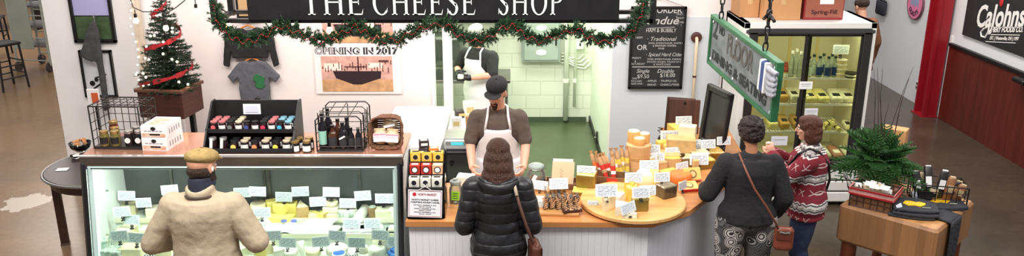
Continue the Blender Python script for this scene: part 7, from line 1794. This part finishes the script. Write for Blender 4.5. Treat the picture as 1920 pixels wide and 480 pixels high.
# ---- capped worker behind the counter facing camera (rotated 180)
B = Body(1.80, R(14), 1.02, 1.04, armR=((.235, .10, 1.15), (.215, .27, .985)), armL=((-.235, .10, 1.15), (-.215, .27, .985)), yaw=R(-16), pitch=R(9), handR=(-.25, .8, -.3), handL=(.25, .8, -.3), shoulder=1.0)
t = person('man in black cap, brown shirt and white apron looking down behind counter', 934, 200, 1.8, 6.93, PI)
build_body(B, t, SK1); B.face(t)
BR = mat('brown_tee', (96, 82, 74), .9, noise=(14, .1), bump=(20, .25))
sh_ = garment(B, t, 'tee_shirt', BR, .016, .80, .42, None, .009, .018, .1, 31, rs=1.08)
def apron(B, t, m, top=1.34, bot=.55, th=.034, neck=True):
    vs = []
    def f(u, v):
        z = top+(bot-top)*v
        tor = B.torso; 
        zz2 = max(.84, min(1.43, z))
        for i in range(len(tor)-1):
            if tor[i][0] <= zz2 <= tor[i+1][0]: break
        q = (zz2-tor[i][0])/(tor[i+1][0]-tor[i][0]); a = tor[i][1]*(1-q)+tor[i+1][1]*q; b_ = tor[i][2]*(1-q)+tor[i+1][2]*q; y = tor[i][3]*(1-q)+tor[i+1][3]*q
        half = R(34) if z > 1.28 else R(34+ (1.28-z)/.16*42) if z > 1.12 else R(78)
        an = PI/2+(u-.5)*2*half; bl = B.belly*math.exp(-((z-1.10)/.12)**2)
        wv = .006*math.sin(u*14+v*3) if z < 1.1 else 0
        loc = Vector(((a*B.w+th+bl*.6+wv)*math.cos(an), y+(b_*B.d+th+bl+wv)*math.sin(an), z))
        return B.M @ B.T(loc)
    b = MB(); b.sheet(f, 24, 34); o = obj('apron', b, m, t, True, fix=False); mm = o.modifiers.new('s', 'SOLIDIFY'); mm.thickness = .006; mm.offset = 0
    b = MB(B.M)
    for k in (-1, 1):
        an = PI/2+k*R(32); p = B.T((( .162*B.w+th)*math.cos(an), (.117*B.d+th)*math.sin(an), top)); b.tube([p, B.T((.075*-k, .085, 1.455)) if 0 else B.T((-.085*k, .09, 1.44)), B.T((-.078*k, .0, 1.485)), B.T((-.03*k, -.085, 1.47)), B.T((0, -.09, 1.465))], .011, 6)
        b.tube([B.M.inverted() @ f(0 if k < 0 else 1, .32), B.T((-.19*k*B.w*1.02 if 0 else .0, -.0, 1.05)) if 0 else B.T((-k*.02 if 0 else 0, -.155*B.d, 1.06))], .008, 6) if 0 else None
    obj('apron_strap', b, m, o, True)
    return o
APR = mat('apron_white', (240, 238, 240), .8, noise=(5, .04), bump=(8, .2))
apron(B, t, APR)
def cap(B, t, m, brim=True):
    b = MB(B.M); b.sph(B.H((0, -.012, .070)), (.088, .106, .060), B.HR, 24, 12); b.lathe([(.085, 0), (.088, .04)], (0, 0, 0), 24, Matrix.Translation(B.H((0, -.012, .038))) @ B.HR.to_4x4() @ Matrix.Scale(1.18, 4, (0, 1, 0)))
    c = obj('cap', b, m, t); organic(c, .006, 3)
    if brim:
        b = MB(B.M); b.sph(B.H((0, .100, .050)), (.074, .062, .008), B.HR @ rx(-.1), 20, 8); br = obj('cap_brim', b, m, c); organic(br, .004, 2)
    b = MB(B.M); b.sph(B.H((0, -.012, .131)), (.009, .009, .005), B.HR); obj('cap_button', b, m, c)
cap(B, t, mat('cap_black', (36, 35, 38), .8, noise=(30, .2)))
b = MB(B.M); b.sph(B.H((0, -.03, -.02)), (.078, .078, .055), B.HR, 16, 10); hr = obj('hair', b, hairm('hair_dark', (60, 42, 32)), t); organic(hr, .007, 3)
b = MB(B.M); b.sph(B.H((0, .078, -.095)), (.026, .022, .032), B.HR, 12, 8); b.tube([B.H((.026, .09, -.05)), B.H((0, .103, -.046)), B.H((-.026, .09, -.05))], .006, 6); b.tube([B.H((.027, .088, -.05)), B.H((.024, .086, -.08))], .006, 6); b.tube([B.H((-.027, .088, -.05)), B.H((-.024, .086, -.08))], .006, 6)
be = obj('goatee', b, mat('goatee_dark', (52, 36, 28), .9, noise=(60, .3)), t); organic(be, .004, 2)
b = MB(B.M); B.legs(b, .018, .05); b.loft(B.rings(.012, None, .95)); tr = obj('trousers', b, mat('dark_trousers', (34, 34, 40)), t); organic(tr, .012, 4); B.feet(t, BLACK)
# ---- second worker in the prep room
B = Body(1.73, R(5), 1.04, 1.06, armR=((.29, .06, 1.20), (.10, .30, 1.17)), armL=((-.26, .14, 1.18), (-.02, .34, 1.16)), yaw=R(4), pitch=R(12), handR=(-.8, .5, 0), handL=(.8, .4, 0), shoulder=1.1, curl=.9)
t = person('bearded worker in white cap and apron with black gloves in prep room', 900, 100, 1.8, 9.55, R(150))
bd = build_body(B, t, SK1); B.face(t)
BT_ = mat('black_tee', (40, 42, 40), .9, noise=(14, .15))
garment(B, t, 'tee_shirt', BT_, .016, .80, .44, None, .009, .016, .1, 41, rs=1.1)
apron(B, t, APR, 1.36, .5)
cap(B, t, mat('cap_white', (176, 178, 172), .8))
b = MB(B.M); b.sph(B.H((0, .040, -.080)), (.058, .060, .052), B.HR, 14, 10); b.sph(B.H((.058, .02, -.05)), (.02, .03, .05), B.HR); b.sph(B.H((-.058, .02, -.05)), (.02, .03, .05), B.HR); be = obj('beard', b, mat('beard_dark', (46, 34, 30)), t); organic(be, .006, 2)
b = MB(B.M); b.sph(B.H((0, -.03, -.02)), (.078, .078, .055), B.HR, 16, 10); hr = obj('hair', b, hairm('hair_dark', (60, 42, 32)), t); organic(hr, .007, 3)
for sd in (1, -1):
    b = MB(B.M); B.hand(b, sd, .003); e, w_ = B.arm[sd]; e, w_ = Vector(e), Vector(w_); b.cyl(w_.lerp(e, .18), w_, .040, .032, 14); gl_ = obj('glove', b, mat('nitrile_black', (28, 28, 32), .4), t); organic(gl_, .005, 2)
e, w_ = [Vector(x) for x in B.arm[1]]
b = MB(B.M); b.cyl(w_.lerp(e, .22), w_.lerp(e, .30), .042, .043, 18); wt = obj('watch', b, BLACK, t); b = MB(B.M); b.sph(w_.lerp(e, .26)+Vector((0, .03, .03)), (.02, .012, .02)); obj('watch_face', b, mat('watch_face', (70, 72, 76), .2), wt)
t2 = thing('cheese_piece', 'small white cheese piece held in gloved hands of bearded worker', 'cheese', t.matrix_basis @ (B.M @ Vector((.03, .38, 1.17)))); t2.location = Matrix.Translation(t.location) @ Matrix.Rotation(R(150), 4, 'Z') @ (B.M @ Vector((.03, .38, 1.16)))
b = MB(); b.box((0, 0, .02), (.07, .05, .05), b=.01); obj('piece', b, CM['white'], t2); b = MB(); b.box((0, 0, .0465), (.04, .03, .003)); obj('label', b, PAPER, t2)
b = MB(B.M); B.legs(b, .018, .05); b.loft(B.rings(.012, None, .95)); tr = obj('trousers', b, mat('dark_trousers', (34, 34, 40)), t); organic(tr, .012, 4); B.feet(t, BLACK)
# ---- woman in black sweater and patterned leggings, back view
B = Body(1.64, R(4), 1.20, 1.18, armR=((.29, -.03, 1.10), (.26, .12, .91)), armL=((-.33, .02, 1.11), (-.30, .26, 1.06)), fem=True, yaw=R(10), pitch=R(14), handR=(-.1, .5, -.9), handL=(0, 1, -.1), shoulder=1.08)
t = person('woman in black sweater and patterned leggings, back view right of counter', 1414, 250, 1.64, 5.96, R(-3))
build_body(B, t, SK3, r=1.15); B.face(t)
sw_ = garment(B, t, 'sweater', mat('black_knit', (27, 26, 29), .9, noise=(30, .2), bump=(60, .25)), .030, .86, .95, None, .009, .014, .14, 51, z1=1.445, rs=1.15)
b = MB(B.M)
for x, y, z, a, c, d in ((0, -.02, .04, .098, .108, .092), (0, -.06, -.015, .09, .06, .07), (.05, -.03, .0, .05, .07, .07), (-.05, -.03, .0, .05, .07, .07)): b.sph(B.H((x, y, z)), (a, c, d), B.HR, 18, 12)
for i in range(120):
    a = random.random()*6.28; e = random.uniform(-.5, 1.4); v = Vector((math.cos(a)*math.cos(e)*.098, math.sin(a)*math.cos(e)*.108-.02, math.sin(e)*.098+.035))
    if v.y < .055 : b.sph(B.H(v), random.uniform(.012, .02), n=7, m=5)
hr = obj('curly_hair', b, mat('hair_black', (40, 28, 26), .6, noise=(50, .5), bump=(50, 1)), t); organic(hr, .007, 1, .012, .02, 52)
def legpat(n, l, t_):
    v = n.new('ShaderNodeTexVoronoi'); v.inputs['Scale'].default_value = 8.5; l.new(t_.outputs['Object'], v.inputs['Vector'])
    s = mth(n, l, 'SINE', mth(n, l, 'MULTIPLY', v.outputs['Distance'], 62)); n2 = n.new('ShaderNodeTexNoise'); n2.inputs['Scale'].default_value = 30; l.new(t_.outputs['Object'], n2.inputs['Vector'])
    f = mth(n, l, 'ADD', s, mth(n, l, 'MULTIPLY', n2.outputs['Fac'], .7))
    lt = mth(n, l, 'GREATER_THAN', f, .2); far = mth(n, l, 'GREATER_THAN', v.outputs['Distance'], .52)
    return ramp(n, l, mth(n, l, 'SUBTRACT', lt, mth(n, l, 'MULTIPLY', far, .85)), [(0, (44, 42, 46)), (1, (214, 208, 200))])
b = MB(B.M); B.legs(b, .022, .05, .125, 1.35); b.loft(B.rings(.018, None, 1.0)); tr = obj('leggings', b, M2('leaf_pattern', legpat, .8), t); organic(tr, .012, 4, .012, .12, 53); B.feet(t, mat('black_shoe', (30, 30, 30), .5), .125)
b = MB(B.M); st = [(-.09, .04, 1.46), (-.105, -.06, 1.46), (-.07, -.175, 1.36), (.0, -.20, 1.22), (.10, -.20, 1.08), (.19, -.19, .95), (.245, -.13, .84)]
b.tube([B.T(p) for p in st], .010, 8); obj('bag_strap', b, mat('red_brown_strap', (116, 66, 50), .5), t, True)
t2 = thing('crossbody_bag', 'red brown leather crossbody bag at the hip of woman in black sweater', 'handbag', t.location+Vector((.255, -.15, .64)), R(-12))
b = MB(); b.box((0, 0, .10), (.15, .06, .20), top=.75, b=.025); o = obj('body', b, mat('redbrown_leather', (130, 64, 44), .4, noise=(8, .2)), t2); organic(o, .008, 3, .006, .05, 54); b = MB(); b.box((0, -.034, .14), (.12, .008, .08), b=.003); obj('flap', b, mat('redbrown_dark', (104, 50, 36), .4), t2); b = MB()
for x in (-.03, .03): b.lathe([(.010, 0), (.010, .006)], (x, -.04, .17), 12, RX90)
b.tube([(-.03, -.042, .17), (0, -.046, .165), (.03, -.042, .17)], .005, 6); obj('buckle', b, silv, t2)
# ---- woman in patterned sweater in profile
B = Body(1.56, R(3), 1.22, 1.25, armR=((.27, .16, 1.20), (.13, .33, 1.32)), armL=((-.25, .20, 1.22), (-.07, .34, 1.36)), fem=True, yaw=R(-4), pitch=R(4), handR=(-.3, .5, .6), handL=(.1, .3, .95), shoulder=1.1, belly=.025, curl=1.0)
t = person('woman with brown bob in red and white patterned sweater, facing left', 1526, 250, 1.56, 6.36, R(72))
build_body(B, t, SK1); B.face(t)
def fair(n, l, t_):
    x, y, z = (n_sp(n, l, t_, i) for i in range(3))
    u = mth(n, l, 'ADD', x, y)
    zz = mth(n, l, 'ADD', z, mth(n, l, 'MULTIPLY', mth(n, l, 'PINGPONG', u, .03), .5))
    f = mth(n, l, 'FRACT', mth(n, l, 'DIVIDE', zz, .235))
    base = ramp(n, l, f, [(0, (124, 30, 44)), (.30, (124, 30, 44)), (.42, (222, 216, 210)), (.47, (70, 64, 68)), (.52, (170, 164, 160)), (.60, (222, 216, 210)), (.68, (84, 76, 80)), (.73, (222, 216, 210)), (.77, (124, 30, 44))], True)
    # snowflake-like dots and zigzags over the bands
    fu = mth(n, l, 'ABSOLUTE', mth(n, l, 'SUBTRACT', mth(n, l, 'FRACT', mth(n, l, 'DIVIDE', u, .085)), .5))
    fz = mth(n, l, 'ABSOLUTE', mth(n, l, 'SUBTRACT', f, .12)); 
    d1 = mth(n, l, 'ABSOLUTE', mth(n, l, 'SUBTRACT', mth(n, l, 'MULTIPLY', fu, .9), mth(n, l, 'MULTIPLY', fz, 2.2)))
    star = mth(n, l, 'MULTIPLY', mth(n, l, 'LESS_THAN', d1, .045), mth(n, l, 'MULTIPLY', mth(n, l, 'LESS_THAN', fz, .11), mth(n, l, 'LESS_THAN', fu, .28)))
    ck = n.new('ShaderNodeTexNoise'); ck.inputs['Scale'].default_value = 70; l.new(t_.outputs['Object'], ck.inputs['Vector'])
    sp = mth(n, l, 'MULTIPLY', mth(n, l, 'GREATER_THAN', ck.outputs['Fac'], .60), mth(n, l, 'GREATER_THAN', f, .40))
    mx = n.new('ShaderNodeMix'); mx.data_type = 'RGBA'; l.new(mth(n, l, 'MULTIPLY', star, .8), mx.inputs[0]); l.new(base, mx.inputs[6]); mx.inputs[7].default_value = lin((214, 196, 190))
    m2 = n.new('ShaderNodeMix'); m2.data_type = 'RGBA'; l.new(mth(n, l, 'MULTIPLY', sp, .75), m2.inputs[0]); l.new(mx.outputs[2], m2.inputs[6]); m2.inputs[7].default_value = lin((70, 44, 52))
    return m2.outputs[2]
def cowl(b):
    for i in range(20): a = 2*PI*i/20; b.sph(B.T((.075*math.cos(a), -.01+.07*math.sin(a), 1.465)), (.022, .022, .03), n=8, m=6)
garment(B, t, 'sweater', M2('fair_isle_knit', fair, .9), .026, .80, .96, cowl, .009, .012, .12, 61, rs=1.15)
b = MB(B.M)
for x, y, z, a, c, d in ((0, -.02, .035, .090, .105, .088), (0, -.055, -.03, .092, .07, .08), (0, -.06, -.085, .098, .06, .06), (.07, -.02, -.06, .030, .058, .085), (-.07, -.02, -.06, .030, .058, .085), (0, .03, .085, .065, .05, .03)): b.sph(B.H((x, y, z)), (a, c, d), B.HR, 18, 12)
hr = obj('hair', b, hairm('hair_auburn', (92, 52, 40)), t); organic(hr, .007, 4, .01, .03, 62)
b = MB(B.M); B.legs(b, .020, .05, .105, 1.2); b.loft(B.rings(.014, None, 1.0)); tr = obj('jeans', b, mat('dark_denim', (42, 52, 80), .85, noise=(20, .2)), t); organic(tr, .012, 4, .012, .12, 63); B.feet(t, BLACK)
b = MB(B.M); b.tube([B.T(p) for p in ((-.11, .0, 1.47), (-.13, .10, 1.42), (-.10, .18, 1.28), (.0, .195, 1.10), (.10, .18, .98), (.2, .08, .9), (.21, -.04, .90), (.12, -.17, 1.0), (0, -.19, 1.15), (-.09, -.17, 1.32), (-.12, -.08, 1.45), (-.11, .0, 1.47))], .012, 6); obj('crossbody_strap', b, BLACK, t, True)
t3 = thing('cheese_sample', 'small pale cheese sample in the raised hand of woman in patterned sweater', 'cheese', (0, 0, 0)); t3.location = Matrix.Translation(t.location) @ Matrix.Rotation(R(72), 4, 'Z') @ (B.M @ Vector((-.055, .385, 1.47)))
b = MB(); b.box((0, 0, 0), (.028, .022, .016), b=.004); obj('piece', b, CM['pale'], t3); b = MB(); b.box((0, .011, 0), (.026, .003, .016)); obj('rind', b, CM['rind'], t3)
# ---- far person behind the fridge
B = Body(1.78, R(3), 1.15, 1.1, pitch=R(10))
t = person('distant person in brown jacket seen above the fridge, partly out of frame', 1620, 20, 1.78, 11.2, R(20))
build_body(B, t, SK1); B.face(t)
garment(B, t, 'jacket', mat('brown_jacket', (120, 80, 54), .9, noise=(8, .15)), .035, .75, .96, None, .012, .02, .1, 71, rs=1.2)
b = MB(B.M); b.sph(B.H((0, -.02, .04)), (.09, .108, .085), B.HR, 18, 12); hr = obj('hair', b, hairm('hair_dark', (60, 42, 32)), t); organic(hr, .008, 3)
b = MB(B.M); B.legs(b, .018, .05); b.loft(B.rings(.012, None, .95)); tr = obj('trousers', b, mat('dark_trousers', (34, 34, 40)), t); organic(tr, .014, 4); B.feet(t, BLACK)
# ================================================================ LIGHT AND CAMERA
def area(name, loc, rot, sx_, sy_, e, c):
    a = bpy.data.lights.new(name, 'AREA'); a.shape = 'RECTANGLE'; a.size = sx_; a.size_y = sy_; a.energy = e; a.color = c
    o = bpy.data.objects.new(name, a); C.objects.link(o); o.location = loc; o.rotation_euler = rot; return o
area('ceiling_light', (-1.5, 3.6, 5.0), (R(18), 0, 0), 5, 1.2, 300, (1, .96, .92))
area('ceiling_light', (3.4, 4.6, 4.8), (R(12), 0, 0), 3, 1.2, 120, (1, .97, .94))
area('ceiling_light', (-6.5, 9.5, 4.8), (0, 0, 0), 2.5, 2.5, 120, (1, .88, .74))
area('ceiling_light', (4.4, 10.5, 4.6), (0, R(22), 0), 1.5, 3, 190, (1, .95, .92))
area('ceiling_light', (-9, 18, 4.6), (0, 0, 0), 4, 4, 260, (1, .9, .8))
area('shop_light', (-2.4, 7.6, 3.3), (R(12), 0, 0), 3.4, .5, 48, (1, .86, .80))
area('shop_light', (.6, 7.3, 3.3), (0, 0, 0), 2.4, .6, 42, (1, .96, .90))
area('prep_room_light', (.0, 10.2, 3.1), (0, 0, 0), 1.8, 1.0, 92, (.93, 1, .86))
w = bpy.data.worlds.new('world'); bpy.context.scene.world = w; w.use_nodes = True
bg = w.node_tree.nodes['Background']; bg.inputs[0].default_value = (.92, .92, 1, 1); bg.inputs[1].default_value = .28
cam = bpy.data.cameras.new('camera'); co_ = bpy.data.objects.new('camera', cam); C.objects.link(co_)
co_.location = (0, 0, CH); co_.rotation_euler = (PI/2-TH, 0, 0); cam.sensor_width = 36; cam.lens = 36*FP/1920; cam.clip_end = 100
sc = bpy.context.scene; sc.camera = co_
sc.view_settings.view_transform = 'Standard'; sc.view_settings.look = 'None'; sc.view_settings.gamma = 1; sc.view_settings.exposure = .35; sc.view_settings.use_curve_mapping = False
